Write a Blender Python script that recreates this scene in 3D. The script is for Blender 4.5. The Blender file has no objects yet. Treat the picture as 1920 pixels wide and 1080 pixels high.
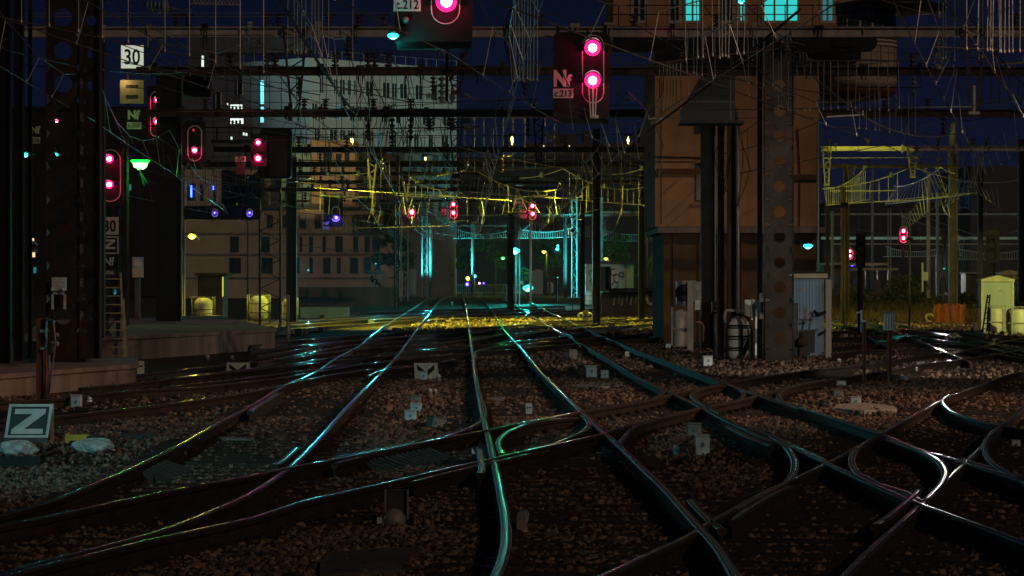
import bpy, math, random
import numpy as np
from mathutils import Vector, Matrix
R = math.radians
rnd = random.Random(7)
SC = bpy.context.scene
COL = SC.collection

# ------------------------------------------------------------------ camera, sky, sun, exposure
F = 5400.0      # focal length in photo pixels (1920 wide)
H = 1.84        # lens height above the rail heads
YH = 537.0      # horizon row
cam = bpy.data.cameras.new('camera')
cam.sensor_width = 36.0
cam.lens = 36.0 * F / 1920.0
cam.shift_y = -(540 - YH) / 1920.0
cam.clip_start = 0.5
cam.clip_end = 6000
camo = bpy.data.objects.new('camera', cam)
camo.location = (0, 0, H)
camo.rotation_euler = (R(90), 0, 0)
COL.objects.link(camo)
SC.camera = camo

SUN_EL, SUN_AZ = 27.0, 40.0     # low warm light from behind the camera, to the right
w = bpy.data.worlds.new('World')
SC.world = w
w.use_nodes = True
nt = w.node_tree
bg = nt.nodes['Background']
tcw = nt.nodes.new('ShaderNodeTexCoord'); sxy = nt.nodes.new('ShaderNodeSeparateXYZ'); crw = nt.nodes.new('ShaderNodeValToRGB')
nt.links.new(tcw.outputs['Generated'], sxy.inputs[0]); nt.links.new(sxy.outputs['Z'], crw.inputs[0])
crw.color_ramp.elements[0].position = 0.0; crw.color_ramp.elements[0].color = (0.0045, 0.0068, 0.0225, 1)
crw.color_ramp.elements[1].position = 0.16; crw.color_ramp.elements[1].color = (0.0016, 0.0024, 0.0085, 1)
nt.links.new(crw.outputs[0], bg.inputs[0])
bg.inputs[1].default_value = 1.0

sl = bpy.data.lights.new('night_light', 'SUN')
sl.energy = 0.3
sl.color = (1.0, 0.72, 0.48)
sl.angle = R(0.6)
so = bpy.data.objects.new('night_light', sl)
d = Vector((-math.sin(R(SUN_AZ)) * math.cos(R(SUN_EL)), math.cos(R(SUN_AZ)) * math.cos(R(SUN_EL)), -math.sin(R(SUN_EL))))
so.rotation_euler = d.to_track_quat('-Z', 'Y').to_euler()
COL.objects.link(so)
SC.view_settings.view_transform = 'Standard'
SC.view_settings.look = 'None'
SC.view_settings.exposure = 0.0
SC.view_settings.gamma = 1.0
SC.cycles.use_denoising = True
SC.cycles.sample_clamp_indirect = 4.0
SC.cycles.max_bounces = 6

# ------------------------------------------------------------------ projection helpers
def gz(Y):                      # height of the rail heads: the yard rises gently past 190 m
    if Y < 190: return 0.0
    if Y > 300: return 0.95
    t = (Y - 190) / 110.0
    return 0.95 * t * t * (3 - 2 * t) * 0.55 + 0.95 * t * 0.45
def X_(px, Y): return (px - 960.0) * Y / F
def Z_(py, Y): return H - (py - YH) * Y / F
def P(px, py, Y): return Vector((X_(px, Y), Y, Z_(py, Y)))
def YB(py, dz=-0.2):            # distance at which the ground shows on row py
    lo, hi = 10.0, 900.0
    for _ in range(50):
        m = 0.5 * (lo + hi)
        r = YH + F * (H - gz(m) - dz) / m
        if r > py: lo = m
        else: hi = m
    return 0.5 * (lo + hi)
def G(px, py, dz=0.0):
    Y = YB(py, dz)
    return Vector((X_(px, Y), Y, gz(Y) + dz))
def ground(Y): return gz(Y) - 0.2

# ------------------------------------------------------------------ materials
MATS = {}
def mat(name, col, rough=0.7, metal=0.0, var=0.35, scale=3.0, bump=0.0, streak=False, col2=None, island=False, spec=0.3, bscale=None):
    if name in MATS: return MATS[name]
    m = bpy.data.materials.new(name); m.use_nodes = True
    t = m.node_tree; b = t.nodes['Principled BSDF']
    b.inputs['Roughness'].default_value = rough
    b.inputs['Metallic'].default_value = metal
    b.inputs['Specular IOR Level'].default_value = spec
    tc = t.nodes.new('ShaderNodeTexCoord')
    no = t.nodes.new('ShaderNodeTexNoise')
    no.inputs['Scale'].default_value = scale
    no.inputs['Detail'].default_value = 6
    no.inputs['Roughness'].default_value = 0.65
    if streak:
        mp = t.nodes.new('ShaderNodeMapping')
        mp.inputs['Scale'].default_value = (1, 1, 0.12)
        t.links.new(tc.outputs['Object'], mp.inputs[0]); t.links.new(mp.outputs[0], no.inputs['Vector'])
    else:
        t.links.new(tc.outputs['Object'], no.inputs['Vector'])
    cr = t.nodes.new('ShaderNodeValToRGB')
    cr.color_ramp.elements[0].position = 0.3
    cr.color_ramp.elements[1].position = 0.7
    lo = tuple(c * (1 - var) for c in col); hi = tuple(min(1, c * (1 + var)) for c in col)
    if col2: hi = col2
    cr.color_ramp.elements[0].color = (*lo, 1); cr.color_ramp.elements[1].color = (*hi, 1)
    src = no.outputs['Fac']
    if island:
        ge = t.nodes.new('ShaderNodeNewGeometry')
        src = ge.outputs['Random Per Island']
        cr.color_ramp.elements[0].position = 0.0; cr.color_ramp.elements[1].position = 1.0
    t.links.new(src, cr.inputs[0]); t.links.new(cr.outputs[0], b.inputs['Base Color'])
    if bump:
        bp = t.nodes.new('ShaderNodeBump'); bp.inputs['Strength'].default_value = bump
        bp.inputs['Distance'].default_value = 0.02
        n2 = t.nodes.new('ShaderNodeTexNoise'); n2.inputs['Scale'].default_value = bscale or scale * 6; n2.inputs['Detail'].default_value = 5
        t.links.new(tc.outputs['Object'], n2.inputs['Vector'])
        t.links.new(n2.outputs['Fac'], bp.inputs['Height']); t.links.new(bp.outputs[0], b.inputs['Normal'])
    MATS[name] = m
    return m
def emis(name, col, s):
    if name in MATS: return MATS[name]
    m = bpy.data.materials.new(name); m.use_nodes = True
    b = m.node_tree.nodes['Principled BSDF']
    b.inputs['Base Color'].default_value = (0.02, 0.02, 0.02, 1)
    b.inputs['Emission Color'].default_value = (*col, 1)
    b.inputs['Emission Strength'].default_value = s
    MATS[name] = m
    return m
DARK = mat('dark_steel', (0.018, 0.014, 0.013), 0.65, 0.2, 0.5, 2.0, 0.3)
BLACK = mat('black_paint', (0.009, 0.008, 0.008), 0.5, 0, 0.3, 4)
RUST = mat('rusty_steel', (0.06, 0.036, 0.026), 0.75, 0.1, 0.5, 2.5, 0.4, streak=True)
GREYP = mat('grey_paint', (0.4, 0.34, 0.31), 0.6, 0, 0.45, 1.6, 0.2, streak=True)
MIDST = mat('weathered_steel', (0.11, 0.09, 0.082), 0.6, 0.2, 0.4, 1.8, 0.2)
GALV = mat('galvanised_steel', (0.27, 0.26, 0.26), 0.5, 0.4, 0.25, 2.0)
WIRE = mat('wire', (0.2, 0.17, 0.15), 0.45, 0.6, 0.3, 1.0)
WIRED = mat('dark_wire', (0.04, 0.032, 0.03), 0.5, 0.4, 0.3, 1.0)
DROP = mat('dropper_rod', (0.6, 0.64, 0.62), 0.5, 0.3, 0.25, 1.0)
WHITE = mat('white_enamel', (0.74, 0.74, 0.66), 0.5, 0, 0.14, 3.0, streak=True)
SIGNW = mat('sign_white', (0.66, 0.68, 0.62), 0.5, 0, 0.22, 5.0)
TANKW = mat('tank_white', (0.56, 0.53, 0.47), 0.4, 0, 0.22, 2.2, streak=True)
RAILT = mat('rail_head', (0.36, 0.36, 0.38), 0.17, 1.0, 0.12, 0.8)
RAILE = mat('rail_shoulder', (0.085, 0.072, 0.068), 0.5, 0.4, 0.3, 1.5)
RAILS = mat('rail_side', (0.05, 0.034, 0.027), 0.6, 0.25, 0.4, 4, 0.3)
WOOD = mat('sleeper_wood', (0.035, 0.024, 0.018), 0.85, 0, 0.5, 6, 0.5, streak=True)
BALL = mat('ballast_bed', (0.075, 0.05, 0.037), 0.95, 0, 0.5, 9, 1.0, bscale=22, spec=0.1)
STONE = mat('ballast_stone', (0.022, 0.014, 0.011), 0.8, 0, 0.5, 9, 0.0, col2=(0.3, 0.2, 0.145), island=True, spec=0.25)
CONC = mat('platform_concrete', (0.3, 0.225, 0.2), 0.85, 0, 0.45, 1.4, 0.4, streak=True)
CONCD = mat('dark_concrete', (0.09, 0.075, 0.068), 0.9, 0, 0.4, 1.2, 0.3)
BOXB = mat('box_bluegrey', (0.68, 0.78, 0.82), 0.45, 0.3, 0.25, 6)
BOXG = mat('box_grey', (0.27, 0.255, 0.24), 0.55, 0.2, 0.35, 5)
BOXD = mat('box_dark', (0.06, 0.056, 0.055), 0.55, 0.2, 0.4, 5)
ORNG = mat('orange_render', (0.5, 0.275, 0.135), 0.9, 0, 0.3, 0.7, 0.35, bscale=14)
GLASSD = mat('dark_window', (0.03, 0.045, 0.055), 0.15, 0, 0.3, 0.6, spec=0.6)
INSU = mat('glass_insulator', (0.32, 0.4, 0.4), 0.08, 0.55, 0.2, 3, spec=0.8)
INSB = mat('brown_insulator', (0.05, 0.03, 0.024), 0.25, 0, 0.3, 3, spec=0.6)
GRAF = mat('graffiti_paint', (0.45, 0.44, 0.43), 0.8, 0, 0.2, 5)
ASPH = mat('asphalt', (0.05, 0.048, 0.046), 0.9, 0, 0.3, 3, 0.4)

# ------------------------------------------------------------------ mesh building
class MB:
    def __init__(s): s.v = []; s.f = []; s.m = []; s.sm = []
    def add(s, vs, fs, m=0, smooth=False):
        o = len(s.v); s.v.extend([tuple(v) for v in vs])
        for f in fs: s.f.append(tuple(i + o for i in f)); s.m.append(m); s.sm.append(smooth)
    def box(s, a, b, m=0):
        x0, y0, z0 = a; x1, y1, z1 = b
        x0, x1 = min(x0, x1), max(x0, x1); y0, y1 = min(y0, y1), max(y0, y1); z0, z1 = min(z0, z1), max(z0, z1)
        s.add([(x0,y0,z0),(x1,y0,z0),(x1,y1,z0),(x0,y1,z0),(x0,y0,z1),(x1,y0,z1),(x1,y1,z1),(x0,y1,z1)],
              [(0,3,2,1),(4,5,6,7),(0,1,5,4),(1,2,6,5),(2,3,7,6),(3,0,4,7)], m)
    def obox(s, c, size, rz=0, m=0, rx=0, ry=0, bev=0.0):
        hx, hy, hz = (q / 2 for q in size)
        M = Matrix.Translation(Vector(c)) @ Matrix.Rotation(rz, 4, 'Z') @ Matrix.Rotation(ry, 4, 'Y') @ Matrix.Rotation(rx, 4, 'X')
        if bev <= 0:
            vs = [(-hx,-hy,-hz),(hx,-hy,-hz),(hx,hy,-hz),(-hx,hy,-hz),(-hx,-hy,hz),(hx,-hy,hz),(hx,hy,hz),(-hx,hy,hz)]
            fs = [(0,3,2,1),(4,5,6,7),(0,1,5,4),(1,2,6,5),(2,3,7,6),(3,0,4,7)]
        else:
            vs = []; b = bev
            for z, i in ((-hz, b), (-hz + b, 0), (hz - b, 0), (hz, b)):
                for x, y in ((-hx+b+i, -hy+i), (hx-b-i, -hy+i), (hx-i, -hy+b+i), (hx-i, hy-b-i), (hx-b-i, hy-i), (-hx+b+i, hy-i), (-hx+i, hy-b-i), (-hx+i, -hy+b+i)):
                    vs.append((x, y, z))
            fs = [tuple(range(7, -1, -1)), tuple(range(24, 32))]
            for k in range(3):
                for j in range(8):
                    fs.append((k*8+j, k*8+(j+1) % 8, k*8+8+(j+1) % 8, k*8+8+j))
        s.add([M @ Vector(v) for v in vs], fs, m)
    def bar(s, p, q, w, h=None, m=0):
        p = Vector(p); q = Vector(q); h = h or w
        d = q - p
        if d.length < 1e-6: return
        d.normalize()
        up = Vector((0, 0, 1)) if abs(d.z) < 0.95 else Vector((0, 1, 0))
        a = d.cross(up).normalized(); b = a.cross(d).normalized()
        a = a * w / 2; b = b * h / 2
        s.add([p-a-b, p+a-b, p+a+b, p-a+b, q-a-b, q+a-b, q+a+b, q-a+b],
              [(0,3,2,1),(4,5,6,7),(0,1,5,4),(1,2,6,5),(2,3,7,6),(3,0,4,7)], m)
    def tube(s, pts, r, n=6, m=0, cap=True, r1=None):
        pts = [Vector(p) for p in pts]; N = len(pts); vs = []
        for i, p in enumerate(pts):
            d = (pts[min(i+1, N-1)] - pts[max(i-1, 0)]).normalized()
            up = Vector((0, 0, 1)) if abs(d.z) < 0.9 else Vector((0, 1, 0))
            a = d.cross(up).normalized(); b = a.cross(d).normalized()
            rr = r if r1 is None else r + (r1 - r) * i / max(1, N - 1)
            for k in range(n):
                t = 2 * math.pi * k / n
                vs.append(p + a * (rr * math.cos(t)) + b * (rr * math.sin(t)))
        fs = []
        for i in range(N - 1):
            for k in range(n):
                fs.append((i*n+k, i*n+(k+1) % n, (i+1)*n+(k+1) % n, (i+1)*n+k))
        if cap:
            fs.append(tuple(range(n-1, -1, -1))); fs.append(tuple(range((N-1)*n, N*n)))
        s.add(vs, fs, m, n > 5)
    def lathe(s, c, prof, n=16, m=0, axis='Z', smooth=True):
        vs = []; c = Vector(c)
        for r, h in prof:
            for k in range(n):
                t = 2 * math.pi * k / n
                a, b = r * math.cos(t), r * math.sin(t)
                vs.append(c + (Vector((a, b, h)) if axis == 'Z' else Vector((a, h, b)) if axis == 'Y' else Vector((h, a, b))))
        fs = []
        for i in range(len(prof) - 1):
            for k in range(n): fs.append((i*n+k, i*n+(k+1) % n, (i+1)*n+(k+1) % n, (i+1)*n+k))
        fs.append(tuple(range(n-1, -1, -1))); fs.append(tuple(range((len(prof)-1)*n, len(prof)*n)))
        s.add(vs, fs, m, smooth)
    def prism(s, pts, Y0, Y1, m=0):       # outline given as (x, z), extruded from Y0 to Y1
        n = len(pts)
        vs = [(x, Y0, z) for x, z in pts] + [(x, Y1, z) for x, z in pts]
        fs = [tuple(range(n)), tuple(range(2*n-1, n-1, -1))]
        for i in range(n): fs.append((i, n+i, n+(i+1) % n, (i+1) % n))
        s.add(vs, fs, m)
    def disc(s, c, r0, r1, n=20, m=0):    # annulus (r0>0) or disc facing -Y
        c = Vector(c)
        if r0 <= 0:
            s.add([c + Vector((r1*math.cos(2*math.pi*k/n), 0, r1*math.sin(2*math.pi*k/n))) for k in range(n)], [tuple(range(n))], m)
        else:
            vs = [c + Vector((q*math.cos(2*math.pi*k/n), 0, q*math.sin(2*math.pi*k/n))) for q in (r0, r1) for k in range(n)]
            s.add(vs, [(k, (k+1) % n, n+(k+1) % n, n+k) for k in range(n)], m)
    def px(s, x0, y0, x1, y1, Y, dep, m=0):   # a box whose front face fills a measured rectangle at distance Y
        s.box((X_(x0, Y), Y, Z_(y1, Y)), (X_(x1, Y), Y + dep, Z_(y0, Y)), m)
    def build(s, name, mats, parent=None):
        if not isinstance(mats, (list, tuple)): mats = [mats]
        me = bpy.data.meshes.new(name)
        if parent is not None:
            p = parent; o = Vector((0, 0, 0))
            while p is not None: o = o + p.location; p = p.parent
        else:
            a = np.array(s.v); o = Vector((*((a.min(0) + a.max(0)) / 2)[:2], a[:, 2].min()))
        me.from_pydata([(v[0]-o.x, v[1]-o.y, v[2]-o.z) for v in s.v], [], s.f)
        me.polygons.foreach_set('material_index', s.m)
        me.polygons.foreach_set('use_smooth', s.sm)
        for k in mats: me.materials.append(k)
        me.update()
        ob = bpy.data.objects.new(name, me); COL.objects.link(ob)
        if parent is not None: ob.parent = parent
        else: ob.location = o
        return ob
def thing(name, label, cat, loc, group=None):
    o = bpy.data.objects.new(name, None); COL.objects.link(o)
    o.empty_display_size = 0.2
    o.location = loc; o['label'] = label; o['category'] = cat
    if group: o['group'] = group
    return o
def tag(o, label=None, cat=None, group=None, kind=None):
    if label: o['label'] = label
    if cat: o['category'] = cat
    if group: o['group'] = group
    if kind: o['kind'] = kind
    return o
def text_mesh(body, bold=0.0, ext=0.01):
    c = bpy.data.curves.new('t', 'FONT'); c.body = body; c.size = 1.0; c.extrude = ext; c.offset = bold
    c.resolution_u = 3
    o = bpy.data.objects.new('t', c); COL.objects.link(o)
    bpy.context.view_layer.update()
    me = bpy.data.meshes.new_from_object(o.evaluated_get(bpy.context.evaluated_depsgraph_get()))
    bpy.data.objects.remove(o); bpy.data.curves.remove(c)
    return me
TXT = {}
def lettering(body, x0, y0, x1, y1, Y, m, parent, bold=0.0, name='lettering'):
    key = (body, bold)
    if key not in TXT:
        me = text_mesh(body, bold)
        a = np.array([v.co[:] for v in me.vertices]); TXT[key] = (a, [tuple(p.vertices) for p in me.polygons])
    a, fs = TXT[key]; lo = a.min(0); hi = a.max(0)
    xa, xb, zb, za = X_(x0, Y), X_(x1, Y), Z_(y0, Y), Z_(y1, Y)
    mb = MB()
    mb.add([(xa + (v[0]-lo[0])/(hi[0]-lo[0])*(xb-xa), Y - v[2], za + (v[1]-lo[1])/(hi[1]-lo[1])*(zb-za)) for v in a], fs)
    return mb.build(name, m, parent)
def light(kind, loc, energy, col, parent=None, size=0.1, target=None, angle=60, blend=0.5, name='lamp_light'):
    l = bpy.data.lights.new(name, kind); l.energy = energy; l.color = col; l.shadow_soft_size = size
    o = bpy.data.objects.new(name, l); COL.objects.link(o)
    off = Vector((0, 0, 0)); p = parent
    while p is not None: off = off + p.location; p = p.parent
    o.location = Vector(loc) - off
    if parent is not None: o.parent = parent
    if kind == 'SPOT':
        l.spot_size = R(angle); l.spot_blend = blend
        o.rotation_euler = (Vector(target) - Vector(loc)).to_track_quat('-Z', 'Y').to_euler()
    return o
def spline(pts, step=0.5):
    pts = [Vector(p) for p in pts]; out = []
    for i in range(len(pts) - 1):
        p0 = pts[i-1] if i > 0 else pts[i]*2 - pts[i+1]
        p1, p2 = pts[i], pts[i+1]
        p3 = pts[i+2] if i + 2 < len(pts) else p2*2 - p1
        # centripetal parameterisation keeps uneven traces smooth
        t0 = 0; t1 = t0 + max(1e-4, (p1-p0).length) ** 0.5; t2 = t1 + max(1e-4, (p2-p1).length) ** 0.5; t3 = t2 + max(1e-4, (p3-p2).length) ** 0.5
        n = max(2, int((p2-p1).length / step))
        for k in range(n):
            t = t1 + (t2 - t1) * k / n
            A1 = p0*((t1-t)/(t1-t0)) + p1*((t-t0)/(t1-t0)); A2 = p1*((t2-t)/(t2-t1)) + p2*((t-t1)/(t2-t1)); A3 = p2*((t3-t)/(t3-t2)) + p3*((t-t2)/(t3-t2))
            B1 = A1*((t2-t)/(t2-t0)) + A2*((t-t0)/(t2-t0)); B2 = A2*((t3-t)/(t3-t1)) + A3*((t-t1)/(t3-t1))
            out.append(B1*((t2-t)/(t2-t1)) + B2*((t-t1)/(t2-t1)))
    out.append(pts[-1])
    return out
# ------------------------------------------------------------------ the ground
def ground_sheet():
    ys = list(np.linspace(4, 190, 60)) + list(np.linspace(195, 320, 26)) + [400, 700, 1500, 4000]
    xs = [-3000, -600, -150, -60, -30, -15, 0, 15, 30, 60, 150, 600, 3000]
    mb = MB(); n = len(xs)
    vs = [(x, y, ground(y)) for y in ys for x in xs]
    fs = [(j*n+i, j*n+i+1, (j+1)*n+i+1, (j+1)*n+i) for j in range(len(ys)-1) for i in range(n-1)]
    mb.add(vs, fs)
    return mb.build('ballast_ground', BALL)
tag(ground_sheet(), kind='structure')

# ------------------------------------------------------------------ rails and tracks, traced on the ground
PROF = [(-.036,-.05),(-.041,-.012),(-.033,-.003),(-.017,0),(.017,0),(.033,-.003),(.041,-.012),(.036,-.05),(.01,-.062),(.01,-.145),(.072,-.16),(.072,-.172),(-.072,-.172),(-.072,-.16),(-.01,-.145),(-.01,-.062)]
RID = [0]
def rail_path(px):
    pts = [G(x, y) for x, y in px]
    def off(q): return q[0] <= 6 or q[0] >= 1914 or q[1] >= 1074
    if off(px[0]): pts.insert(0, pts[0] + (pts[0]-pts[1]).normalized() * 7)
    if off(px[-1]): pts.append(pts[-1] + (pts[-1]-pts[-2]).normalized() * 7)
    far = max(p.y for p in pts)
    return spline(pts, 0.35 if far < 70 else 0.6)
def add_rail(mb, path, clips=True):
    RID[0] += 1
    dz = (RID[0] % 9) * 0.0022
    N = len(path); n = len(PROF); vs = []
    for i, p in enumerate(path):
        d = path[min(i+1, N-1)] - path[max(i-1, 0)]; d.z = 0; d.normalize()
        a = Vector((d.y, -d.x, 0))
        z = gz(p.y) + dz
        for x, h in PROF: vs.append((p.x + a.x*x, p.y + a.y*x, z + h))
    o = len(mb.v); mb.v.extend(vs)
    for i in range(N - 1):
        for k in range(n):
            k2 = (k+1) % n
            mb.f.append((o+i*n+k, o+i*n+k2, o+(i+1)*n+k2, o+(i+1)*n+k)); mb.m.append(0 if k == 3 else 2 if 1 <= k <= 5 else 1); mb.sm.append(1 <= k <= 5)
    mb.f.append(tuple(o+k for k in range(n))); mb.m.append(1); mb.sm.append(False)
    mb.f.append(tuple(o+(N-1)*n+k for k in range(n-1, -1, -1))); mb.m.append(1); mb.sm.append(False)
    if clips:
        s = 0; nxt = 0.3
        for i in range(N - 1):
            seg = path[i+1] - path[i]; L = seg.length
            if path[i].y > 62: s += L; nxt = max(nxt, s); continue
            while nxt < s + L:
                p = path[i] + seg * ((nxt - s) / L); d = seg.normalized(); ang = math.atan2(d.y, d.x); a = Vector((d.y, -d.x, 0))
                for sg in (-1, 1):
                    c = p + a * (sg * 0.085)
                    mb.obox((c.x, c.y, -0.145 + dz), (0.09, 0.06, 0.05), ang, 1)
                    c = p + a * (sg * 0.11)
                    mb.obox((c.x, c.y, -0.155 + dz), (0.04, 0.04, 0.075), ang, 1)
                nxt += 0.6
            s += L
TRACKS = []; ROOTS = []
def track(label, r1, r2, sleepers=(18, 62), n=1):
    p1, p2 = rail_path(r1), rail_path(r2)
    root = thing('railway_track', label, 'track', G(*r1[len(r1)//2]), 'railway tracks across the yard')
    for p in (p1, p2):
        mb = MB(); add_rail(mb, p); mb.build('rail', [RAILT, RAILS, RAILE], root)
    TRACKS.append((p1, p2)); ROOTS.append(root)
    # timber sleepers under the two rails
    a2 = np.array([q[:] for q in p2])
    s = 0; nxt = 0.3; cnt = 0
    zt = -0.138 - 0.004 * (len(TRACKS) % 5)
    far = MB()
    for i in range(len(p1) - 1):
        seg = p1[i+1] - p1[i]; L = seg.length
        while nxt < s + L:
            p = p1[i] + seg * ((nxt - s) / L); nxt += 0.62
            if p.y < sleepers[0] - 3: continue
            d = seg.normalized(); nrm = Vector((-d.y, d.x, 0))
            q = a2[np.argmin(((a2 - np.array(p[:])) ** 2).sum(1))]
            if (Vector(q) - p).dot(nrm) < 0: nrm = -nrm
            c = p + nrm * 0.7175
            ang = math.atan2(nrm.y, nrm.x)
            if p.y < sleepers[1] and cnt < 90:
                mb = MB(); cnt += 1
                mb.obox((c.x, c.y, gz(p.y) + zt - 0.06), (2.5 + rnd.uniform(-.06, .06), 0.25, 0.12), ang + rnd.uniform(-.015, .015), bev=0.012)
                mb.build('sleeper', WOOD, root)
            elif p.y < 130:
                far.obox((c.x, c.y, gz(p.y) + zt - 0.06), (2.5, 0.25, 0.12), ang)
        s += L
    if far.v: tag(far.build('sleepers', WOOD, root), kind='stuff')
    return root
L1 = [(0,965),(100,937),(167,910),(250,875),(333,835),(417,788),(480,755),(533,722),(575,705),(600,692),(633,670),(660,655),(680,643),(695,630),(713,617),(735,602),(762,585),(783,571),(800,561),(818,556)]
L2 = [(0,1076),(100,1048),(200,1022),(283,1000),(367,970),(430,944),(480,919),(537,880),(597,823),(647,767),(693,720),(720,694),(742,670),(765,640),(783,615),(799,595),(810,580),(819,568),(832,558),(850,554)]
L3 = [(0,987),(83,972),(193,948),(340,918),(480,892),(553,876),(627,863),(763,837),(847,820),(913,808),(960,798),(1003,790),(1093,772),(1210,752),(1267,738),(1360,719),(1440,706),(1557,690),(1640,682),(1707,670),(1807,656),(1867,644),(1925,632)]
L4 = [(33,1077),(93,1062),(193,1037),(283,1015),(367,997),(480,972),(563,944),(647,925),(713,910),(813,887),(887,870),(940,858),(1027,838),(1123,817),(1193,795),(1260,780),(1317,765),(1360,757),(1423,742),(1507,720),(1640,700),(1723,684),(1790,676),(1920,656)]
L5 = [(868,556),(872,570),(876,590),(880,620),(886,660),(890,690),(894,720),(900,750),(907,783),(914,810),(923,850),(933,887),(940,927),(950,970),(953,1003),(947,1040),(927,1080)]
L5 = [(868,556),(872,570),(876,590),(880,620),(886,660),(891,700),(898,740),(906,780),(914,812),(923,850),(932,890),(940,930),(947,970),(949,1005),(944,1042),(930,1080)]
L6 = [(900,556),(912,570),(923,583),(935,602),(950,623),(960,635),(983,660),(1013,697),(1038,722),(1070,752),(1093,775),(1140,817),(1167,841),(1200,873),(1243,913),(1277,950),(1313,990),(1345,1026),(1365,1056),(1378,1080)]
L7 = [(955,566),(967,573),(985,584),(1007,598),(1030,612),(1060,628),(1082,640),(1103,652),(1147,677),(1193,705),(1220,720),(1267,741),(1317,765),(1357,786),(1393,803),(1440,825),(1473,835),(1507,848),(1560,873),(1640,910),(1717,943),(1773,963),(1840,987),(1920,1018)]
L8 = [(990,565),(1005,572),(1040,590),(1090,613),(1133,632),(1160,643),(1200,660),(1253,679),(1293,694),(1367,722),(1423,743),(1490,763),(1540,777),(1590,793),(1647,812),(1700,835),(1740,849),(1783,860),(1810,869),(1860,884),(1920,903)]
D1 = [(1127,1080),(1177,1057),(1227,1033),(1293,1003),(1323,983),(1360,963),(1403,938),(1440,919),(1487,897),(1547,870),(1590,847),(1643,817),(1687,792),(1740,763),(1770,747),(1807,732),(1843,720),(1877,706),(1920,695)]
D2 = [(1583,1080),(1628,1035),(1673,993),(1727,945),(1780,895),(1810,868),(1850,829),(1880,798),(1908,773),(1925,758)]
F0 = [(0,753),(100,748),(183,738),(270,730),(360,726),(440,718),(520,709),(590,698),(650,688),(720,679),(790,672)]
F1 = [(0,787),(100,781),(183,771),(287,760),(367,750),(480,733),(560,715),(620,703),(697,693),(770,686),(850,676)]
E1 = [(150,712),(250,703),(350,692),(440,682),(540,672),(613,661),(680,654),(747,650),(830,642),(920,630),(1010,620)]
E2 = [(150,728),(270,716),(380,702),(480,690),(560,680),(650,668),(740,661),(830,653),(920,645),(1010,636),(1075,630)]
H1 = [(480,668),(560,655),(617,643),(697,636),(767,631),(850,624),(940,617),(1050,608),(1150,602),(1235,597)]
H2 = [(480,681),(570,664),(640,650),(720,643),(800,637),(890,631),(980,624),(1090,616),(1170,611),(1240,606)]
K1 = [(500,616),(590,607),(680,601),(780,596),(870,592),(960,588),(1040,584),(1110,580)]
K2 = [(500,624),(590,614),(680,607),(780,601),(870,597),(960,593),(1040,589),(1110,585)]
N1 = [(540,604),(620,599),(700,594),(790,588),(850,583)]
N2 = [(540,610),(640,602),(720,598),(800,592),(870,587)]
Q1 = [(1567,580),(1640,593),(1707,613),(1770,627),(1840,640),(1925,662)]
Q2 = [(1567,588),(1627,602),(1680,622),(1733,643),(1773,660),(1820,679)]
W1 = [(1560,622),(1640,618),(1720,617),(1800,620),(1860,627),(1925,632)]
W2 = [(1560,634),(1640,631),(1720,630),(1800,632),(1860,637),(1925,643)]
track('bright cyan-lit track curving from the far middle down to the bottom left corner', L1, L2)
track('straight dull track running from the far middle down to the bottom centre edge', L5, L6)
track('track slanting from the far centre down to the right edge across the diamond crossings', L7, L8)
track('track crossing the whole near ground from bottom left to the upper right edge', L3, L4)
track('track entering at the bottom right of centre and rising to the right edge', D1, D2)
track('track running just in front of the low concrete platform block at the left', F0, F1)
track('track crossing behind the white chevron board, towards the middle of the yard', E1, E2)
track('track crossing low through the dark middle just before the yellow-lit zone', H1, H2)
track('yellow-lit track crossing the middle of the yard sideways', K1, K2)
track('farthest sideways track, behind the yellow-lit zone on the left', N1, N2)
track('dark track curving down from the weedy bank at the right', Q1, Q2)
track('cyan-lit track lying along the yellow strip beside the gabled cabinet', W1, W2)
track('track slanting through the dark left middle, just above the first chevron board', [(300,712),(450,697),(600,680),(720,667),(860,654),(1000,643),(1120,633),(1230,625)], [(300,727),(450,711),(600,692),(720,678),(860,664),(1000,652),(1120,642),(1235,634)])
track('sideways track at the near edge of the yellow-lit zone', [(470,647),(620,632),(760,622),(900,613),(1040,604),(1180,596)], [(470,658),(620,641),(760,630),(900,620),(1040,611),(1180,603)])
track('high sideways track at the far edge of the yellow-lit zone', [(600,591),(700,586),(820,581),(940,577),(1060,573)], [(600,596),(700,591),(820,586),(940,582),(1060,578)])
track('track bending down at the right, between the cyan strip and the brown posts', [(1560,600),(1620,607),(1700,618),(1800,632),(1925,655)], [(1560,608),(1620,616),(1700,628),(1800,643),(1925,668)])
track('nearest sideways track at the right, passing behind the brown posts', [(1560,652),(1660,645),(1760,645),(1860,653),(1925,661)], [(1560,664),(1660,656),(1760,656),(1860,664),(1925,673)])
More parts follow.
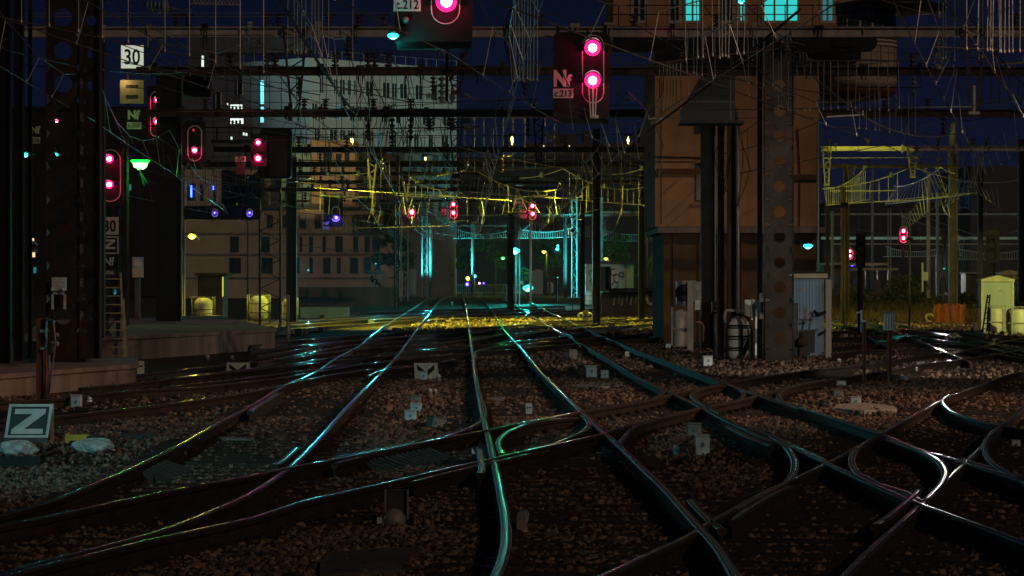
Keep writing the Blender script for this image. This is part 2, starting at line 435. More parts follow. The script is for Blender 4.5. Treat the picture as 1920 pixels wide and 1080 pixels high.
# check rails beside the crossings, and ridged slide chairs under the moving blades
def check_rail(track_no, side, y0, y1, sgn):
    p = [q for q in TRACKS[track_no][side] if y0 <= q.y <= y1]
    if len(p) < 4: return
    out = []
    for i, q in enumerate(p):
        d = (p[min(i+1, len(p)-1)] - p[max(i-1, 0)]).normalized(); u = i/(len(p)-1)
        flare = .03*max(0, 1-u*6) + .03*max(0, 1-(1-u)*6)
        out.append(q + Vector((d.y, -d.x, 0)) * (sgn*(.135 + flare)))
    mb = MB(); add_rail(mb, out, False); mb.build('check_rail', [RAILT, RAILS, RAILE], ROOTS[track_no])
for a in ((1, 0, 27.5, 33, 1), (1, 1, 21.5, 26, -1), (2, 0, 33, 39, 1), (2, 1, 26.5, 31.5, -1), (3, 0, 30.5, 35, -1), (3, 1, 27, 32.5, 1), (4, 0, 22.5, 27, 1), (4, 1, 22, 26.5, -1), (0, 0, 42, 50, 1), (0, 1, 29, 34, -1), (2, 1, 44, 52, -1)): check_rail(*a)
def slide_chairs(track_no, side, y0, y1, sgn):
    p = [q for q in TRACKS[track_no][side] if y0 <= q.y <= y1]
    s = 0; nxt = 0
    for i in range(len(p)-1):
        d = (p[i+1]-p[i]); L = d.length; d.normalize(); n = Vector((d.y, -d.x, 0)) * sgn
        while nxt < s+L:
            c = p[i] + d*(nxt-s) + n*.26; mb = MB()
            mb.obox((c.x, c.y, -.115), (.34, .05, .05), math.atan2(n.y, n.x), ry=.35); mb.obox((c.x-n.x*.1, c.y-n.y*.1, -.13), (.1, .09, .1), math.atan2(n.y, n.x)); mb.build('slide_chair', RAILS, ROOTS[track_no]); nxt += .22
        s += L
for a in ((3, 0, 31, 34.2, 1), (1, 1, 31, 33.6, -1), (0, 0, 29, 31.5, 1), (4, 0, 25, 27, -1), (2, 0, 26, 28, -1)): slide_chairs(*a)
def point_rail(label, px):
    mb = MB(); add_rail(mb, rail_path(px))
    tag(mb.build('switch_rail', [RAILT, RAILS, RAILE]), label, 'rail', 'curved switch rails of the junction')
point_rail('curved switch rail bending up into the bottom-centre track, left of its first crossing', [(627,869),(713,847),(763,838),(837,818),(880,802),(903,788),(908,772),(902,748)])
point_rail('tight hooked switch rail round the clump of grey boxes on the ballast near bottom right', [(1160,833),(1172,818),(1190,800),(1227,787),(1280,771),(1312,766)])
point_rail('long C-shaped switch rail closing the ballast island with the grey boxes from the right', [(1395,800),(1440,814),(1466,829),(1482,846),(1491,868),(1484,892),(1464,911),(1436,926),(1380,956)])
point_rail('curved switch rail bulging left just right of the C-shaped one', [(1650,815),(1620,832),(1602,848),(1598,868),(1614,890),(1650,908),(1700,924),(1726,938)])
point_rail('curved switch rail bulging right in the dark pocket near bottom right', [(1655,822),(1707,839),(1742,853),(1766,870),(1773,890),(1763,910),(1739,935)])
point_rail('switch rail bending beside the right edge, lowest one there', [(1880,796),(1855,818),(1847,838),(1851,855),(1866,872),(1893,890),(1922,904)])
point_rail('rail looping in the upper right of the foreground, near the slope of pale gravel', [(1800,736),(1772,746),(1768,756),(1784,771),(1819,785),(1875,799),(1922,806)])
point_rail('small looped switch rail, left half of the eye shape below the orange building', [(1362,722),(1320,729),(1299,739),(1304,751),(1330,765),(1352,777)])
point_rail('small looped switch rail, right half of the eye shape below the orange building', [(1345,712),(1374,723),(1391,732),(1394,741),(1383,749),(1352,758)])
point_rail('looped switch rail just left of the eye shape, round the pale slab', [(1190,706),(1222,719),(1241,729),(1242,736),(1226,745),(1194,755)])
point_rail('bright glinting switch rail left of centre of the diamond, curling into the slanting track', [(1090,777),(1103,788),(1105,797),(1093,808),(1068,820),(1030,835),(985,846)])
point_rail('shiny hooked switch rail beside the bottom-centre track at its second crossing', [(1080,782),(1003,792),(962,805),(940,820),(935,834),(942,850)])
point_rail('pale switch rail hooking in front of the brown posts at the right', [(1560,712),(1503,721),(1466,733),(1459,744),(1472,756),(1500,767)])
point_rail('small curved switch rail hooking at the right of the chevron board nearest the middle', [(890,672),(897,657),(926,651),(965,648),(1010,642)])
point_rail('curved switch rail ending in a hook between the dark tracks, right of the middle', [(1090,650),(1075,636),(1066,627),(1040,620)])
point_rail('pink-glinting switch rail hooking near the brown post with the grey box', [(1625,630),(1655,646),(1678,658),(1680,666),(1660,676),(1620,685)])
point_rail('long curved switch rail sweeping round in front of the gabled yellow-lit cabinet', [(1925,633),(1880,634),(1864,640),(1862,646),(1840,652),(1780,664)])
point_rail('yellow-lit rail curling round right of the yellow clamp box', [(1000,604),(1080,600),(1150,604),(1188,609),(1180,614),(1120,619),(1060,626)])
point_rail('yellow-lit rail curling in the middle, left of the yellow clamp box', [(930,612),(985,608),(1024,610),(1030,616),(1000,620),(930,624)])
point_rail('cyan-glinting rail between the two rails of the cyan-lit track', [(600,694),(640,684),(697,681),(763,673)])
point_rail('second cyan-glinting rail below it, ending at the chevron board', [(690,705),(715,695),(770,688),(800,684)])
point_rail('short blue-glinting rail further up between the cyan-lit rails', [(563,665),(613,661),(650,656),(680,650)])
point_rail('check rail lying close beside the slanting rail in the bottom right', [(1440,812),(1480,833),(1520,850),(1545,862)])

# ------------------------------------------------------------------ loose ballast stones
def ballast():
    g = np.random.default_rng(3)
    P_ = []; S_ = []
    for y0, y1, den, sc in ((16.5, 24, 1150, 1.0), (24, 32, 900, 1.0), (32, 44, 560, 1.08), (44, 62, 260, 1.25), (62, 100, 70, 1.6), (100, 200, 9, 2.4)):
        A = 0.39 * (y0 + y1) / 2 * (y1 - y0); n = int(A * den)
        y = y0 + (y1 - y0) * np.sqrt(g.random(n)); x = (g.random(n) - 0.5) * 0.39 * y
        keep = ~((x < -3.2 - (y - 50) * -0.02 - 4.0) & (y > 53))
        # heaps and hollows: fewer stones where the noise is low
        f = np.sin(x*1.3+y*.31)+np.sin(x*.7-y*.53+2)+np.sin(y*.9+x*2.1)*.5
        keep &= g.random(n) < np.clip(.66 + .3*f, .12, 1)
        P_.append(np.stack([x[keep], y[keep], np.full(keep.sum(), -0.2)], 1)); S_.append(np.full(keep.sum(), sc))
    P0 = np.concatenate(P_); S0 = np.concatenate(S_); n = len(P0)
    base = np.array([(-1,-1,-1),(1,-1,-1),(1,1,-1),(-1,1,-1),(-1,-1,1),(1,-1,1),(1,1,1),(-1,1,1)], float)
    tri = np.array([(0,2,1),(0,3,2),(4,5,6),(4,6,7),(0,1,5),(0,5,4),(1,2,6),(1,6,5),(2,3,7),(2,7,6),(3,0,4),(3,4,7)])
    v = base[None] * (1 + 0.0 * g.random((n, 8, 3))) 
    v = v * g.uniform(0.55, 1.0, (n, 8, 3))
    size = (0.011 + 0.031 * g.random((n, 1, 1))**2.2) * g.uniform(.75, 1.25, (n, 1, 3)) * np.array([1.1, 1.1, 0.8]) * S0[:, None, None]
    v = v * size
    # random orientation
    q = g.normal(size=(n, 4)); q /= np.linalg.norm(q, axis=1, keepdims=True)
    a, b, c, d_ = q.T
    Rm = np.stack([1-2*(c*c+d_*d_), 2*(b*c-a*d_), 2*(b*d_+a*c), 2*(b*c+a*d_), 1-2*(b*b+d_*d_), 2*(c*d_-a*b), 2*(b*d_-a*c), 2*(c*d_+a*b), 1-2*(b*b+c*c)], 1).reshape(n, 3, 3)
    v = np.einsum('nij,nkj->nki', Rm, v)
    P0[:, 2] += g.uniform(0.0, 0.03, n) * S0
    v = (v + P0[:, None, :]).reshape(-1, 3)
    f = (tri[None] + (np.arange(n) * 8)[:, None, None]).reshape(-1, 3)
    me = bpy.data.meshes.new('ballast_stones')
    me.vertices.add(len(v)); me.vertices.foreach_set('co', v.ravel())
    me.loops.add(f.size); me.loops.foreach_set('vertex_index', f.ravel().astype(np.int32))
    me.polygons.add(len(f)); me.polygons.foreach_set('loop_start', np.arange(len(f), dtype=np.int32) * 3)
    me.update(calc_edges=True); me.materials.append(STONE)
    o = bpy.data.objects.new('ballast_stones', me); COL.objects.link(o)
    tag(o, 'loose brown ballast stones strewn between the rails', 'gravel', kind='stuff')
ballast()
# ------------------------------------------------------------------ gantries
def ibeam(mb, x0, x1, y0, y1, Y, dep=0.25, m=0):
    xa, xb, zt, zb = X_(x0, Y), X_(x1, Y), Z_(y0, Y), Z_(y1, Y); t = (zt - zb) * 0.13
    mb.box((xa, Y, zt - t), (xb, Y + dep, zt), m); mb.box((xa, Y, zb), (xb, Y + dep, zb + t), m)
    mb.box((xa, Y + dep*.3, zb + t), (xb, Y + dep*.5, zt - t), m)
    n = int((xb - xa) / 2.2)
    for k in range(n):
        x = xa + (k + .5 + rnd.uniform(-.2, .2)) * (xb - xa) / n
        mb.box((x, Y + .02, zb + t), (x + .02, Y + dep*.3, zt - t), m)
def stack(mb, c, r, h, n=3, down=False, m=0):       # a string of insulator sheds
    prof = []
    for k in range(n):
        z = h * k / n
        prof += [(r*.35, z), (r, z + h/n*.25), (r*.92, z + h/n*.5), (r*.35, z + h/n*.7)]
    prof.append((r*.3, h))
    if down: prof = [(a, -b) for a, b in prof][::-1]
    mb.lathe(c, prof, 10, m)
def holed_plate(mb, x0, x1, z0, z1, Y, thick, r, pitch, first, m=0):
    # plate facing the camera with a column of round holes
    zc = []; z = first
    while z - pitch/2 > z0: zc.append(z); z -= pitch
    xm = (x0 + x1) / 2; hw = (x1 - x0) / 2; n = 20
    top = zc[0] + pitch/2; bot = zc[-1] - pitch/2
    if z1 > top: mb.box((x0, Y, top), (x1, Y+thick, z1), m)
    if bot > z0: mb.box((x0, Y, z0), (x1, Y+thick, bot), m)
    for c in zc:
        out = []; inn = []
        for k in range(n):
            t = 2*math.pi*k/n; cx, cz = math.cos(t), math.sin(t)
            s = 1 / max(abs(cx)/hw, abs(cz)/(pitch/2))
            out.append((xm + cx*s, c + cz*s)); inn.append((xm + cx*r, c + cz*r))
        vs = [(a, Y, b) for a, b in out] + [(a, Y, b) for a, b in inn] + [(a, Y+thick, b) for a, b in out] + [(a, Y+thick, b) for a, b in inn]
        fs = []
        for k in range(n):
            j = (k+1) % n
            fs += [(k, j, n+j, n+k), (2*n+j, 2*n+k, 3*n+k, 3*n+j), (n+k, n+j, 3*n+j, 3*n+k)]
        mb.add(vs, fs, m)
        for sx in (-1, 1):
            for sz in (-1, 1): mb.lathe((xm + sx*hw*.82, Y, c + sz*pitch*.42), [(.03, 0), (.028, -.012), (.015, -.02)], 8, m, 'Y')
def lattice(mb, x0, x1, z0, z1, Y, dep, bar, pitch, m=0):
    for x in (x0, x1 - bar):
        for y in (Y, Y + dep - bar): mb.box((x, y, z0), (x+bar, y+bar, z1), m)
    n = max(2, int((z1 - z0) / pitch))
    for k in range(n):
        za = z0 + (z1-z0)*k/n; zb = z0 + (z1-z0)*(k+1)/n; zm = (za+zb)/2
        for y in (Y + bar*.5, Y + dep - bar*.5):
            mb.bar((x0+bar*.5, y, za), (x1-bar*.5, y, zm), bar*.7, bar*.3, m); mb.bar((x1-bar*.5, y, zm), (x0+bar*.5, y, zb), bar*.7, bar*.3, m)
def gantry(label, Y, x0, x1, y0, y1, m, cols=(), ins=(), hang=(), drops=(), dep=0.25):
    root = thing('overhead_gantry', label, 'gantry', (X_((x0+x1)/2, Y), Y, Z_(y1, Y)), 'overhead gantries spanning the yard')
    mb = MB(); ibeam(mb, x0, x1, y0, y1, Y, dep); mb.build('beam', m, root)
    for c in cols:
        cx0, cx1, ct, kind, cm, zb = c
        mb = MB()
        if kind == 'box': mb.box((X_(cx0, Y), Y + dep + .01, zb), (X_(cx1, Y), Y + dep + .31, Z_(ct, Y)))
        elif kind == 'lat': lattice(mb, X_(cx0, Y), X_(cx1, Y), zb, Z_(ct, Y), Y + dep + .01, .5, .09, .9)
        else:
            yy = Y + dep + .01
            mb.box((X_(cx0, Y), yy, zb), (X_(cx0, Y) + .05, yy+.4, Z_(ct, Y))); mb.box((X_(cx1, Y)-.05, yy, zb), (X_(cx1, Y), yy+.4, Z_(ct, Y)))
            mb.box((X_(cx0, Y)+.05, yy+.15, zb), (X_(cx1, Y)-.05, yy+.19, Z_(ct, Y)))
        mb.build('column', cm, root)
    for px, r, h in ins:
        mb = MB(); stack(mb, (X_(px, Y), Y + dep*.5, Z_(y0, Y)), r, h); mb.bar((X_(px, Y)-.16, Y+dep*.5, Z_(y0, Y)+h), (X_(px, Y)+.16, Y+dep*.5, Z_(y0, Y)+h), .05)
        mb.build('insulator', INSB, root)
    for px, r, h, mm in hang:
        mb = MB(); stack(mb, (X_(px, Y), Y + dep*.5, Z_(y1, Y) - .04), r, h, 4, True); mb.tube([(X_(px, Y), Y+dep*.5, Z_(y1, Y)), (X_(px, Y), Y+dep*.5, Z_(y1, Y)-h-.12)], .015, 5)
        mb.build('insulator', INSU if mm else INSB, root)
    for xa, xb, yb, mm in drops:            # V-shaped drop brackets
        mb = MB(); za, zb = Z_(y0, Y), Z_(yb, Y); A = X_(xa, Y); B = X_(xb, Y); C = (A+B)/2; yy = Y - .06; q = .09
        for s, e in ((A, C - .09), (B, C + .09)): mb.bar((s, yy, za), (e, yy, zb), .06, .06)
        k = 4
        for i in range(k):
            u, v = i/k, (i+.5)/k; s1, s2 = (A, C-.09), (B, C+.09)
            f = lambda s, u: Vector((s[0]+(s[1]-s[0])*u, yy, za+(zb-za)*u))
            mb.bar(f(s1, u), f(s2, v), .035, .035); mb.bar(f(s2, v), f(s1, (i+1)/k), .035, .035)
        mb.box((C - .14, yy-.05, zb-.1), (C + .14, yy+.05, zb+.02))
        mb.build('drop_bracket', mm, root)
    # small clamps and straps along the beam
    n = int((x1 - x0) / 95)
    for k in range(min(n, 16)):
        px = x0 + (k + rnd.uniform(.2, .8)) * (x1-x0) / n
        mb = MB(); x = X_(px, Y); q = rnd.uniform(.05, .13)
        mb.box((x-q, Y-.03, Z_(y0, Y)-.03), (x+q, Y-.003, Z_(y0, Y)+rnd.uniform(.03, .16)))
        mb.box((x-q*.6, Y-.03, Z_(y1, Y)-rnd.uniform(.05, .3)), (x-q*.25, Y-.003, Z_(y0, Y)-.03))
        mb.box((x+q*.4, Y-.03, Z_(y1, Y)-rnd.uniform(.05, .2)), (x+q*.7, Y-.003, Z_(y0, Y)-.03))
        mb.build('clamp', m if k % 3 else DARK, root)
    return root
PZ1, PZ2 = 0.24, 0.465      # heights of the two platform tops
gantry('nearest pale grey gantry beam across the top, with the c.213 signal under it', 76, 45, 2060, 50, 69, GREYP,
       cols=[(170, 192, 45, 'H', DARK, PZ2)],
       ins=[(x, .1, .32) for x in (331, 352, 498, 522, 617, 672, 719, 1010, 1190, 1345, 1580, 1905)],
       hang=[(1320, .1, .5, 0), (1475, .13, .35, 1), (1760, .1, .45, 1), (300, .1, .4, 1), (652, .1, .5, 0)],
       drops=[(531, 576, 212, RUST), (1806, 1846, 212, MIDST)])
gantry('rust brown gantry beam second from the front, hung across the white building', 91, 255, 2060, 125, 141, RUST,
       cols=[(1316, 1343, 120, 'H', DARK, -.2)],
       ins=[(x, .13, .42) for x in (398, 432, 500, 515, 628, 690, 702, 728, 868, 1275, 1410, 1428, 1600, 1712)],
       hang=[(828, .12, .8, 1), (812, .1, .5, 0), (985, .1, .6, 0), (1715, .12, .6, 1), (560, .1, .6, 0)],
       drops=[(838, 874, 172, RUST)])
gantry('grey brown gantry beam third from the front, hung just above the lit teal window row', 113, 185, 2060, 205, 219, RUST,
       cols=[(291, 338, 130, 'H', DARK, PZ2), (1392, 1420, 200, 'H', DARK, -.2)],
       ins=[(x, .12, .4) for x in (385, 570, 610, 645, 700, 770, 1000, 1110, 1660, 1740)],
       hang=[(805, .2, .5, 1), (848, .2, .5, 1), (875, .2, .5, 1), (690, .12, .9, 0), (735, .12, .9, 0), (770, .12, .9, 0), (990, .1, .8, 0), (1770, .12, .7, 0)],
       drops=[(842, 868, 330, MIDST), (1000, 1020, 300, DARK)])
gantry('black gantry beam fourth from the front, at the foot of the white building windows', 143, 400, 1235, 275, 286, BLACK,
       cols=[(484, 526, 250, 'lat', DARK, -.2), (1112, 1126, 240, 'H', DARK, -.2)],
       ins=[(x, .14, .5) for x in (560, 650, 735, 950, 1060, 1190)],
       hang=[(940, .14, 1.0, 0), (720, .14, 1.0, 0), (875, .14, .7, 1)], drops=[(855, 880, 330, MIDST)])
gantry('grey gantry beam with yellow-lit insulators between the orange building and the dark mast at right', 141, 1540, 2060, 274, 283, GREYP,
       cols=[(1912, 1924, 260, 'H', DARK, -.2)],
       ins=[(x, .11, .35) for x in (1556, 1628, 1760, 1825, 1850)], drops=[(1542, 1558, 345, MIDST), (1700, 1722, 330, MIDST)])
gantry('rusty gantry beam lying just over the yellow-lit catenary at right', 160, 1538, 1800, 309, 315, RUST, cols=[(1583, 1594, 305, 'H', RUST, -.2)],
       ins=[(x, .12, .35) for x in (1625, 1705, 1762)], drops=[(1588, 1603, 350, MIDST)])
gantry('black gantry beam fifth from the front, behind the red pair with the c.228 plate', 165, 330, 1230, 303, 313, BLACK,
       cols=[(536, 555, 295, 'H', DARK, -.2), (1198, 1209, 300, 'H', DARK, -.2)], ins=[(x, .14, .5) for x in (600, 700, 840, 1010, 1100)])
gantry('thin dark gantry beam behind the yellow-lit catenary in the middle', 200, 540, 1230, 338, 345, DARK,
       cols=[(1088, 1097, 330, 'H', DARK, ground(200))], ins=[(x, .14, .5) for x in (640, 760, 905, 1070)], drops=[(692, 710, 372, MIDST)])
gantry('thin black gantry beam across the green and cream gables, crowded with insulators', 178, 520, 905, 322, 329, BLACK,
       ins=[(x, .15, .5) for x in range(535, 900, 27)], hang=[(x, .13, .7, k % 3 == 0) for k, x in enumerate(range(560, 900, 41))], drops=[(745, 763, 372, DARK)])
gantry('black gantry beam directly behind the blue-lamp panel', 222, 500, 905, 352, 359, BLACK, cols=[(738, 748, 340, 'lat', DARK, ground(222))],
       ins=[(x, .17, .6) for x in range(520, 900, 33)], hang=[(x, .15, .8, k % 4 == 0) for k, x in enumerate(range(535, 900, 37))])
gantry('dark gantry beam low over the trees, left of the cyan lattice mast', 240, 850, 1100, 350, 356, BLACK,
       ins=[(x, .17, .6) for x in range(870, 1090, 31)], hang=[(x, .15, .8, k % 3 == 0) for k, x in enumerate(range(862, 1090, 29))])
gantry('thin dark gantry beam above the brown narrow house, with cyan-tinted insulators', 262, 660, 900, 374, 379, DARK,
       ins=[(x, .2, .6) for x in range(690, 900, 37)], hang=[(x, .17, .8, k % 2 == 0) for k, x in enumerate(range(680, 900, 29))])
gantry('dark gantry deck with two small blue signal lamps, in front of the left building', 150, 345, 490, 386, 412, BLACK,
       cols=[(322, 333, 300, 'box', DARK, -.2)])
gantry('long pale lit pipe beam crossing the distant yard at right', 330, 1540, 2100, 444, 449, WHITE, drops=[(1795, 1808, 478, GREYP)])
gantry('thin grey pipe beam just above the pale lit one, far at right', 345, 1540, 2100, 400, 403, GREYP)
gantry('thin lower grey pipe beam just under the pale lit one, far at right', 300, 1560, 2100, 456, 459, GREYP)
gantry('cyan-lit thin beam between the cyan lattice mast and the orange building', 285, 860, 1235, 402, 405, GALV)
gantry('cyan-lit thin beam in front of the trees, held by the cyan pole', 292, 850, 960, 422, 425, GALV)
gantry('grey double beam hanging behind the dark masts near the orange building', 250, 1128, 1232, 396, 400, GREYP)

# the big riveted columns
def big_column(label, x0, x1, xr, Y, ztop, zbase, first, pitch, r, loc_m):
    root = thing('riveted_column', label, 'column', (X_((x0+x1)/2, Y), Y, zbase), 'big columns with round holes')
    mb = MB(); holed_plate(mb, X_(x0, Y), X_(x1, Y), zbase + .06, ztop, Y, .03, r, pitch, first); mb.build('web_plate', loc_m, root)
    mb = MB(); mb.box((X_(x0, Y)-.02, Y-.05, zbase+.06), (X_(x0, Y)-.001, Y+.42, ztop)); mb.build('flange', loc_m, root)
    mb = MB(); mb.box((X_(x1, Y)+.001, Y-.05, zbase+.06), (X_(x1, Y)+.02, Y+.42, ztop)); mb.build('flange', loc_m, root)
    mb = MB(); mb.box((X_(x0, Y)-.15, Y-.15, zbase), (X_(x1, Y)+.15, Y+.5, zbase+.06)); mb.build('base_plate', DARK, root)
    if xr:
        xa, xb = X_(xr[0], Y), X_(xr[1], Y); yy = Y + .5
        mb = MB(); mb.box((xa, yy, zbase+.06), (xa+.03, yy+.35, ztop)); mb.build('flange', RUST, root)
        mb = MB(); holed_plate(mb, xa+.031, xb-.031, zbase+.06, ztop, yy+.15, .02, r*.55, pitch, first); mb.build('web_plate', loc_m, root)
        mb = MB(); mb.box((xb-.03, yy, zbase+.06), (xb, yy+.35, ztop)); mb.build('flange', RUST, root)
    return root
CY = 61.0
COLM = mat('column_paint', (0.03, 0.024, 0.023), 0.6, 0.1, 0.6, 1.5, 0.3, col2=(0.075, 0.05, 0.036))
big_column('black riveted column with a row of round holes standing on the low concrete platform', 88, 149, (146, 181), CY, 9.5, PZ1, Z_(33, CY), 62*CY/F, 17*CY/F, COLM)
big_column('riveted dark column with round holes at the right side of the orange building', 1436, 1487, None, 76.3, 8.55, -.2, Z_(160, 76.3), 47.4*76.3/F, 11*76.3/F, COLM)

# plain masts and posts
def mast(label, px, wpx, ytop, Y, m, kind='H', zb=None, group='masts standing in the yard'):
    zb = ground(Y) if zb is None else zb
    w = wpx * Y / F; x = X_(px, Y); zt = Z_(ytop, Y)
    root = thing('mast', label, 'mast', (x, Y, zb), group)
    mb = MB()
    if kind == 'H':
        t = w * .14
        mb.box((x-w/2, Y, zb+.05), (x-w/2+t, Y+w, zt)); mb.box((x+w/2-t, Y, zb+.05), (x+w/2, Y+w, zt)); mb.box((x-w/2+t, Y+w*.35, zb+.05), (x+w/2-t, Y+w*.5, zt))
    elif kind == 'tube': mb.tube([(x, Y+w/2, zb+.05), (x, Y+w/2, zt)], w/2, 14)
    elif kind == 'lat': lattice(mb, x-w/2, x+w/2, zb+.05, zt, Y, w, w*.14, w*1.9)
    mb.build('shaft', m, root)
    mb = MB(); mb.obox((x, Y+w/2, zb+.025), (w*1.7, w*1.7, .05)); mb.build('foot_plate', CONCD, root)
    return root
mast('black mast with the widest face, cut by the far left edge', 8, 22, -60, 58, BLACK, zb=PZ1)
mast('second black mast close beside the edge mast on the left platform', 34, 18, -60, 60, DARK, zb=PZ1)
mast('slim brown post beside the riveted platform column', 56, 7, -40, 64, RUST, zb=PZ1)
mast('thin pale-edged post in front of the cream building, by the yellow tank', 343, 7, 310, 152, GREYP)
mast('dark wide mast behind the big lattice signal columns at left', 322, 16, 300, 140, BLACK)
mast('grey lattice mast carrying a single red lamp, left of the cyan masts', 758, 15, 372, 262, GALV, 'lat')
mast('dim twin lattice mast beside the single red lamp', 744, 6, 378, 258, GALV, 'lat')
mast('cyan-lit lattice mast beside the thick cyan pole', 796, 11, 405, 290, GALV, 'lat')
mast('thick smooth cyan-lit pole in the middle of the yard', 808, 8, 378, 291, GALV, 'tube')
mast('slender cyan-lit pole with a bracket before the dark trees', 886, 6, 416, 300, GALV, 'tube')
mast('black mast behind the small cyan-lamp tank in the centre', 957, 12, 370, 215, BLACK)
mast('grey lattice mast that carries the bright cyan star lamp', 971, 8, 365, 235, GALV, 'lat')
mast('slim grey post under the red pair with the Nf plate', 995, 5, 372, 240, GREYP, 'tube')
mast('tall cyan-lit lattice mast right of the centre', 1077, 11, 370, 290, GALV, 'lat')
mast('dark slim mast between the cyan lattice mast and the beige hut', 1060, 6, 400, 285, BLACK, 'H')
mast('black slab-like mast in front of the beige graffiti hut', 1118, 15, 378, 225, BLACK)
mast('pale post rising behind the beige graffiti hut', 1128, 5, 369, 300, GALV, 'H')
mast('black mast in front of the low graffiti wall', 1203, 10, 388, 190, BLACK)
mast('pale thin post beside the corner of the orange building', 1213, 4, 388, 195, GALV, 'tube')
mast('dark post at the foot of the orange building, bluish conduit side', 1352, 12, 215, 82, DARK)
mast('brown post between the conduits in front of the orange building', 1372, 16, 200, 83, RUST)
mast('pale conduit mast in front of the orange building', 1384, 7, 210, 82.6, GALV, 'tube')
mast('thin pale conduit beside the dark posts of the orange building', 1341, 3, 255, 84, GALV, 'tube')
mast('dark mast right behind the riveted column of the orange building', 1425, 9, 60, 79, BLACK)
mast('grey drain pipe like mast at the right corner of the orange building', 1534, 5, 225, 87, GALV, 'tube')
mast('brown mast standing between the canopy and the blue cabinet', 1581, 8, 350, 150, RUST)
mast('pale grey mast behind the canopy at right', 1636, 5, 318, 240, GALV, 'tube')
mast('yellow-lit lattice mast near the red pair on a post', 1668, 6, 392, 260, GREYP, 'lat')
mast('teal slim mast right of the tall red pair', 1706, 4, 395, 250, GALV, 'tube')
mast('yellowish wooden mast near the small white box on a post', 1741, 6, 322, 178, GREYP, 'H')
mast('bluish mast just right of the yellowish one', 1758, 5, 362, 185, GALV, 'H')
mast('thick twin mast with the pale round cap behind the orange net', 1788, 16, 275, 165, MIDST, 'H')
mast('pale stub chimney topping the thick twin mast', 1787, 12, 230, 165.3, GALV, 'tube', Z_(275, 165.3))
mast('dark mast next to the gabled yellow-lit cabinet', 1839, 9, 318, 142, DARK)
mast('dim mast behind the orange building corner', 1561, 5, 395, 200, GALV, 'H')
mast('dark short mast with a brown tone left of the canopy', 1552, 6, 380, 180, RUST)
mast('thin pale post left of the gabled yellow-lit cabinet', 1842, 2, 330, 150, GALV, 'tube')

# ------------------------------------------------------------------ platforms
def platform(label, a, b, top, back, skew):
    # a, b: front bottom corners on the ground; the slab runs back and left
    mb = MB(); z0 = -.3
    pts = [(a.x, a.y), (b.x, b.y), (b.x - skew, b.y + back), (a.x - skew, a.y + back)]
    vs = [(x, y, z0) for x, y in pts] + [(x, y, top - .09) for x, y in pts]
    fs = [(0,1,5,4),(1,2,6,5),(2,3,7,6),(3,0,4,7),(4,5,6,7)]
    mb.add(vs, fs)
    root = thing('platform', label, 'platform', (a.x, a.y, -.2), 'concrete platform ends')
    mb.build('wall', CONC, root)
    mb = MB(); o = .05
    d = (b - a).normalized(); n = Vector((d.y, -d.x, 0)) * o
    pts2 = [(a.x+n.x, a.y+n.y), (b.x+n.x+d.x*o, b.y+n.y+d.y*o), (b.x-skew+.05+d.x*o, b.y+back), (a.x-skew, a.y+back)]
    vs = [(x, y, top - .088) for x, y in pts2] + [(x, y, top) for x, y in pts2]
    mb.add(vs, [(0,1,5,4),(1,2,6,5),(2,3,7,6),(3,0,4,7),(4,5,6,7),(3,2,1,0)])
    mb.build('coping', CONC, root)
platform('low stained concrete platform end under the big riveted column', G(-160, 762, -.2), G(255, 722, -.2), PZ1, 6.5, .9)
platform('farther stained concrete platform wall with the ladder standing before it', G(20, 692, -.2), G(515, 655, -.2), PZ2, 45, 6.5)

# ------------------------------------------------------------------ buildings
def window(parent, x0, y0, x1, y1, Y, pane, frame=GREYP, fr=None, mull=1, proud=.03, dirv=None):
    fw = fr or max(.05, (x1-x0)*Y/F*.07)
    mb = MB(); xa, xb, za, zb = X_(x0, Y), X_(x1, Y), Z_(y1, Y), Z_(y0, Y)
    y = Y - proud
    for bx in ((xa, za, xa+fw, zb), (xb-fw, za, xb, zb), (xa+fw, za, xb-fw, za+fw), (xa+fw, zb-fw, xb-fw, zb)):
        mb.box((bx[0], y, bx[1]), (bx[2], Y+.02, bx[3]))
    for k in range(mull):
        x = xa + (xb-xa)*(k+1)/(mull+1); mb.box((x-fw*.35, y+.005, za+fw), (x+fw*.35, Y+.02, zb-fw))
    f = mb.build('window', frame, parent)
    mb = MB(); mb.box((xa+fw, Y-.008, za+fw), (xb-fw, Y+.01, zb-fw)); mb.build('pane', pane, f)
    return f
TEALW = emis('teal_lit_window', (0.03, 0.62, 0.58), 1.0)
TEALD = emis('dim_teal_window', (0.02, 0.16, 0.17), 1.0)
CYANW = emis('cyan_lit_window', (0.12, 0.7, 1.0), 2.2)
WARMW = emis('warm_lit_window', (1.0, 0.72, 0.3), 1.2)
BLUEW = emis('blue_lit_tube', (0.08, 0.2, 1.0), 4.0)
WHITEW = emis('white_lit_window', (0.8, 0.95, 0.85), 1.3)

# the orange signal box
BY = 100.0
sb = thing('signal_box', 'tall orange rendered signal box with a round glazed bay and teal lit upper windows', 'building', (X_(1390, BY), BY, -.2))
mb = MB(); mb.box((X_(1228, BY), BY, Z_(425, BY)), (X_(1536, BY), BY+8, Z_(135, BY))); mb.build('wall', ORNG, sb)
mb = MB(); mb.box((X_(1150, BY), BY+.02, Z_(64, BY)), (X_(1602, BY), BY+8, Z_(-330, BY))); mb.build('upper_storey', ORNG, sb)
mb = MB(); mb.box((X_(1228, BY), BY+.6, Z_(135, BY)), (X_(1600, BY), BY+8, Z_(96, BY))); mb.build('wall_band', ORNG, sb)
mb = MB(); mb.box((X_(1232, BY), BY-.35, Z_(437, BY)), (X_(1545, BY), BY+8, Z_(426, BY))); mb.build('ledge', CONC, sb)
mb = MB(); mb.box((X_(1245, BY), BY+.25, -.3), (X_(1532, BY), BY+8, Z_(438, BY)))
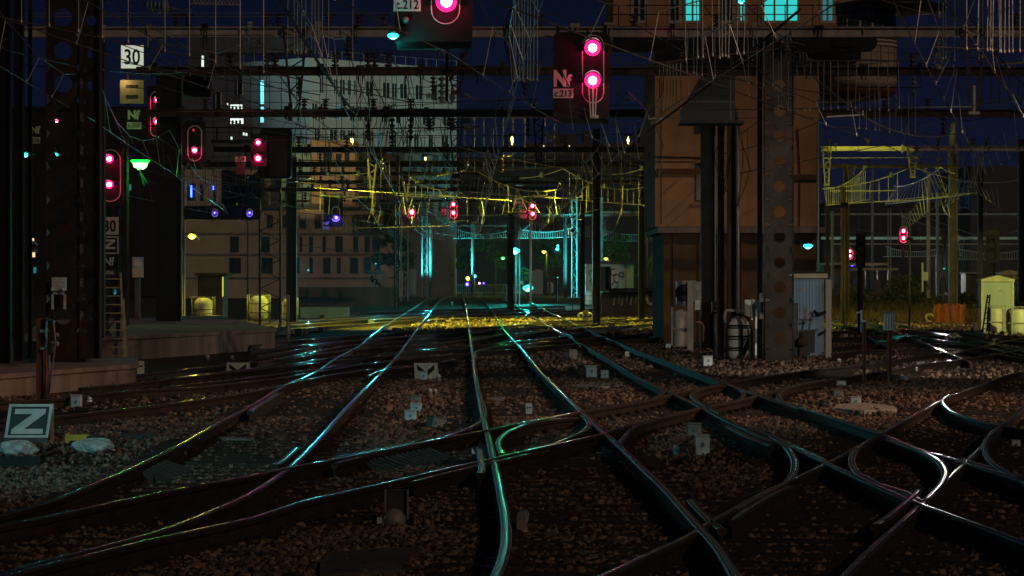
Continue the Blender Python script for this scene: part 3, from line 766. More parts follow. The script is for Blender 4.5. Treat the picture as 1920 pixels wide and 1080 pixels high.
for x in (1262, 1310, 1390): mb.box((X_(x, BY), BY+.15, -.3), (X_(x+7, BY), BY+.248, Z_(438, BY)))
mb.build('lower_storey', mat('dark_orange_render', (0.17, 0.095, 0.05), 0.9, 0, 0.25, 1.0, 0.4), sb)  # darker copy of the orange render, recess shade put into its colour
# balcony girder with round-ended cut-outs
Yb = BY - .95
def stadium(x0, x1, z0, z1, n=8, left=True, right=True):
    r = (z1-z0)/2; zc = (z0+z1)/2; o = []
    if right: o += [(x1-r + r*math.sin(math.pi*k/n), zc - r*math.cos(math.pi*k/n)) for k in range(n+1)]
    else: o += [(x1, z0), (x1, z1)]
    if left: o += [(x0+r - r*math.sin(math.pi*k/n), zc + r*math.cos(math.pi*k/n)) for k in range(n+1)]
    else: o += [(x0, z1), (x0, z0)]
    return o
mb = MB(); mb.prism(stadium(X_(1150, Yb), X_(1645, Yb), Z_(97, Yb), Z_(60, Yb), left=False), Yb, Yb+.12)
for x in (1195, 1290, 1380, 1470, 1560):
    mb.prism(stadium(X_(x, Yb), X_(x+62, Yb), Z_(89, Yb), Z_(68, Yb)), Yb-.04, Yb-.001)
mb.build('balcony_girder', DARK, sb)
mb = MB(); mb.box((X_(1150, Yb), Yb+.12, Z_(62, Yb)), (X_(1640, Yb), BY+.58, Z_(58, Yb))); mb.build('balcony_floor', CONCD, sb)
mb = MB()
for y in (10, 27): mb.tube([P(1150, y, Yb), P(1640, y, Yb)], .02, 6)
for x in range(1160, 1640, 52): mb.tube([P(x, 8, Yb), P(x, 60, Yb)], .018, 6)
mb.build('balcony_railing', DARK, sb)
for x0, x1, mm in ((1183, 1214, GLASSD), (1252, 1278, GLASSD), (1281, 1316, TEALW), (1345, 1378, GLASSD), (1383, 1402, TEALW), (1428, 1500, TEALW), (1537, 1566, TEALD)):
    window(sb, x0, -62, x1, 44, BY + .02, mm, mat('pale_window_frame', (0.5, 0.44, 0.36), 0.6), .1, 2 if x1-x0 > 50 else 1)
for x0, y0, x1, y1 in ((1303, 305, 1326, 378), (1302, 218, 1322, 250)):
    window(sb, x0, y0, x1, y1, BY, GLASSD, CONCD)
mb = MB(); mb.tube([P(1229, 294, BY-.06), P(1345, 296, BY-.06)], .025, 6); mb.tube([P(1229, 303, BY-.05), P(1300, 303, BY-.05)], .015, 5); mb.tube([P(1240, 134, BY-.05), P(1240, 420, BY-.05)], .012, 5); mb.tube([P(1496, 240, BY-.05), P(1500, 330, BY-.05), P(1499, 424, BY-.05)], .02, 5); mb.build('conduit', RUST, sb)
mb = MB(); mb.px(1229, 316, 1342, 327, BY-.16, .159); mb.build('ledge', mat('dark_ledge', (.16, .08, .04), .9, 0, .3, 1), sb)  # dark strip standing for a shadow on the wall
mb = MB(); mb.px(1486, 327, 1536, 337, BY-.16, .159); mb.build('ledge', MATS['dark_ledge'], sb)  # second wall shadow, also built as a dark strip
mb = MB(); mb.box((X_(1296, BY), BY-.12, Z_(386, BY)), (X_(1330, BY), BY-.001, Z_(381, BY))); mb.build('window_sill', CONC, sb)
# rounded bay
bay = MB(); bx = X_(1612, BY); by = BY + 1.2; br = (X_(1690, BY) - bx)
BAYM = mat('bay_panel', (0.5, 0.37, 0.27), 0.6, 0, 0.2, 2)
bay.lathe((bx, by, 0), [(br*.94, Z_(163, BY)), (br, Z_(146, BY)), (br, Z_(85, BY)), (br*1.01, Z_(84, BY)), (br*1.01, Z_(80, BY)), (br*.97, Z_(79, BY)), (br*.97, Z_(-60, BY))], 40)
bo = bay.build('bay', BAYM, sb)
mb = MB()
for y in (68, 76, 84): mb.lathe((bx, by, Z_(y+2, BY)), [(br*1.03, 0), (br*1.03, .035)], 40)
mb.build('bay_rail', GALV, bo)
mb = MB()
for y in (98, 113, 128, 143): mb.lathe((bx, by, Z_(y, BY)), [(br*1.006, 0), (br*1.006, .02)], 40)
for k in range(24):
    t = 2*math.pi*k/24; mb.tube([(bx+br*1.003*math.cos(t), by+br*1.003*math.sin(t), Z_(146, BY)), (bx+br*1.003*math.cos(t), by+br*1.003*math.sin(t), Z_(86, BY))], .012, 5)
mb.build('bay_joint', CONCD, bo)
mb = MB()
for k in range(20):
    t0 = math.pi*2*k/20 + .03; t1 = math.pi*2*(k+1)/20 - .03
    a = [(bx+br*.985*math.cos(t), by+br*.985*math.sin(t)) for t in (t0, t1)]
    mb.add([(a[0][0], a[0][1], Z_(60, BY)), (a[1][0], a[1][1], Z_(60, BY)), (a[1][0], a[1][1], Z_(18, BY)), (a[0][0], a[0][1], Z_(18, BY))], [(0,1,2,3)])
mb.build('bay_glazing', GLASSD, bo)
mb = MB(); mb.lathe((bx, by, Z_(168, BY)), [(br*.8, -.25), (br*.98, 0), (br*.97, .07)], 40); mb.build('bay_soffit', mat('red_band', (0.2, 0.05, 0.04), 0.7), bo)
mb = MB(); mb.lathe((bx + 1.0, by, Z_(14, BY)), [(1.2, -.12), (2.15, 0), (2.2, .12), (1.6, .3)], 44); mb.build('bay_roof', BLACK, sb)
mb = MB(); mb.box((X_(1536, BY), BY+.3, Z_(178, BY)), (X_(1640, BY), BY+6, Z_(142, BY))); mb.build('underside_beam', BLACK, sb)

# white apartment building
WB_L = mat('white_render', (0.62, 0.66, 0.64), 0.85, 0, 0.08, .4)  # white with the floodlight's teal cast put into the colour
def facade_building(label, corner, right_end, left_end, ztop, m, rows, cols_r, panes, group=None, wz=(1.0, 1.5), cat='building', roofbits=True, lit=()):
    cx, cy = corner; rx, ry = right_end; lx, ly = left_end
    root = thing('apartment_building', label, cat, (cx, cy, 0.7), group)
    bx_, by_ = rx + lx - cx, ry + ly - cy
    mb = MB(); pts = [(cx, cy), (rx, ry), (bx_, by_), (lx, ly)]
    mb.add([(x, y, 0.5) for x, y in pts] + [(x, y, ztop) for x, y in pts], [(0,1,5,4),(1,2,6,5),(2,3,7,6),(3,0,4,7),(4,5,6,7)])
    wall = mb.build('wall', m, root)
    if roofbits:
        mb = MB()
        for (ax, ay), (ex, ey) in (((cx, cy), (rx, ry)), ((cx, cy), (lx, ly))):
            n = 14
            for k in range(n+1):
                q = Vector((ax+(ex-ax)*k/n, ay+(ey-ay)*k/n, ztop)); mb.bar(q, q+Vector((0, 0, 1.0)), .07)
            mb.bar((ax, ay, ztop+1.0), (ex, ey, ztop+1.0), .07)
        mb.build('roof_railing', GALV, root)
    return root
def owin(parent, A, B, s, wd, z0, z1, pane, frame, mull=1):
    # a window at distance s along the wall line A-B; frame proud of the wall, pane set back in it
    A = Vector((*A, 0)); B = Vector((*B, 0)); d = (B-A).normalized(); n = Vector((d.y, -d.x, 0))
    ang = math.atan2(d.y, d.x); fw = .08
    def bx(mb, sa, sb_, za, zb, o0, o1):
        c = A + d*((sa+sb_)/2) + n*((o0+o1)/2)
        mb.obox((c.x, c.y, (za+zb)/2), (sb_-sa, o1-o0, zb-za), ang)
    mb = MB()
    bx(mb, s, s+fw, z0, z1, -.02, .09); bx(mb, s+wd-fw, s+wd, z0, z1, -.02, .09)
    bx(mb, s+fw, s+wd-fw, z0, z0+fw, -.02, .14); bx(mb, s+fw, s+wd-fw, z1-fw, z1, -.02, .09)
    for k in range(mull):
        q = s + wd*(k+1)/(mull+1); bx(mb, q-.03, q+.03, z0+fw, z1-fw, -.02, .06)
    f = mb.build('window', frame, parent)
    mb = MB(); bx(mb, s+fw, s+wd-fw, z0+fw, z1-fw, -.01, .012); mb.build('pane', pane, f)
    return f
# the white block
c0 = (X_(580, 345), 345.0); c1 = (X_(856, 363), 363.0); c2 = (X_(300, 362), 362.0)
wbl = facade_building('tall white apartment block with rows of narrow windows and a railed roof', c0, c1, c2, Z_(108, 345), WB_L, 0, 0, None)
Lr = (Vector(c1) - Vector(c0)).length
for zr_, off in ((26.0, 1.6), (22.9, .3), (19.9, .7)):
    s = off; k = 0
    while s < Lr - 1.2:
        wd = rnd.choice((.75, 1.0, 1.35)); g = rnd.random()
        owin(wbl, c0, c1, s, wd, zr_-1.0, zr_+.95, GLASSD if g < .93 else TEALD, WHITE)
        s += wd + rnd.choice((.25, .35, 1.3, 1.5)); k += 1
s = .4
while s < Lr - 1:
    owin(wbl, c0, c1, s, .8, 15.9, 17.9, rnd.choice((GLASSD, GLASSD, TEALD)), WHITE, 0); s += rnd.choice((1.1, 1.4, 1.9))
for z in (3.0, 6.1, 9.2, 12.3):
    for s in (Lr-2.0, Lr-4.8): owin(wbl, c0, c1, s, 1.3, z, z+2.0, GLASSD, WHITE)
mb = MB()        # balcony rail with glowing posts, below the last full row
A = Vector((*c0, 0)); d = (Vector((*c1, 0)) - A).normalized(); n = Vector((d.y, -d.x, 0))
for k in range(40):
    q = A + d*(.6 + k*Lr/41) + n*.5; mb.bar((q.x, q.y, 14.9), (q.x, q.y, 15.9), .05)
mb.bar(A+n*.5+Vector((0,0,15.9)), A+n*.5+d*Lr+Vector((0,0,15.9)), .06)
mb.obox((A+d*Lr/2+n*.28+Vector((0,0,14.85)))[:], (Lr, .54, .1), math.atan2(d.y, d.x)); mb.build('balcony', GREYP, wbl)
L2n = (Vector(c2) - Vector(c0)).length
sA = Vector(c0); sd = (Vector(c2)-Vector(c0)).normalized()
def on_left(px):      # where the left wall stands in column px
    best = min((abs(960 + F*(sA+sd*s).x/(sA+sd*s).y - px), s) for s in np.linspace(0, L2n, 400)); return L2n - best[1]
for px, y, pane, wd, hh in ((492, 173, CYANW, .75, 1.5), (492, 207, CYANW, .7, .5), (492, 223, CYANW, .7, .5), (381, 117, WHITEW, .6, .9), (410, 190, GLASSD, 1, 1.2), (450, 160, GLASSD, 1, 1.2), (545, 210, GLASSD, 1, 1.2)):
    s = on_left(px); q = sA + sd*(L2n-s); z = Z_(y, q.y)
    owin(wbl, c2, c0, s - wd/2, wd, z-hh, z+hh, pane, WHITE, 0)
mb = MB(); mb.box((X_(400, 366), 366, Z_(98, 366)), (X_(575, 366), 371, Z_(72, 366))); mb.box((X_(430, 366), 366.5, Z_(72, 366)), (X_(520, 366), 370, Z_(64, 366)))
mb.build('roof_plant_room', mat('dim_roof', (0.12, 0.14, 0.17), 0.9), wbl)

def front_building(label, x0, x1, y0, Y, dep, m, name='building', cat='building', group=None, yb=None):
    root = thing(name, label, cat, (X_((x0+x1)/2, Y), Y, gz(Y)-.2), group)
    mb = MB(); mb.box((X_(x0, Y), Y, gz(Y)-.4 if yb is None else Z_(yb, Y)), (X_(x1, Y), Y+dep, Z_(y0, Y))); mb.build('wall', m, root)
    return root
BEI = mat('beige_cladding', (0.5, 0.36, 0.26), 0.85, 0, 0.12, .5, 0.2)
def add_windows(root, Y, rects, pane=GLASSD, frame=CONCD, mull=1):
    for x0, y0, x1, y1 in rects: window(root, x0, y0, x1, y1, Y, pane, frame, None, mull, .06)
b = front_building('long beige brick building with tall dark windows facing the tracks', 345, 745, 392, 286, 14, BEI)
rects = []
for y0, y1, xs in ((443, 473, ((432, 448), (490, 506), (562, 567), (580, 587), (605, 611), (629, 643), (663, 672), (684, 694), (698, 712))),
                   (483, 513, ((430, 452), (490, 512), (555, 562), (580, 587), (606, 620), (632, 639), (657, 672), (682, 696), (702, 714))),
                   (403, 428, ((500, 512), (530, 542), (562, 574), (590, 602)))):
    for xa, xb in xs: rects.append((xa, y0, xb, y1))
add_windows(b, 286, rects)
mb = MB()
for y in (476, 437, 520): mb.box((X_(345, 286), 285.86, Z_(y+2, 286)), (X_(745, 286), 285.999, Z_(y-1, 286)))
mb.build('string_course', CONC, b)
window(b, 664, 402, 738, 438, 286, mat('grey_curtain_wall', (0.05, 0.08, 0.085), 0.3, 0, 0.3, .6), CONCD, None, 7, .3)
mb = MB(); mb.box((X_(343, 286), 285.8, Z_(393, 286)), (X_(747, 286), 300.2, Z_(388, 286))); mb.build('roof', CONCD, b)
b = front_building('brown narrow house front with balcony slabs at the end of the white block', 746, 819, 372, 320, 12, mat('brown_cladding', (0.13, 0.085, 0.07), 0.85, 0, 0.2, .6), 'apartment_building')
add_windows(b, 320, [(x, y, x+11, y+22) for y in (422, 456, 496) for x in (758, 780, 802)])
mb = MB()
for y in (446, 481, 520): mb.box((X_(746, 320), 319.2, Z_(y+10, 320)), (X_(832, 320), 319.99, Z_(y, 320)))
mb.build('balcony', mat('brown_balcony', (0.1, 0.05, 0.045), .8), b)
b = front_building('cream clad building with a blue light tube and a dark glass middle, at left', 344, 492, 318, 301, 10, mat('cream_cladding', (0.6, 0.5, 0.34), 0.8, 0, 0.15, 1.5, streak=True))
mb = MB()
for k in range(14): mb.box((X_(346+k*5, 301), 300.97, Z_(386, 301)), (X_(346+k*5, 301)+.03, 300.998, Z_(320, 301)))
mb.build('cladding_joint', CONCD, b)
window(b, 416, 319, 459, 388, 301, mat('blue_curtain_wall', (0.02, 0.06, 0.1), 0.2, 0, .4, .5), DARK, None, 6, .1)
window(b, 461, 328, 486, 388, 301, mat('teal_panel', (0.32, 0.62, 0.52), 0.6, 0, .12, .5), DARK, None, 2, .08)
for r_ in ((352, 345, 366, 376), (375, 346, 382, 377), (400, 348, 406, 377)): window(b, *r_, 301, GLASSD, CONCD, None, 0, .06)
for r_ in ((357.5, 348, 360.5, 370), (399.6, 349, 401.4, 356)):
    mb = MB(); mb.box((X_(r_[0], 301), 300.7, Z_(r_[3], 301)), (X_(r_[2], 301), 300.88, Z_(r_[1], 301))); mb.build('light_tube', BLUEW, b)
b = front_building('pale green panelled stair tower beside the lit cream gable', 526, 581, 268, 292, 7, mat('green_panel', (0.36, 0.62, 0.52), 0.7, 0, 0.1, .6))  # the teal light on this tower is put into the panel colour
mb = MB()
for y in (283, 305, 330, 352, 375): mb.box((X_(526, 292), 291.8, Z_(y+4, 292)), (X_(581, 292), 291.99, Z_(y, 292)))
for x in (540, 553, 566): mb.box((X_(x, 292), 291.85, Z_(395, 292)), (X_(x+1.6, 292), 291.995, Z_(268, 292)))
mb.build('panel_joint', DARK, b)
b = front_building('warm lit cream gable standing beneath the white apartment block', 582, 666, 263, 293, 7, mat('warm_render', (0.62, 0.45, 0.26), 0.85, 0, 0.12, .6))
add_windows(b, 293, [(606, 286, 622, 304), (630, 288, 640, 306), (600, 314, 611, 328), (646, 286, 655, 304)])
b = front_building('dim grey lower wing with small windows under the white block', 667, 852, 285, 310, 8, mat('dim_render', (0.16, 0.13, 0.12), 0.9, 0, 0.2, .5), 'apartment_building')
add_windows(b, 310, [(x, y, x+9, y+13) for y in (292, 315) for x in (672, 690, 708, 742, 765, 790, 812, 832)])
# far skyline
DKB = mat('night_building', (0.03, 0.026, 0.028), .9, 0, .3, .2)
b = front_building('dark station building filling the gap behind the left columns', -260, 343, 205, 335, 20, DKB, 'building')
for k, (x, y, mm) in enumerate(((46, 330, DKB), (58, 446, WARMW), (60, 470, WARMW), (240, 345, TEALD), (232, 415, GLASSD), (240, 470, GLASSD), (195, 520, WHITEW), (212, 540, TEALD), (62, 500, TEALD), (310, 425, TEALD), (160, 330, GLASSD))): window(b, x, y, x+7, y+13, 335, mm, DARK, None, 0, .1)
mb = MB(); mb.box((X_(-262, 335), 334.6, Z_(206, 335)), (X_(345, 335), 355.4, Z_(200, 335))); mb.build('roof', DARK, b)
SKY_ = mat('far_tower', (0.1, 0.085, 0.085), 0.9, 0, .12, .03)
for i, (x0, x1, y0, lab) in enumerate(((1037, 1051, 245, 'far grey tower block, the left of a close pair on the skyline'), (1053, 1083, 251, 'far wide grey block standing in the skyline between two towers'), (1094, 1108, 245, 'far slim grey tower on the skyline just under the c.213 signal'), (1200, 1210, 239, 'far slim tower on the skyline beside the orange building'))):
    front_building(lab, x0, x1, y0, 900, 20, SKY_, 'tower_block', 'tower block', 'far tower blocks')
b = front_building('long low grey building across the skyline behind the yellow-lit catenary', 985, 1232, 268, 700, 30, SKY_)
for x in (1018, 1057, 1066, 1217, 1224): window(b, x, 272, x+3, 277, 700, WARMW, DARK, None, 0)
b = front_building('long dark glazed hall with curved skylights behind the middle wires', 862, 1238, 293, 520, 40, mat('hall_wall', (0.05, 0.055, 0.065), 0.8, 0, .2, .05), 'hall', 'hall')
for k, x in enumerate((921, 960, 985, 1025, 1092, 1105, 1200)): window(b, x, 297, x+14+4*(k % 3), 307, 520, mat('skylight', (0.22, 0.25, 0.3), .4), DARK, None, 0, .1)
for k, x in enumerate((930, 970, 1010, 1060, 1120, 1170)): window(b, x, 330, x+30, 342, 520, mat('grey_shed_glass', (0.1, 0.12, 0.14), .4), DARK, None, 3, .1)
for x in (965, 812): window(b, x, 347, x+17, 349.5, 519.5, WHITEW, DARK, None, 0)
front_building('dark square block on the skyline near the upper right edge', 1820, 1925, 311, 420, 30, mat('dim_block', (0.075, 0.062, 0.06), 0.9, 0, .1, .1), 'tower_block', 'tower block')
front_building('long dim wall under the dark skyline block at right', 1545, 2000, 380, 480, 30, mat('dim_wall', (0.035, 0.03, 0.032), 0.9, 0, .3, .1), 'hall', 'hall')
front_building('grey panel building left of the white block, seen between the gantries', 352, 440, 70, 380, 10, mat('night_panel', (0.1, 0.11, 0.14), .8, 0, .2, .3), 'apartment_building')
# lattice, its blue light put into the steel colour
mb = MB(); Yl = 390
for k in range(16):
    p = P(1782 + rnd.uniform(-6, 36), 338+rnd.uniform(0, 52), Yl+rnd.uniform(0, 3)); q = P(1782 + rnd.uniform(-6, 36), 338+rnd.uniform(0, 52), Yl+rnd.uniform(0, 3)); mb.bar(p, q, .12)
for x in (1780, 1797, 1815): mb.bar(P(x, 336, Yl), P(x+2, 395, Yl), .16)
for y in (340, 362, 388): mb.bar(P(1778, y, Yl), P(1818, y+2, Yl), .14)
tag(mb.build('steel_lattice', mat('blue_steel', (0.03, 0.2, 0.55), .5)), 'blue lit steel lattice standing against the dark block on the right skyline', 'lattice')
# crane jib at the very top
mb = MB(); Yc = 420
for k in range(13):
    x = 360 + k*7
    mb.bar(P(x, 8 - (k)*.0, Yc), P(x+3.5, -1, Yc), .1); mb.bar(P(x+3.5, -1, Yc), P(x+7, 8, Yc), .1)
mb.bar(P(355, 7, Yc), P(452, 9, Yc), .14); mb.bar(P(355, -1, Yc), P(452, -1, Yc), .14)
tag(mb.build('crane_jib', GREYP), 'grey lattice crane jib high in the sky above the white block', 'crane')

# small buildings and walls in the yard
b = front_building('small beige graffiti-covered hut with a flat dark roof left of the orange building', 1098, 1172, 494, 245, 5, mat('hut_wall', (0.4, 0.3, 0.26), .85, 0, .2, 1), 'hut', 'hut', yb=547)
mb = MB(); mb.box((X_(1094, 245), 244.6, Z_(495, 245)), (X_(1190, 245), 250.3, Z_(490, 245))); mb.build('roof', RUST, b)
mb = MB(); mb.box((X_(1172.2, 245), 245.2, Z_(547, 245)), (X_(1188, 245), 249, Z_(495.2, 245)));
mb.build('side_wall', mat('yellow_plank', (0.5, 0.36, 0.16), .8, 0, .3, 2, streak=True), b)
mb = MB(); mb.box((X_(1126, 245), 244.9, Z_(546, 245)), (X_(1142, 245), 244.99, Z_(500, 245))); mb.build('door', DARK, b)
mb = MB()
for cx, cy, r in ((1108, 512, 4), (1112, 528, 5), (1150, 510, 5), (1157, 522, 6), (1153, 535, 5), (1165, 515, 4)):
    n = 16; pts = [P(cx + r*math.cos(t*2*math.pi/n+cx) * (1+.3*math.sin(3*t)), cy + r*1.2*math.sin(t*2*math.pi/n+cx), 244.93) for t in range(14)]
    mb.tube(pts, .05, 5)
mb.build('graffiti', BOXD, b)
Yw = 190
w_ = thing('low_wall', 'low graffiti-covered wall with a black pipe along its top, left of the orange building', 'wall', (X_(1180, Yw), Yw, -.2))
mb = MB(); mb.box((X_(1128, Yw), Yw, -.3), (X_(1240, Yw), Yw+.5, Z_(549, Yw))); mb.build('wall', mat('dark_wall', (0.1, 0.075, 0.065), .9, 0, .4, 1.2), w_)
mb = MB(); mb.tube([P(1140, 500, Yw-.4), P(1141, 542, Yw-.4), P(1150, 546, Yw-.4), P(1238, 545, Yw-.4)], .19, 8); mb.build('pipe', BLACK, w_)
mb = MB()
n = 24; mb.tube([P(1220 + 8*math.cos(2*math.pi*k/n), 559 + 12*math.sin(2*math.pi*k/n), Yw-.03) for k in range(n+1)], .13, 6)
for cx in (1150, 1165, 1182): mb.tube([P(cx, 572, Yw-.03), P(cx+3, 555, Yw-.03), P(cx+9, 568, Yw-.03), P(cx+12, 553, Yw-.03)], .07, 5)
mb.build('graffiti', GRAF, w_)
b = front_building('little pale kiosk with a looping black tag, in front of the beige brick building', 690, 720, 509, 270, 3, mat('kiosk', (0.36, 0.33, 0.3), .8, 0, .15, 1), 'kiosk', 'kiosk', yb=543)
mb = MB(); mb.tube([P(694+2*k*.8 + 3*math.sin(k*1.3), 518+1.6*k+5*math.cos(k*1.7), 269.95) for k in range(12)], .09, 5); mb.build('graffiti', BLACK, b)
mb = MB(); mb.box((X_(688.5, 270), 269.7, Z_(510, 270)), (X_(721.5, 270), 273.2, Z_(507, 270))); mb.build('roof', CONC, b)
b = front_building('tall pale green-grey trackside cabinet left of the small cyan-lit tank', 997, 1018, 508, 275, 2.5, mat('cabinet_grey', (0.33, 0.36, 0.33), .7, 0, .2, 1.5, streak=True), 'cabinet', 'cabinet', yb=552)
mb = MB(); xa, xb, Yk = X_(995.5, 275), X_(1020, 275), 274.8
mb.prism([(xa, Z_(509, 275)), (xb, Z_(509, 275)), ((xa+xb)/2, Z_(504, 275))], Yk, 277.7); mb.build('roof', GREYP, b)
mb = MB(); mb.box((X_(768, 265), 265, Z_(552, 265)), (X_(780, 265), 266, Z_(505, 265))); tag(mb.build('cabinet', CONC), 'narrow concrete cabinet behind the grey lattice mast of the single red lamp', 'cabinet')
# beige shed with ridged side at left
b = front_building('grey-brown ridged sheet metal shed behind the yellow-lit tank', 371, 418, 516, 176, 3, mat('shed', (0.17, 0.13, 0.12), .7, 0, .3, 1.5, streak=True), 'shed', 'shed')
mb = MB()
for k in range(15): mb.box((X_(372+k*3.1, 176), 175.93, ground(176)), (X_(373.2+k*3.1, 176), 175.998, Z_(518, 176)))
mb.build('ridge', RUST, b)
mb = MB(); mb.box((X_(366, 176), 175.7, Z_(517, 176)), (X_(426, 176), 179.3, Z_(512, 176))); mb.build('roof', RUST, b)
mb = MB(); mb.box((X_(417, 176), 175.9, Z_(556, 176)), (X_(419, 176), 176.0, Z_(519, 176))); mb.build('light_tube', emis('yellow_tube', (.8, .8, .1), .8), b)
# long low fence wall / brown parapet at left middle
Yw = 235
mb = MB(); mb.box((X_(560, Yw), Yw, ground(Yw)-.2), (X_(748, Yw), Yw+.4, Z_(538, Yw))); tag(mb.build('parapet_wall', mat('brown_wall', (0.13, 0.07, 0.05), .9, 0, .4, .8, streak=True)), 'long brown parapet wall below the graffiti kiosk', 'wall')
mb2 = MB(); mb2.box((X_(563, 185), 185, ground(185)), (X_(655, 185), 185.3, Z_(576, 185))); tag(mb2.build('tarpaulin_wall', mat('mint_wall', (0.3, 0.55, 0.45), .8, 0, .2, 1)), 'low mint green lit wall beyond the tracks, left of the middle', 'wall')
# platform canopy at right
Yp = 215
c_ = thing('platform_canopy', 'low flat-roofed brown platform shelter with pale roof edge behind the blue cabinet', 'shelter', (X_(1600, Yp), Yp, ground(Yp)))
mb = MB(); mb.box((X_(1545, Yp), Yp, Z_(516, Yp)), (X_(1585, Yp), Yp+6, Z_(496, Yp))); mb.build('wall', mat('brown_planks', (0.12, 0.085, 0.06), .8, 0, .3, 2, streak=True), c_)
mb = MB(); mb.box((X_(1543, Yp), Yp-.5, Z_(497, Yp)), (X_(1663, Yp), Yp+6, Z_(493, Yp))); mb.build('roof', GREYP, c_)
mb = MB(); mb.box((X_(1590, Yp), Yp-2.5, Z_(507, Yp)), (X_(1676, Yp), Yp-.6, Z_(503, Yp))); mb.build('lower_roof', GREYP, c_)
for x in (1600, 1618, 1640, 1660):
    mb = MB(); mb.box((X_(x, Yp), Yp-1.5, ground(Yp)), (X_(x+3, Yp), Yp-1.4, Z_(507.2, Yp))); mb.build('post', MIDST, c_)
Yp = 200
mb = MB(); mb.box((X_(1560, Yp), Yp, ground(Yp)-.2), (X_(1668, Yp), Yp+2, Z_(541, Yp))); mb.box((X_(1634, Yp), Yp-.5, ground(Yp)-.2), (X_(1650, Yp), Yp-.01, Z_(524, Yp)))
tag(mb.build('loading_platform', CONCD), 'short dark concrete loading platform below the brown shelter', 'platform')
# ------------------------------------------------------------------ signals and lamps
RED_C, RED_R = emis('red_lens_core', (1.0, 0.72, 0.95), 14.0), emis('red_lens_ring', (1.0, 0.01, 0.13), 3.0)
RED_D = emis('red_lens_dim', (1.0, 0.03, 0.1), 0.5)
VIO_C = emis('violet_lens_core', (0.8, 0.72, 1.0), 16.0)
CYA_C, CYA_R = emis('cyan_lens_core', (0.4, 1.0, 0.97), 2.0), emis('cyan_lens_ring', (0.02, 0.75, 0.7), 3.0)
BLU_C, BLU_R = emis('blue_lens_core', (0.5, 0.46, 1.0), 2.6), emis('blue_lens_ring', (0.06, 0.02, 1.0), 4.0)
GRN_C, GRN_R = emis('green_lens_core', (0.42, 1.0, 0.36), 2.6), emis('green_lens_ring', (0.01, 0.9, 0.06), 3.0)
YEL_C, YEL_R = emis('yellow_lens_core', (1.0, 0.96, 0.22), 2.4), emis('yellow_lens_ring', (0.8, 0.75, 0.02), 2.0)
LC = {'red': (RED_C, RED_R, (1, .015, .13)), 'bigred': (VIO_C, RED_R, (1, .012, .12)), 'cyan': (CYA_C, CYA_R, (.03, .9, .8)), 'blue': (BLU_C, BLU_R, (.12, .08, 1)),
      'green': (GRN_C, GRN_R, (.03, 1, .08)), 'yellow': (YEL_C, YEL_R, (1, .9, .08)), 'dim': (RED_D, RED_D, None), 'off': (BLACK, DARK, None)}
PLATEB = mat('plate_black', (0.02, 0.018, 0.018), .5, 0, .3, 4)
def lens(root, px, py, r, Y, kind, energy=None, hood=True):
    c, rg, col = LC[kind]; rm = r * Y / F; p = P(px, py, Y)
    if kind in ('off', 'dim') and hood is None: hood = True
    mb = MB(); mb.disc(p + Vector((0, -.03, 0)), 0, rm*.52, 20, 0); mb.disc(p + Vector((0, -.026, 0)), rm*.52, rm, 20, 1)
    mb.lathe(p, [(rm*1.04, 0), (rm*1.04, -.025)], 20, 2, 'Y')
    lo = mb.build('lens', [c, rg, BLACK], root)
    if hood:
        mb = MB(); n = 14; vs = []; fs = []; L = rm * 2.2
        for k in range(n+1):
            t = math.pi * (-.08 + 1.16*k/n)
            a, b = math.cos(t), math.sin(t)
            vs += [(p.x+a*rm*1.12, Y-.02, p.z+b*rm*1.12), (p.x+a*rm*1.12, Y-L*(.35+.65*max(0, b)), p.z+b*rm*1.12), (p.x+a*rm*1.2, Y-.02, p.z+b*rm*1.2), (p.x+a*rm*1.2, Y-L*(.35+.65*max(0, b)), p.z+b*rm*1.2)]
        for k in range(n):
            i = 4*k; j = i+4; fs += [(i, j, j+1, i+1), (i+2, i+3, j+3, j+2), (i+1, j+1, j+3, i+3)]
        mb.add(vs, fs); mb.build('hood', BLACK, lo)
    if energy: light('POINT', p + Vector((0, -.18 - rm, -.0)), energy, col, root, .05)
    return lo
def signal(label, Y, panel, oval, lenses, plates=(), cat='signal', group='light signals over and beside the tracks', name='rail_signal', post=None, box=True, ladder=False):
    x0, y0, x1, y1 = panel
    root = thing(name, label, cat, tuple(P((x0+x1)/2, y1, Y)), group)
    mb = MB(); mb.prism(stadium_px(panel, Y, .12), Y, Y+.05); mb.build('panel', PLATEB, root)
    if box:
        mb = MB(); mb.box((X_(x0+(x1-x0)*.2, Y), Y+.051, Z_(y1-(y1-y0)*.1, Y)), (X_(x1-(x1-x0)*.2, Y), Y+.35, Z_(y0+(y1-y0)*.1, Y))); mb.build('lamp_case', BLACK, root)
    if oval:
        ox0, oy0, ox1, oy1 = oval
        w_ = (ox1-ox0)*Y/F; cx = X_((ox0+ox1)/2, Y); zt, zb = Z_(oy0, Y), Z_(oy1, Y); r = w_/2; n = 12
        pts = [(cx - r*math.cos(math.pi*k/n), Y-.012, zt - r + r*math.sin(math.pi*k/n)) for k in range(n+1)] + [(cx + r*math.cos(math.pi*k/n), Y-.012, zb + r - r*math.sin(math.pi*k/n)) for k in range(n+1)]
        pts.append(pts[0]); mb = MB(); mb.tube(pts, max(.014, .02*Y/76*.8), 6, cap=False); mb.build('outline', DARK if all(q[3] in ('off', 'dim') for q in lenses) else WHITE, root)
    for L in lenses: lens(root, L[0], L[1], L[2], Y, L[3], L[4] if len(L) > 4 else None)
    for q in plates: plate(root, Y - .03, *q)
    if post:
        pw, zb = post
        mb = MB(); x = X_((x0+x1)/2, Y); w2 = pw*Y/F
        mb.tube([(x, Y+.2, zb), (x, Y+.2, Z_(y1-(y1-y0)*.2, Y))], w2/2, 10); mb.build('post', DARK, root)
    return root
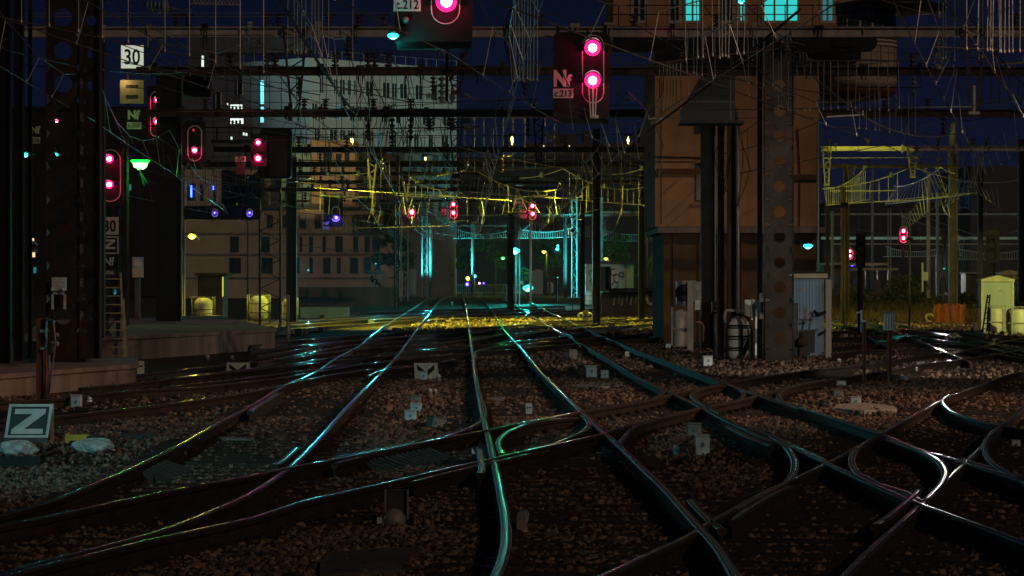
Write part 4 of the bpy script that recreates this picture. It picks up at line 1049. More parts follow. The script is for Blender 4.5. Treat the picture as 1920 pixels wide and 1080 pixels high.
def stadium_px(rc, Y, rr):
    x0, y0, x1, y1 = rc; xa, xb, za, zb = X_(x0, Y), X_(x1, Y), Z_(y1, Y), Z_(y0, Y); r = min(xb-xa, zb-za)*rr; o = []
    for cx, cz, t0 in ((xb-r, za+r, -90), (xb-r, zb-r, 0), (xa+r, zb-r, 90), (xa+r, za+r, 180)):
        o += [(cx + r*math.cos(R(t0+k*22.5)), cz + r*math.sin(R(t0+k*22.5))) for k in range(5)]
    return o
BLKTXT = mat('black_lettering', (0.012, 0.012, 0.012), .6, 0, .1)
LITW = emis('lit_sign_white', (0.8, 0.86, 0.68), 0.62)
DIMW = emis('dim_sign_face', (0.5, 0.4, 0.2), 0.09)
def plate(root, Y, x0, y0, x1, y1, ground_m, text, txt_m, bold=0.0, inset=.14, border=None):
    mb = MB(); mb.px(x0, y0, x1, y1, Y, .02); po = mb.build('plate', ground_m, root)
    if border:
        mb = MB(); t = (x1-x0)*.07
        for b in ((x0, y0, x1, y0+t), (x0, y1-t, x1, y1), (x0, y0+t, x0+t, y1-t), (x1-t, y0+t, x1, y1-t)): mb.px(*b, Y-.006, .005)
        mb.build('border', border, po)
    if text:
        w_, h_ = x1-x0, y1-y0
        lettering(text, x0+w_*inset, y0+h_*.16, x1-w_*inset, y1-h_*.16, Y-.004, txt_m, po, bold)
    return po
# c.213
s = signal('big dark panel with two glaring red-violet lamps in an oval, plates Nf and c.213', 75.6, (1037, 60, 1143, 231), (1092, 66, 1132, 193),
       [(1111, 90, 15, 'bigred', 15), (1111, 151, 15, 'bigred', 15)], [(1037, 166, 1075, 184, SIGNW, 'c.213', BLKTXT, .012, .08)])
lettering('N', 1038, 131, 1062, 163, 75.56, SIGNW, s, .05); lettering('f', 1062, 139, 1073, 163, 75.56, SIGNW, s, .03)
mb = MB(); Yq = 75.3; mb.bar(P(1112, 160, Yq), P(1112, 226, Yq), .05); mb.bar(P(1104, 165, Yq), P(1108, 222, Yq), .03); mb.bar(P(1119, 165, Yq), P(1116, 222, Yq), .03); mb.px(1106, 216, 1122, 226, Yq, .05); mb.build('lamp_bracket', WHITE, s)
mb = MB(); mb.px(1040, 222, 1141, 231, 75.2, .38); mb.build('footwalk', BLACK, s)
mb = MB(); mb.bar(P(1046, 68, 75.7), P(1046, 48, 75.7), .09); mb.bar(P(1135, 68, 75.7), P(1135, 48, 75.7), .09); mb.build('hanger', DARK, s)
# c.212
s = signal('dark panel cut by the top edge, one glaring red-violet lamp and plate c.212', 60, (740, -110, 886, 91), (809, -100, 862, 45),
       [(837, 3, 20, 'bigred', 15), (837, -72, 20, 'bigred', 7)], [(738, -4, 789, 21, SIGNW, 'c.212', BLKTXT, .012, .08)])
mb = MB(); mb.px(744, 78, 884, 91, 59.5, .45); mb.build('footwalk', BLACK, s)
mb = MB(); mb.lathe(P(761, 38, 59.95), [(.07, 0), (.07, -.05), (.04, -.08)], 14, 0, 'Y'); mb.build('socket', GALV, s)
mb = MB(); mb.bar(P(838, 95, 60.2), P(838, 190, 60.2), .06); mb.bar(P(878, 90, 60.2), P(843, 152, 60.2), .06); mb.build('stay', RUST, s)
# left ladder signal
YS = 79.0
s = signal('oval signal with two pink-red lamps on the ladder post, above a black 30 plate', YS, (183, 272, 231, 386), (188, 281, 226, 378),
       [(205, 298, 8, 'red', 7), (205, 346, 8, 'red', 5)],
       [(190, 407, 222, 440, SIGNW, '30', BLKTXT, .02), (188, 443, 222, 476, PLATEB, '', SIGNW, 0, .1, SIGNW), (192, 478, 218, 502, PLATEB, 'Nf', BOXB, .03), (190, 506, 217, 516, CONCD, '206', SIGNW, .01)])
mb = MB(); mb.prism([(X_(x, YS-.04), Z_(y, YS-.04)) for x, y in ((194, 467), (194, 463), (208, 453), (195, 453), (195, 449), (216, 449), (216, 453), (202, 463), (216, 463), (216, 467))], YS-.045, YS-.034); mb.build('letter', SIGNW, s)
mb = MB(); lattice(mb, X_(197, YS+.3), X_(222, YS+.3), ground(YS), Z_(280, YS+.3), YS+.3, .35, .06, .8); mb.build('post', DARK, s)
mb = MB()
for a, b in (((190, 676), (184, 512)), ((234, 672), (226, 512))): mb.bar(P(*a, YS-1.0), P(*b, YS-.3), .05)
mb.bar(P(237, 668, YS-.8), P(231, 560, YS-.5), .05)
for k in range(10):
    u = k/10+.03; y = 672-160*u; mb.tube([P(190-6*u, y, YS-1.0+.7*u), P(234-8*u, y, YS-1.0+.7*u)], .018, 6)
mb.build('ladder', mat('ladder_paint', (0.5, 0.42, 0.24), .6, 0, .4, 5), s)
# others
signal('twin red lamp signal in a thin white oval by the wide dark mast', 139, (276, 160, 310, 268), (282, 172, 303, 256), [(295, 188, 6, 'red', 14), (295, 228, 7, 'red', 18)])
signal('single red lamp in a hooked white oval right of the little green 9 plate', 116, (346, 226, 384, 310), (352, 236, 378, 302), [(365, 282, 6, 'red', 10), (363, 244, 2.5, 'dim')])
s = signal('two stacked red lamps beside the pale c.228 plate, no outline', 112.5, (470, 252, 500, 312), None, [(484, 267, 6, 'red', 14), (484, 297, 7, 'red', 18), (478, 266, 2.5, 'dim')], [(441, 293, 461, 303, SIGNW, 'c228', BLKTXT, .012), (443, 305, 460, 327, CONCD, '', SIGNW)])
mb = MB(); mb.px(441, 303, 470, 306, 112.8, .1); mb.build('bracket', DARK, s)
mb = MB(); mb.px(455, 280, 470, 283, 112.8, .1); mb.build('bracket', DARK, s)
s = signal('panel with one blue-violet lamp in a white oval and an Nf plate under it', 196, (607, 364, 643, 425), (622, 388, 637, 415), [(630.5, 408, 5, 'blue', 40)], [(605, 414, 617, 424, PLATEB, 'Nf', SIGNW, .04, .02), (605, 425, 618, 431, BOXB, 'c210', SIGNW, .0)])
s = signal('lone red lamp in an open white loop on top of the grey lattice mast', 215, (754, 383, 783, 416), (765, 384, 778, 409), [(772, 398, 5.5, 'red', 30)], [(754, 388, 761, 404, BOXD, 'Nf', SIGNW, .02)])
s = signal('pair of red lamps with a small Nf plate, right above the brown narrow house', 216, (842, 373, 862, 414), (844, 375, 857, 410), [(850, 383, 4.6, 'red', 24), (850, 399, 4.6, 'red', 24)], [(827, 388, 838, 406, BOXD, 'Nf', SIGNW, .03)])
s = signal('pair of red lamps with Nf plate under a square white frame near the centre', 217, (986, 376, 1012, 416), (992, 378, 1005, 412), [(998.5, 386, 4.6, 'red', 24), (998.5, 401, 4.6, 'red', 24)], [(974, 392, 988, 401, BOXD, 'Nf', SIGNW, .04, .02), (974, 402, 988, 409, SIGNW, '213', BLKTXT, .0)])
mb = MB()
for b in ((963, 372, 981, 374), (963, 374, 965, 388), (979, 374, 981, 388), (968, 378, 977, 381)): mb.px(*b, 217, .05)
mb.build('square_frame', WHITE, s)
signal('tall pair of pink-red lamps in a white oval in the distant yard at right', 216, (1684, 423, 1704, 458), (1687, 425, 1701, 455), [(1694, 433, 4.5, 'red', 30), (1694, 446.5, 4.5, 'red', 30)], post=(5, ground(216)))
signal('lower pair of pink-red lamps in a white oval, just over a blue dot', 255, (1584, 463, 1603, 489), (1588, 465, 1599, 486), [(1593.5, 471, 3.4, 'red', 24), (1593.5, 480, 3.4, 'red', 24)], post=(4, ground(255)))
signal('small blue shunting lamp under the lower pink-red pair', 252, (1592, 487, 1603, 500), None, [(1597.5, 497, 2.6, 'blue', 8)], post=(2.5, ground(252)))
signal('cyan-lit black signal head on a slim post before the dark trees', 262, (1037, 458, 1052, 475), None, [(1045, 467, 3.2, 'cyan', 20), (1046, 461, 2.4, 'cyan')], post=(5, ground(262)))
signal('unlit black signal head with platform on a thick post behind the brown canopy post', 118, (1605, 438, 1623, 502), (1607, 448, 1622, 497), [(1613, 459, 4, 'off'), (1613, 478, 4, 'off')], post=(10, -.2))
signal('unlit black signal head high on a thick post behind the gabled yellow-lit cabinet', 150, (1848, 432, 1874, 492), (1850, 441, 1866, 488), [(1857, 452, 4.5, 'off'), (1857, 470, 4.5, 'off')], post=(12, -.2))
signal('small unlit grey oval signal before the lit pipe beam at right', 220, (1765, 428, 1779, 458), (1767, 430, 1777, 456), [(1772, 438, 2.6, 'off'), (1772, 448, 2.6, 'off')], post=(4, ground(220)))
for x, lab in ((403, 'dim'), (468, 'bright')):
    signal(f'small {lab} blue-violet lamp set in the black gantry deck', 149.7, (x-6, 391, x+6, 407), (x-5, 392, x+5, 406), [(x, 399, 3.2, 'blue', 4 if lab == 'dim' else 9)], box=False)
# far car and crossing lights in the middle
for x, y, r, k, lab, e in ((877, 522, 3.6, 'yellow', 'bright white-yellow lamp low under the trees, just left of the thin cyan pole', 260), (876, 533, 3.6, 'blue', 'blue-white lamp low under the trees, lowest of the glowing pair', 50), (890, 518, 3.2, 'cyan', 'pale cyan lamp touching the foot of the thin cyan pole', 30), (899, 531, 2.2, 'red', 'tiny red lamp low behind the fence of the far crossing', 10), (907, 531, 2, 'blue', 'tiny blue lamp low behind the fence next to the tiny red one', 8)):
    Yq = 335; root = thing('crossing_lamp', lab, 'lamp', tuple(P(x, y+6, Yq)), 'small lamps at the far crossing')
    lens(root, x, y, r, Yq, k, e)
    mb = MB(); mb.box((X_(x, Yq)-.06, Yq+.02, ground(Yq)), (X_(x, Yq)+.06, Yq+.14, Z_(y, Yq))); mb.build('post', DARK, root)
# cyan lamps
def lamp_head(label, px, py, r, Y, kind, energy, group=None, arm=None, name='yard_lamp', spot=None, down=True):
    root = thing(name, label, 'lamp', tuple(P(px, py, Y)), group)
    rm = r*Y/F; p = P(px, py, Y); c, rg, col = LC[kind]
    mb = MB(); mb.lathe(p, [(rm*.2, rm*.9), (rm*.75, rm*.5), (rm, 0), (rm*.75, -rm*.6), (rm*.25, -rm*.85)], 16); mb.build('bulb', c, root)
    mb = MB(); mb.lathe(p, [(rm*1.02, rm*.42), (rm*1.28, 0), (rm*1.02, -rm*.42)], 18); mb.build('glass_ring', rg, root)  # glowing ring added for the coloured fringe round the bulb
    mb = MB(); mb.lathe(p, [(rm*1.15, rm*.45), (rm*.8, rm*1.05), (rm*.25, rm*1.4)], 16); mb.build('cap', BLACK, root)
    if arm: mb = MB(); mb.tube([p + Vector((0, 0, rm*1.3)), P(*arm, Y+.1)], max(.02, rm*.12), 6); mb.build('arm', DARK, root)
    if energy: light('POINT', p + Vector((0, -.05 - rm*1.3, -rm*.4)), energy, col, root, max(.06, rm*.6))
    return root
lamp_head('glaring cyan star lamp on the grey lattice mast in the middle of the yard', 965, 470, 8, 233, 'cyan', 2300, arm=(971, 462))
lamp_head('low glaring cyan lamp beside the tall pale green-grey cabinet', 990, 540, 8, 246, 'cyan', 2200, arm=(995, 534))
lamp_head('cyan lamp at the lower left corner of the c.212 panel', 737, 67, 8.5, 59.6, 'cyan', 25, arm=(748, 62))
lamp_head('cyan lamp glowing on a white square bracket by the blue cabinet roof', 1515, 461, 7, 86, 'cyan', 6, arm=(1506, 456))
lamp_head('turquoise lamp glowing through a round hole of the riveted platform column', 102, 290, 6, 70, 'cyan', 30, arm=(110, 284))
lamp_head('turquoise lamp left of the riveted platform column, with a small pointer', 47, 290, 6, 70, 'cyan', 30, arm=(66, 291))
lamp_head('bright cyan-white lamp at the very top among the lit upper windows', 1390, 3, 5, 85, 'cyan', 5, arm=(1398, -4))
lamp_head('tiny red lamp seen through a hole of the riveted platform column', 105, 226, 4, 75, 'red', 6, arm=(112, 222))
lamp_head('yellow street lamp on the yellow-lit post beside the grey-brown shed', 360, 443, 6.5, 165, 'yellow', 500, arm=(377, 452))
for x, y, Y, lab in ((1020, 472, 330, 'yellow street lamp over the dark trees right of the cyan signal head'), (1136, 485, 330, 'yellow street lamp above the roof of the beige graffiti hut'), (1231, 495, 300, 'yellow street lamp before the yellow-lit tree by the orange building'), (1244, 482, 300, 'small yellow street lamp touching the edge of the orange building')):
    r_ = lamp_head(lab, x, y, 3.6, Y, 'yellow', 420, 'yellow street lamps behind the yard', arm=(x+5, y-3))
    mb = MB(); mb.tube([(X_(x+5, Y+.1), Y+.1, ground(Y)), (X_(x+5, Y+.1), Y+.1, Z_(y-3, Y))], .07, 6); mb.build('pole', DARK, r_)
lamp_head('small green lamp shining into the leaves left of the star lamp', 943, 484, 3.2, 333, 'green', 700, arm=(949, 478))  # lamp added to turn the leaves green
# the green lamp and its post of plates
YG = 100
s = thing('green_lamp', 'big bowl-shaped green lamp glowing below the pale Nf plate', 'signal', tuple(P(263, 320, YG)))
p = P(263, 300, YG); rm = 16*YG/F
mb = MB(); mb.lathe(p, [(rm*.3, -rm*1.15), (rm*.75, -rm*.85), (rm, -rm*.1), (rm, .0)], 24); mb.build('bowl', GRN_C, s)
mb = MB(); mb.lathe(p, [(rm*1.06, .002), (rm*.7, rm*.45), (rm*.2, rm*.8)], 24); mb.build('cap', GRN_R if False else BLACK, s)
mb = MB(); mb.lathe(p, [(rm*1.0, -.1), (rm*1.14, -.03), (rm*1.08, 0.0)], 24); mb.build('rim', GRN_R, s)  # glowing band added as the lamp's green fringe
mb = MB(); mb.tube([p+Vector((0, .1, .1)), P(263, 240, YG+.1)], .03, 6); mb.bar(P(263, 322, YG), P(276, 344, YG), .03); mb.bar(P(262, 322, YG), P(270, 346, YG), .03); mb.build('arm', DARK, s)
light('POINT', p + Vector((0, -.5, -.5)), 70, (.03, 1, .08), s, .12)
s = thing('signal_post', 'slim post carrying a lit white 30 board, a dim square box and an Nf plate', 'signal', (X_(245, YG), YG, PZ2))
mb = MB(); mb.box((X_(237, YG), YG+.06, PZ2), (X_(241, YG), YG+.14, Z_(84, YG))); mb.build('post', RUST, s)
mb = MB(); mb.px(225.5, 83, 270.5, 130, YG-.06, .1); mb.build('sign_case', RUST, s)
plate(s, YG-.1, 227, 85, 269, 128, LITW, '30', BLKTXT, .015, .15)
mb = MB(); mb.px(225, 150, 269, 194, YG-.06, .1); mb.build('dim_box', mat('dim_box', (0.5, 0.42, 0.26), .6, 0, .25, 3), s)
mb = MB(); mb.px(236, 159, 259, 165, YG-.07, .008); mb.px(236, 178, 259, 185, YG-.07, .008); mb.build('slat', BOXD, s)
plate(s, YG-.06, 238, 202, 264, 228, PLATEB, 'Nf', SIGNW, .05, .06); plate(s, YG-.06, 238, 229, 265, 242, SIGNW, 'c.208', BOXG, .0, .08)
light('POINT', P(232, 152, YG-.35), 4, (1, .75, .3), s, .05)
# stray plates
s = thing('number_plate', 'small green-lit plate with the figure 9 near the hooked oval signal', 'plate', tuple(P(333, 292, 118)))
plate(s, 118, 328, 279, 337, 291, mat('green_plate', (0.15, .6, .25), .6), '9', BLKTXT, .02)
s = thing('number_plate', 'half-hidden Nf plate with 210 under it, left of the riveted platform column', 'plate', tuple(P(66, 270, 66)))
plate(s, 66, 58, 233, 76, 254, PLATEB, 'Nf', SIGNW, .04, .04); plate(s, 66, 58, 257, 75, 269, SIGNW, '210', BLKTXT, .01, .08)
s = thing('notice_board', 'pale blue and cream poster board on a brown post behind the green lamp', 'notice', tuple(P(259, 520, 95)))
mb = MB(); mb.px(248, 482, 269, 503, 95, .03); mb.build('board', mat('pale_blue_board', (0.35, .5, .6), .6, 0, .3, 3), s)
mb = MB(); mb.px(248, 503, 269, 520, 95, .03); mb.build('lower_board', mat('cream_board', (0.6, .52, .42), .6, 0, .2, 3), s)
mb = MB(); mb.disc(P(258, 493, 94.98), 0, .14, 18); mb.build('round_mark', SIGNW, s)
mb = MB(); mb.px(253, 522, 262, 600, 95.1, .16); mb.build('post', MIDST, s)
# black hood box hanging before the orange building
Yq = 74.5
s = thing('signal_case', 'big black empty signal case with a slanted side, hung before the orange building', 'signal', tuple(P(1336, 232, Yq)))
mb = MB(); mb.prism([(X_(1279, Yq), Z_(226, Yq)), (X_(1279, Yq), Z_(205, Yq)), (X_(1316, Yq), Z_(143, Yq)), (X_(1378, Yq), Z_(143, Yq)), (X_(1378, Yq), Z_(226, Yq))], Yq, Yq+1.1); mb.build('case', BLACK, s)
mb = MB(); mb.px(1276, 226, 1396, 231, Yq-.1, 1.3); mb.build('shelf', DARK, s)
mb = MB(); mb.px(1368, 142, 1371, 224, Yq-.03, .028); mb.px(1290, 190, 1376, 191.4, Yq-.02, .018); mb.build('edge_strip', MIDST, s)
mb = MB(); mb.bar(P(1330, 144, Yq+.6), P(1330, 68, Yq+.6), .08); mb.bar(P(1372, 144, Yq+.6), P(1372, 68, Yq+.6), .08); mb.build('hanger', DARK, s)
# camera and loudspeaker fittings on the left platform
for x, y, Y, lab in ((62, 459, 70, 'round bronze loudspeaker left of the riveted platform column'), (153, 457, 64, 'round bronze loudspeaker right of the riveted platform column')):
    s = thing('loudspeaker', lab, 'loudspeaker', tuple(P(x, y+10, Y)))
    mb = MB(); mb.lathe(P(x, y, Y), [(.1, 0), (.085, -.12), (.06, -.14)], 16, 0, 'Y'); mb.build('horn', mat('bronze', (.25, .17, .1), .4, .4, .2), s)
    mb = MB(); mb.lathe(P(x, y, Y-.14), [(.055, -.001), (.03, -.03), (.012, -.04)], 14, 0, 'Y'); mb.build('centre_cone', BLACK, s)
    mb = MB(); mb.px(x-2, y+7, x+7, y+14, Y, .08); mb.build('bracket', GALV, s)
Yq = 60.9
s = thing('control_box', 'grey switch box with levers fixed in a niche of the riveted platform column', 'box', tuple(P(110, 580, Yq)))
mb = MB(); mb.px(97, 520, 123, 545, Yq-.2, .15); mb.build('case', BOXB, s)
mb = MB(); mb.px(103, 524, 119, 529, Yq-.21, .008); mb.px(107, 531, 114, 536, Yq-.21, .008); mb.build('switch', SIGNW, s)
mb = MB(); mb.px(96, 552, 100, 580, Yq-.15, .08); mb.px(119, 552, 123, 580, Yq-.15, .08); mb.px(99, 545, 120, 552, Yq-.15, .08); mb.lathe(P(98, 543, Yq-.2), [(.04, 0), (.04, -.06)], 10, 0, 'Y'); mb.lathe(P(118, 543, Yq-.2), [(.04, 0), (.04, -.06)], 10, 0, 'Y'); mb.build('lever_frame', BOXB, s)
# floodlight fixtures added to light the yard
def flood(label, pos, target, energy, col, angle, zb, kind_m, blend=.6, sc=1.0, size=.2):
    pos = Vector(pos)
    s = thing('floodlight', label, 'floodlight', (pos.x, pos.y, zb), 'yard floodlights')
    d = (Vector(target) - pos).normalized(); q = d.to_track_quat('-Z', 'Y'); M = q.to_matrix()
    mb = MB(); e = pos - d*(.17*sc); mb.tube([(e.x, e.y, zb), (e.x, e.y, e.z-.02)], .09*sc, 8, 0, True, .06*sc); mb.build('pole', MIDST, s)
    mb = MB(); vs = [pos + M @ (Vector(v)*sc) for v in ((-.25,-.18,.15),(.25,-.18,.15),(.25,.18,.15),(-.25,.18,.15),(-.32,-.24,-.08),(.32,-.24,-.08),(.32,.24,-.08),(-.32,.24,-.08))]
    mb.add(vs, [(3,2,1,0),(0,1,5,4),(1,2,6,5),(2,3,7,6),(3,0,4,7)]); mb.build('housing', DARK, s)
    mb = MB(); mb.add([pos + M @ (Vector(v)*sc) for v in ((-.29,-.21,-.06),(.29,-.21,-.06),(.29,.21,-.06),(-.29,.21,-.06))], [(3,2,1,0)]); mb.build('lamp_glass', kind_m, s)
    light('SPOT', pos + d*(.12*sc), energy, col, s, size, target, angle, blend)
FL_Y, FL_W, FL_C = emis('flood_yellow', (1, .9, .1), 3), emis('flood_warm', (1, .8, .5), 3), emis('flood_cyan', (.1, .9, .8), 1.2)
# dark fittings among the left gantries
s = thing('drum', 'big black drum hanging under the rust brown beam at left', 'drum', tuple(P(370, 182, 91.5)))
mb = MB(); c = P(370, 162, 92); mb.lathe(c, [(.3, -.42), (.34, -.38), (.34, .38), (.3, .42)], 20, 0, 'X'); mb.build('shell', BLACK, s)
mb = MB(); mb.bar(c + Vector((-.3, 0, .3)), c + Vector((-.3, 0, .62)), .06); mb.bar(c + Vector((.3, 0, .3)), c + Vector((.3, 0, .62)), .06); mb.build('strap', DARK, s)
s = thing('signal_case', 'dark brown blank signal case right of the red pair with the c.228 plate', 'signal', tuple(P(515, 335, 138)))
mb = MB(); mb.prism(stadium_px((488, 240, 545, 334), 138, .08), 138, 139); mb.build('case', BLACK, s)
mb = MB(); mb.px(505, 255, 538, 330, 137.95, .049); mb.build('door', RUST, s)
s = thing('signal_case', 'black boxy signal case left of the lone red lamp', 'signal', tuple(P(722, 422, 205)))
mb = MB(); mb.prism(stadium_px((704, 382, 741, 423), 205, .06), 205, 206); mb.build('case', BLACK, s)
mb = MB(); mb.px(700, 422, 744, 425, 204.6, 1.6); mb.build('footwalk', DARK, s)
s = thing('signal_bracket', 'black footwalk bracket with white lamps just over the c.228 plate', 'bracket', tuple(P(450, 272, 125)))
mb = MB(); mb.px(395, 262, 476, 268, 125, .5); mb.px(405, 240, 408, 262, 125, .06); mb.px(470, 240, 473, 262, 125, .06); mb.build('walkway', DARK, s)
for x, y in ((434, 259), (457, 251), (462, 252), (426, 196), (446, 199)):
    mb = MB(); mb.px(x-1.5, y-2.5, x+1.5, y+2.5, 124.9, .04); mb.build('small_lamp', WHITEW, s)
for k, (x, y, w2, h2) in enumerate(((432, 196, 22, 8), (432, 222, 24, 10))):
    s = thing('lit_panel', ('upper white lit slotted panel between the left gantry beams', 'lower white lit slotted panel with black arches between the left gantry beams')[k], 'panel', tuple(P(x+w2/2, y+h2, 132)), 'white lit slotted panels')
    mb = MB(); mb.px(x, y, x+w2, y+h2, 132, .1); mb.build('face', WHITEW, s)
    for q in range(3): mb = MB(); mb.px(x+2+q*7, y+h2*.35, x+6+q*7, y+h2+.5, 131.95, .049); mb.build('slot', BLACK, s)
# ------------------------------------------------------------------ trackside things
def on_ground(py): return YB(py, -.2)
def point_box(label, x0, y0, x1, y1, m=BOXB, lid=True, tilt=0.0, rz=0.0, group='boxes beside the tracks', yb=None):
    Y = on_ground(yb or y1); w_ = (x1-x0)*Y/F; h = max(.12, (y1-y0)*Y/F); zb = Z_(y1, Y)
    c = Vector((X_((x0+x1)/2, Y), Y + w_/2, zb))
    root = thing('trackside_box', label, 'box', tuple(c), group)
    mb = MB(); mb.obox((c.x, c.y, zb + h*.46), (w_*.94, w_*.94, h*.92), rz, 0, 0, tilt, bev=min(.02, w_*.06)); mb.build('case', m, root)
    if lid:
        mb = MB(); mb.obox((c.x, c.y, zb + h*.955), (w_, w_, h*.07), rz, 0, 0, tilt, bev=.006); mb.build('lid', m, root)
        mb = MB(); mb.obox((c.x + w_*.05, c.y - w_*.49 - .012, zb + h*.55), (w_*.12, .02, h*.2), rz); mb.build('catch', GALV, root)
    if yb is None or yb > y1:
        mb = MB(); zg = -.22
        if zb > -.15: mb.tube([(c.x, c.y, zg), (c.x, c.y, zb)], w_*.14, 8); mb.build('foot', BOXD, root)
    return root
def fitting(label, x, y0, y1, w_, m=SIGNW, group='white capped fittings beside the tracks'):
    Y = on_ground(y1); r = w_*Y/F/2; h = (y1-y0)*Y/F; c = P(x, y1, Y)
    root = thing('cable_fitting', label, 'fitting', tuple(c), group)
    mb = MB(); mb.lathe(c, [(r*.8, -.02), (r*.8, h*.25), (r, h*.3), (r, h*.6), (r*.7, h*.68)], 12); mb.build('body', BOXG if m is SIGNW else m, root)
    mb = MB(); mb.lathe(c, [(r*.72, h*.68), (r*.95, h*.72), (r*.9, h*.85), (r*.45, h*.95), (r*.2, h)], 12); mb.build('cap', m, root)
B = [("dark blue-grey box on the ballast in front of the stained platform end", 131, 740, 152, 769, BOXB),
     ("pale box in the chain between the chevron board and the bottom-centre track, topmost", 768, 742, 790, 757, BOXG),
     ("blue-lit square box standing lowest in that chain on the ballast", 757, 769, 781, 791, BOXB),
     ("middle box of that chain with lit side edges", 768, 756, 791, 776, BOXB),
     ("bluish box on a stalk just in front of the middle chevron board", 785, 696, 802, 716, BOXB),
     ("pale bluish box with a dark latch, left of the close pair above the pale slab", 1098, 685, 1120, 708, BOXB),
     ("greenish box, right one of the close pair above the pale slab", 1126, 694, 1142, 713, BOXB),
     ("dark low box hiding behind the latched bluish box", 1082, 684, 1097, 703, BOXD),
     ("small dark box farther up between the rails, right of the bottom-centre track", 843, 651, 855, 663, BOXB),
     ("bluish boxy motor case left of the tank frame with the air cooler", 1248, 644, 1258, 656, BOXB),
     ("blue-faced small box at the foot of the tank with the air cooler", 1217, 630, 1229, 644, BOXB),
     ("pale blue box pair member on the ballast before the dark posts", 1318, 667, 1337, 687, BOXB),
     ("small pale box leaning at the side of that one", 1309, 673, 1318, 686, BOXG),
     ("grey-blue upper box on the clump inside the hooked switch rail", 1288, 793, 1316, 822, BOXG),
     ("grey-blue latched box at the front of the clump inside the hooked switch rail", 1302, 815, 1332, 855, BOXB),
     ("flat blue box at the side of the clump inside the hooked switch rail", 1262, 836, 1274, 855, BOXB),
     ("low dark motor case in the clump inside the hooked switch rail", 1274, 833, 1300, 856, BOXD),
     ("pale box topmost in the stack of three near the brown posts", 1567, 714, 1587, 730, BOXB),
     ("box with a tiny red mark, middle of the stack near the brown posts", 1562, 731, 1582, 748, BOXG),
     ("bright cyan-white lit box at the edge of the pale slab near the brown posts", 1594, 744, 1615, 761, BOXB),
     ("grey box at the foot of the brown post with the grey relay case", 1672, 703, 1687, 722, BOXD),
     ("brown-grey box right beside the white knob fitting by the brown posts", 1717, 678, 1735, 697, BOXG),
     ("small blue-grey box at the foot of the blue cabinet", 1517, 659, 1531, 671, BOXB),
     ("small white box on the ballast left of the yellow zone at right", 1582, 626, 1590, 636, SIGNW),
     ("tiny blue-lit box beyond the looped rails at right", 1815, 640, 1825, 646, BOXB),
     ("yellow-lit square box on the tracks, left end of the yellow zone", 521, 607, 528, 619, BOXB),
     ("grey box standing among the tracks left of the cyan-lit track", 567, 616, 577, 627, BOXG),
     ("brownish box beside it, left", 552, 616, 566, 630, BOXD),
     ("grey box second from the brown post stub, amid the sideways tracks", 596, 613, 607, 623, BOXG),
     ("yellow-tinged grey box between the two long middle tracks", 823, 615, 835, 626, BOXG),
     ("pale box with a red speck left of the cyan-lit track", 690, 601, 701, 609, BOXG),
     ("bright yellow-lit box right of the yellow clamp", 1139, 608, 1155, 619, BOXG),
     ("low pale box on the ballast left of the slanting track, with a stub", 1066, 655, 1083, 678, BOXG),
     ("pale box farther left of the stubbed one, same height", 1055, 660, 1065, 677, BOXG),
     ("dark teal box on the track timbers by the bottom-centre rail crossing", 884, 847, 896, 860, BOXB),
     ("teal box in the loop at the far right edge", 1896, 826, 1914, 843, BOXB),
     ("yellow-lit box by the pole foot at the orange building corner", 1232, 590, 1243, 606, BOXG),
     ("white-lit small box on the ballast in the shade of the low wall", 1222, 586, 1229, 592, SIGNW)]
for k, (lab, x0, y0, x1, y1, m) in enumerate(B): point_box(lab, x0, y0, x1, y1, m)
r_ = point_box('tilted pale box lying on its corner beside the blue-lit square box', 803, 782, 831, 805, BOXG, tilt=R(14), rz=R(30))
for lab, x, y0, y1, w_, m in (("white knob fitting right of the dark blue-grey box by the platform", 167, 743, 763, 12, BOXB), ("white cap fitting right of the middle chevron board, upper one", 806, 706, 720, 9, SIGNW),
        ("white cap fitting right of the middle chevron board, yellowish and taller", 822, 701, 722, 10, SIGNW), ("pair-like cyan and yellow fitting standing on the ballast below the chevron board", 806, 728, 745, 9, SIGNW),
        ("yellowish fitting right next to the cyan one below the chevron board", 816, 729, 744, 8, SIGNW), ("white knob fitting near the brown post with the grey relay case", 1716, 686, 701, 11, SIGNW),
        ("bluish round fitting at the foot of the brown post, by its box", 1697, 703, 719, 14, BOXB), ("white conical fitting on the track left of the first chevron board", 389, 665, 677, 9, SIGNW),
        ("small white fitting right of the conical one, by the rail", 435, 667, 675, 8, SIGNW), ("white nub fitting on the dark platform edge", 424, 647, 658, 9, SIGNW),
        ("dark blue drum fitting left of the pale slab near the brown posts", 1543, 748, 767, 16, BOXD), ("whitish cone beside the foot of the blue cabinet", 1573, 672, 684, 9, SIGNW),
        ("tiny white fitting deep between the middle tracks", 847, 566, 573, 5, SIGNW)):
    fitting(lab, x, y0, y1, w_, m)
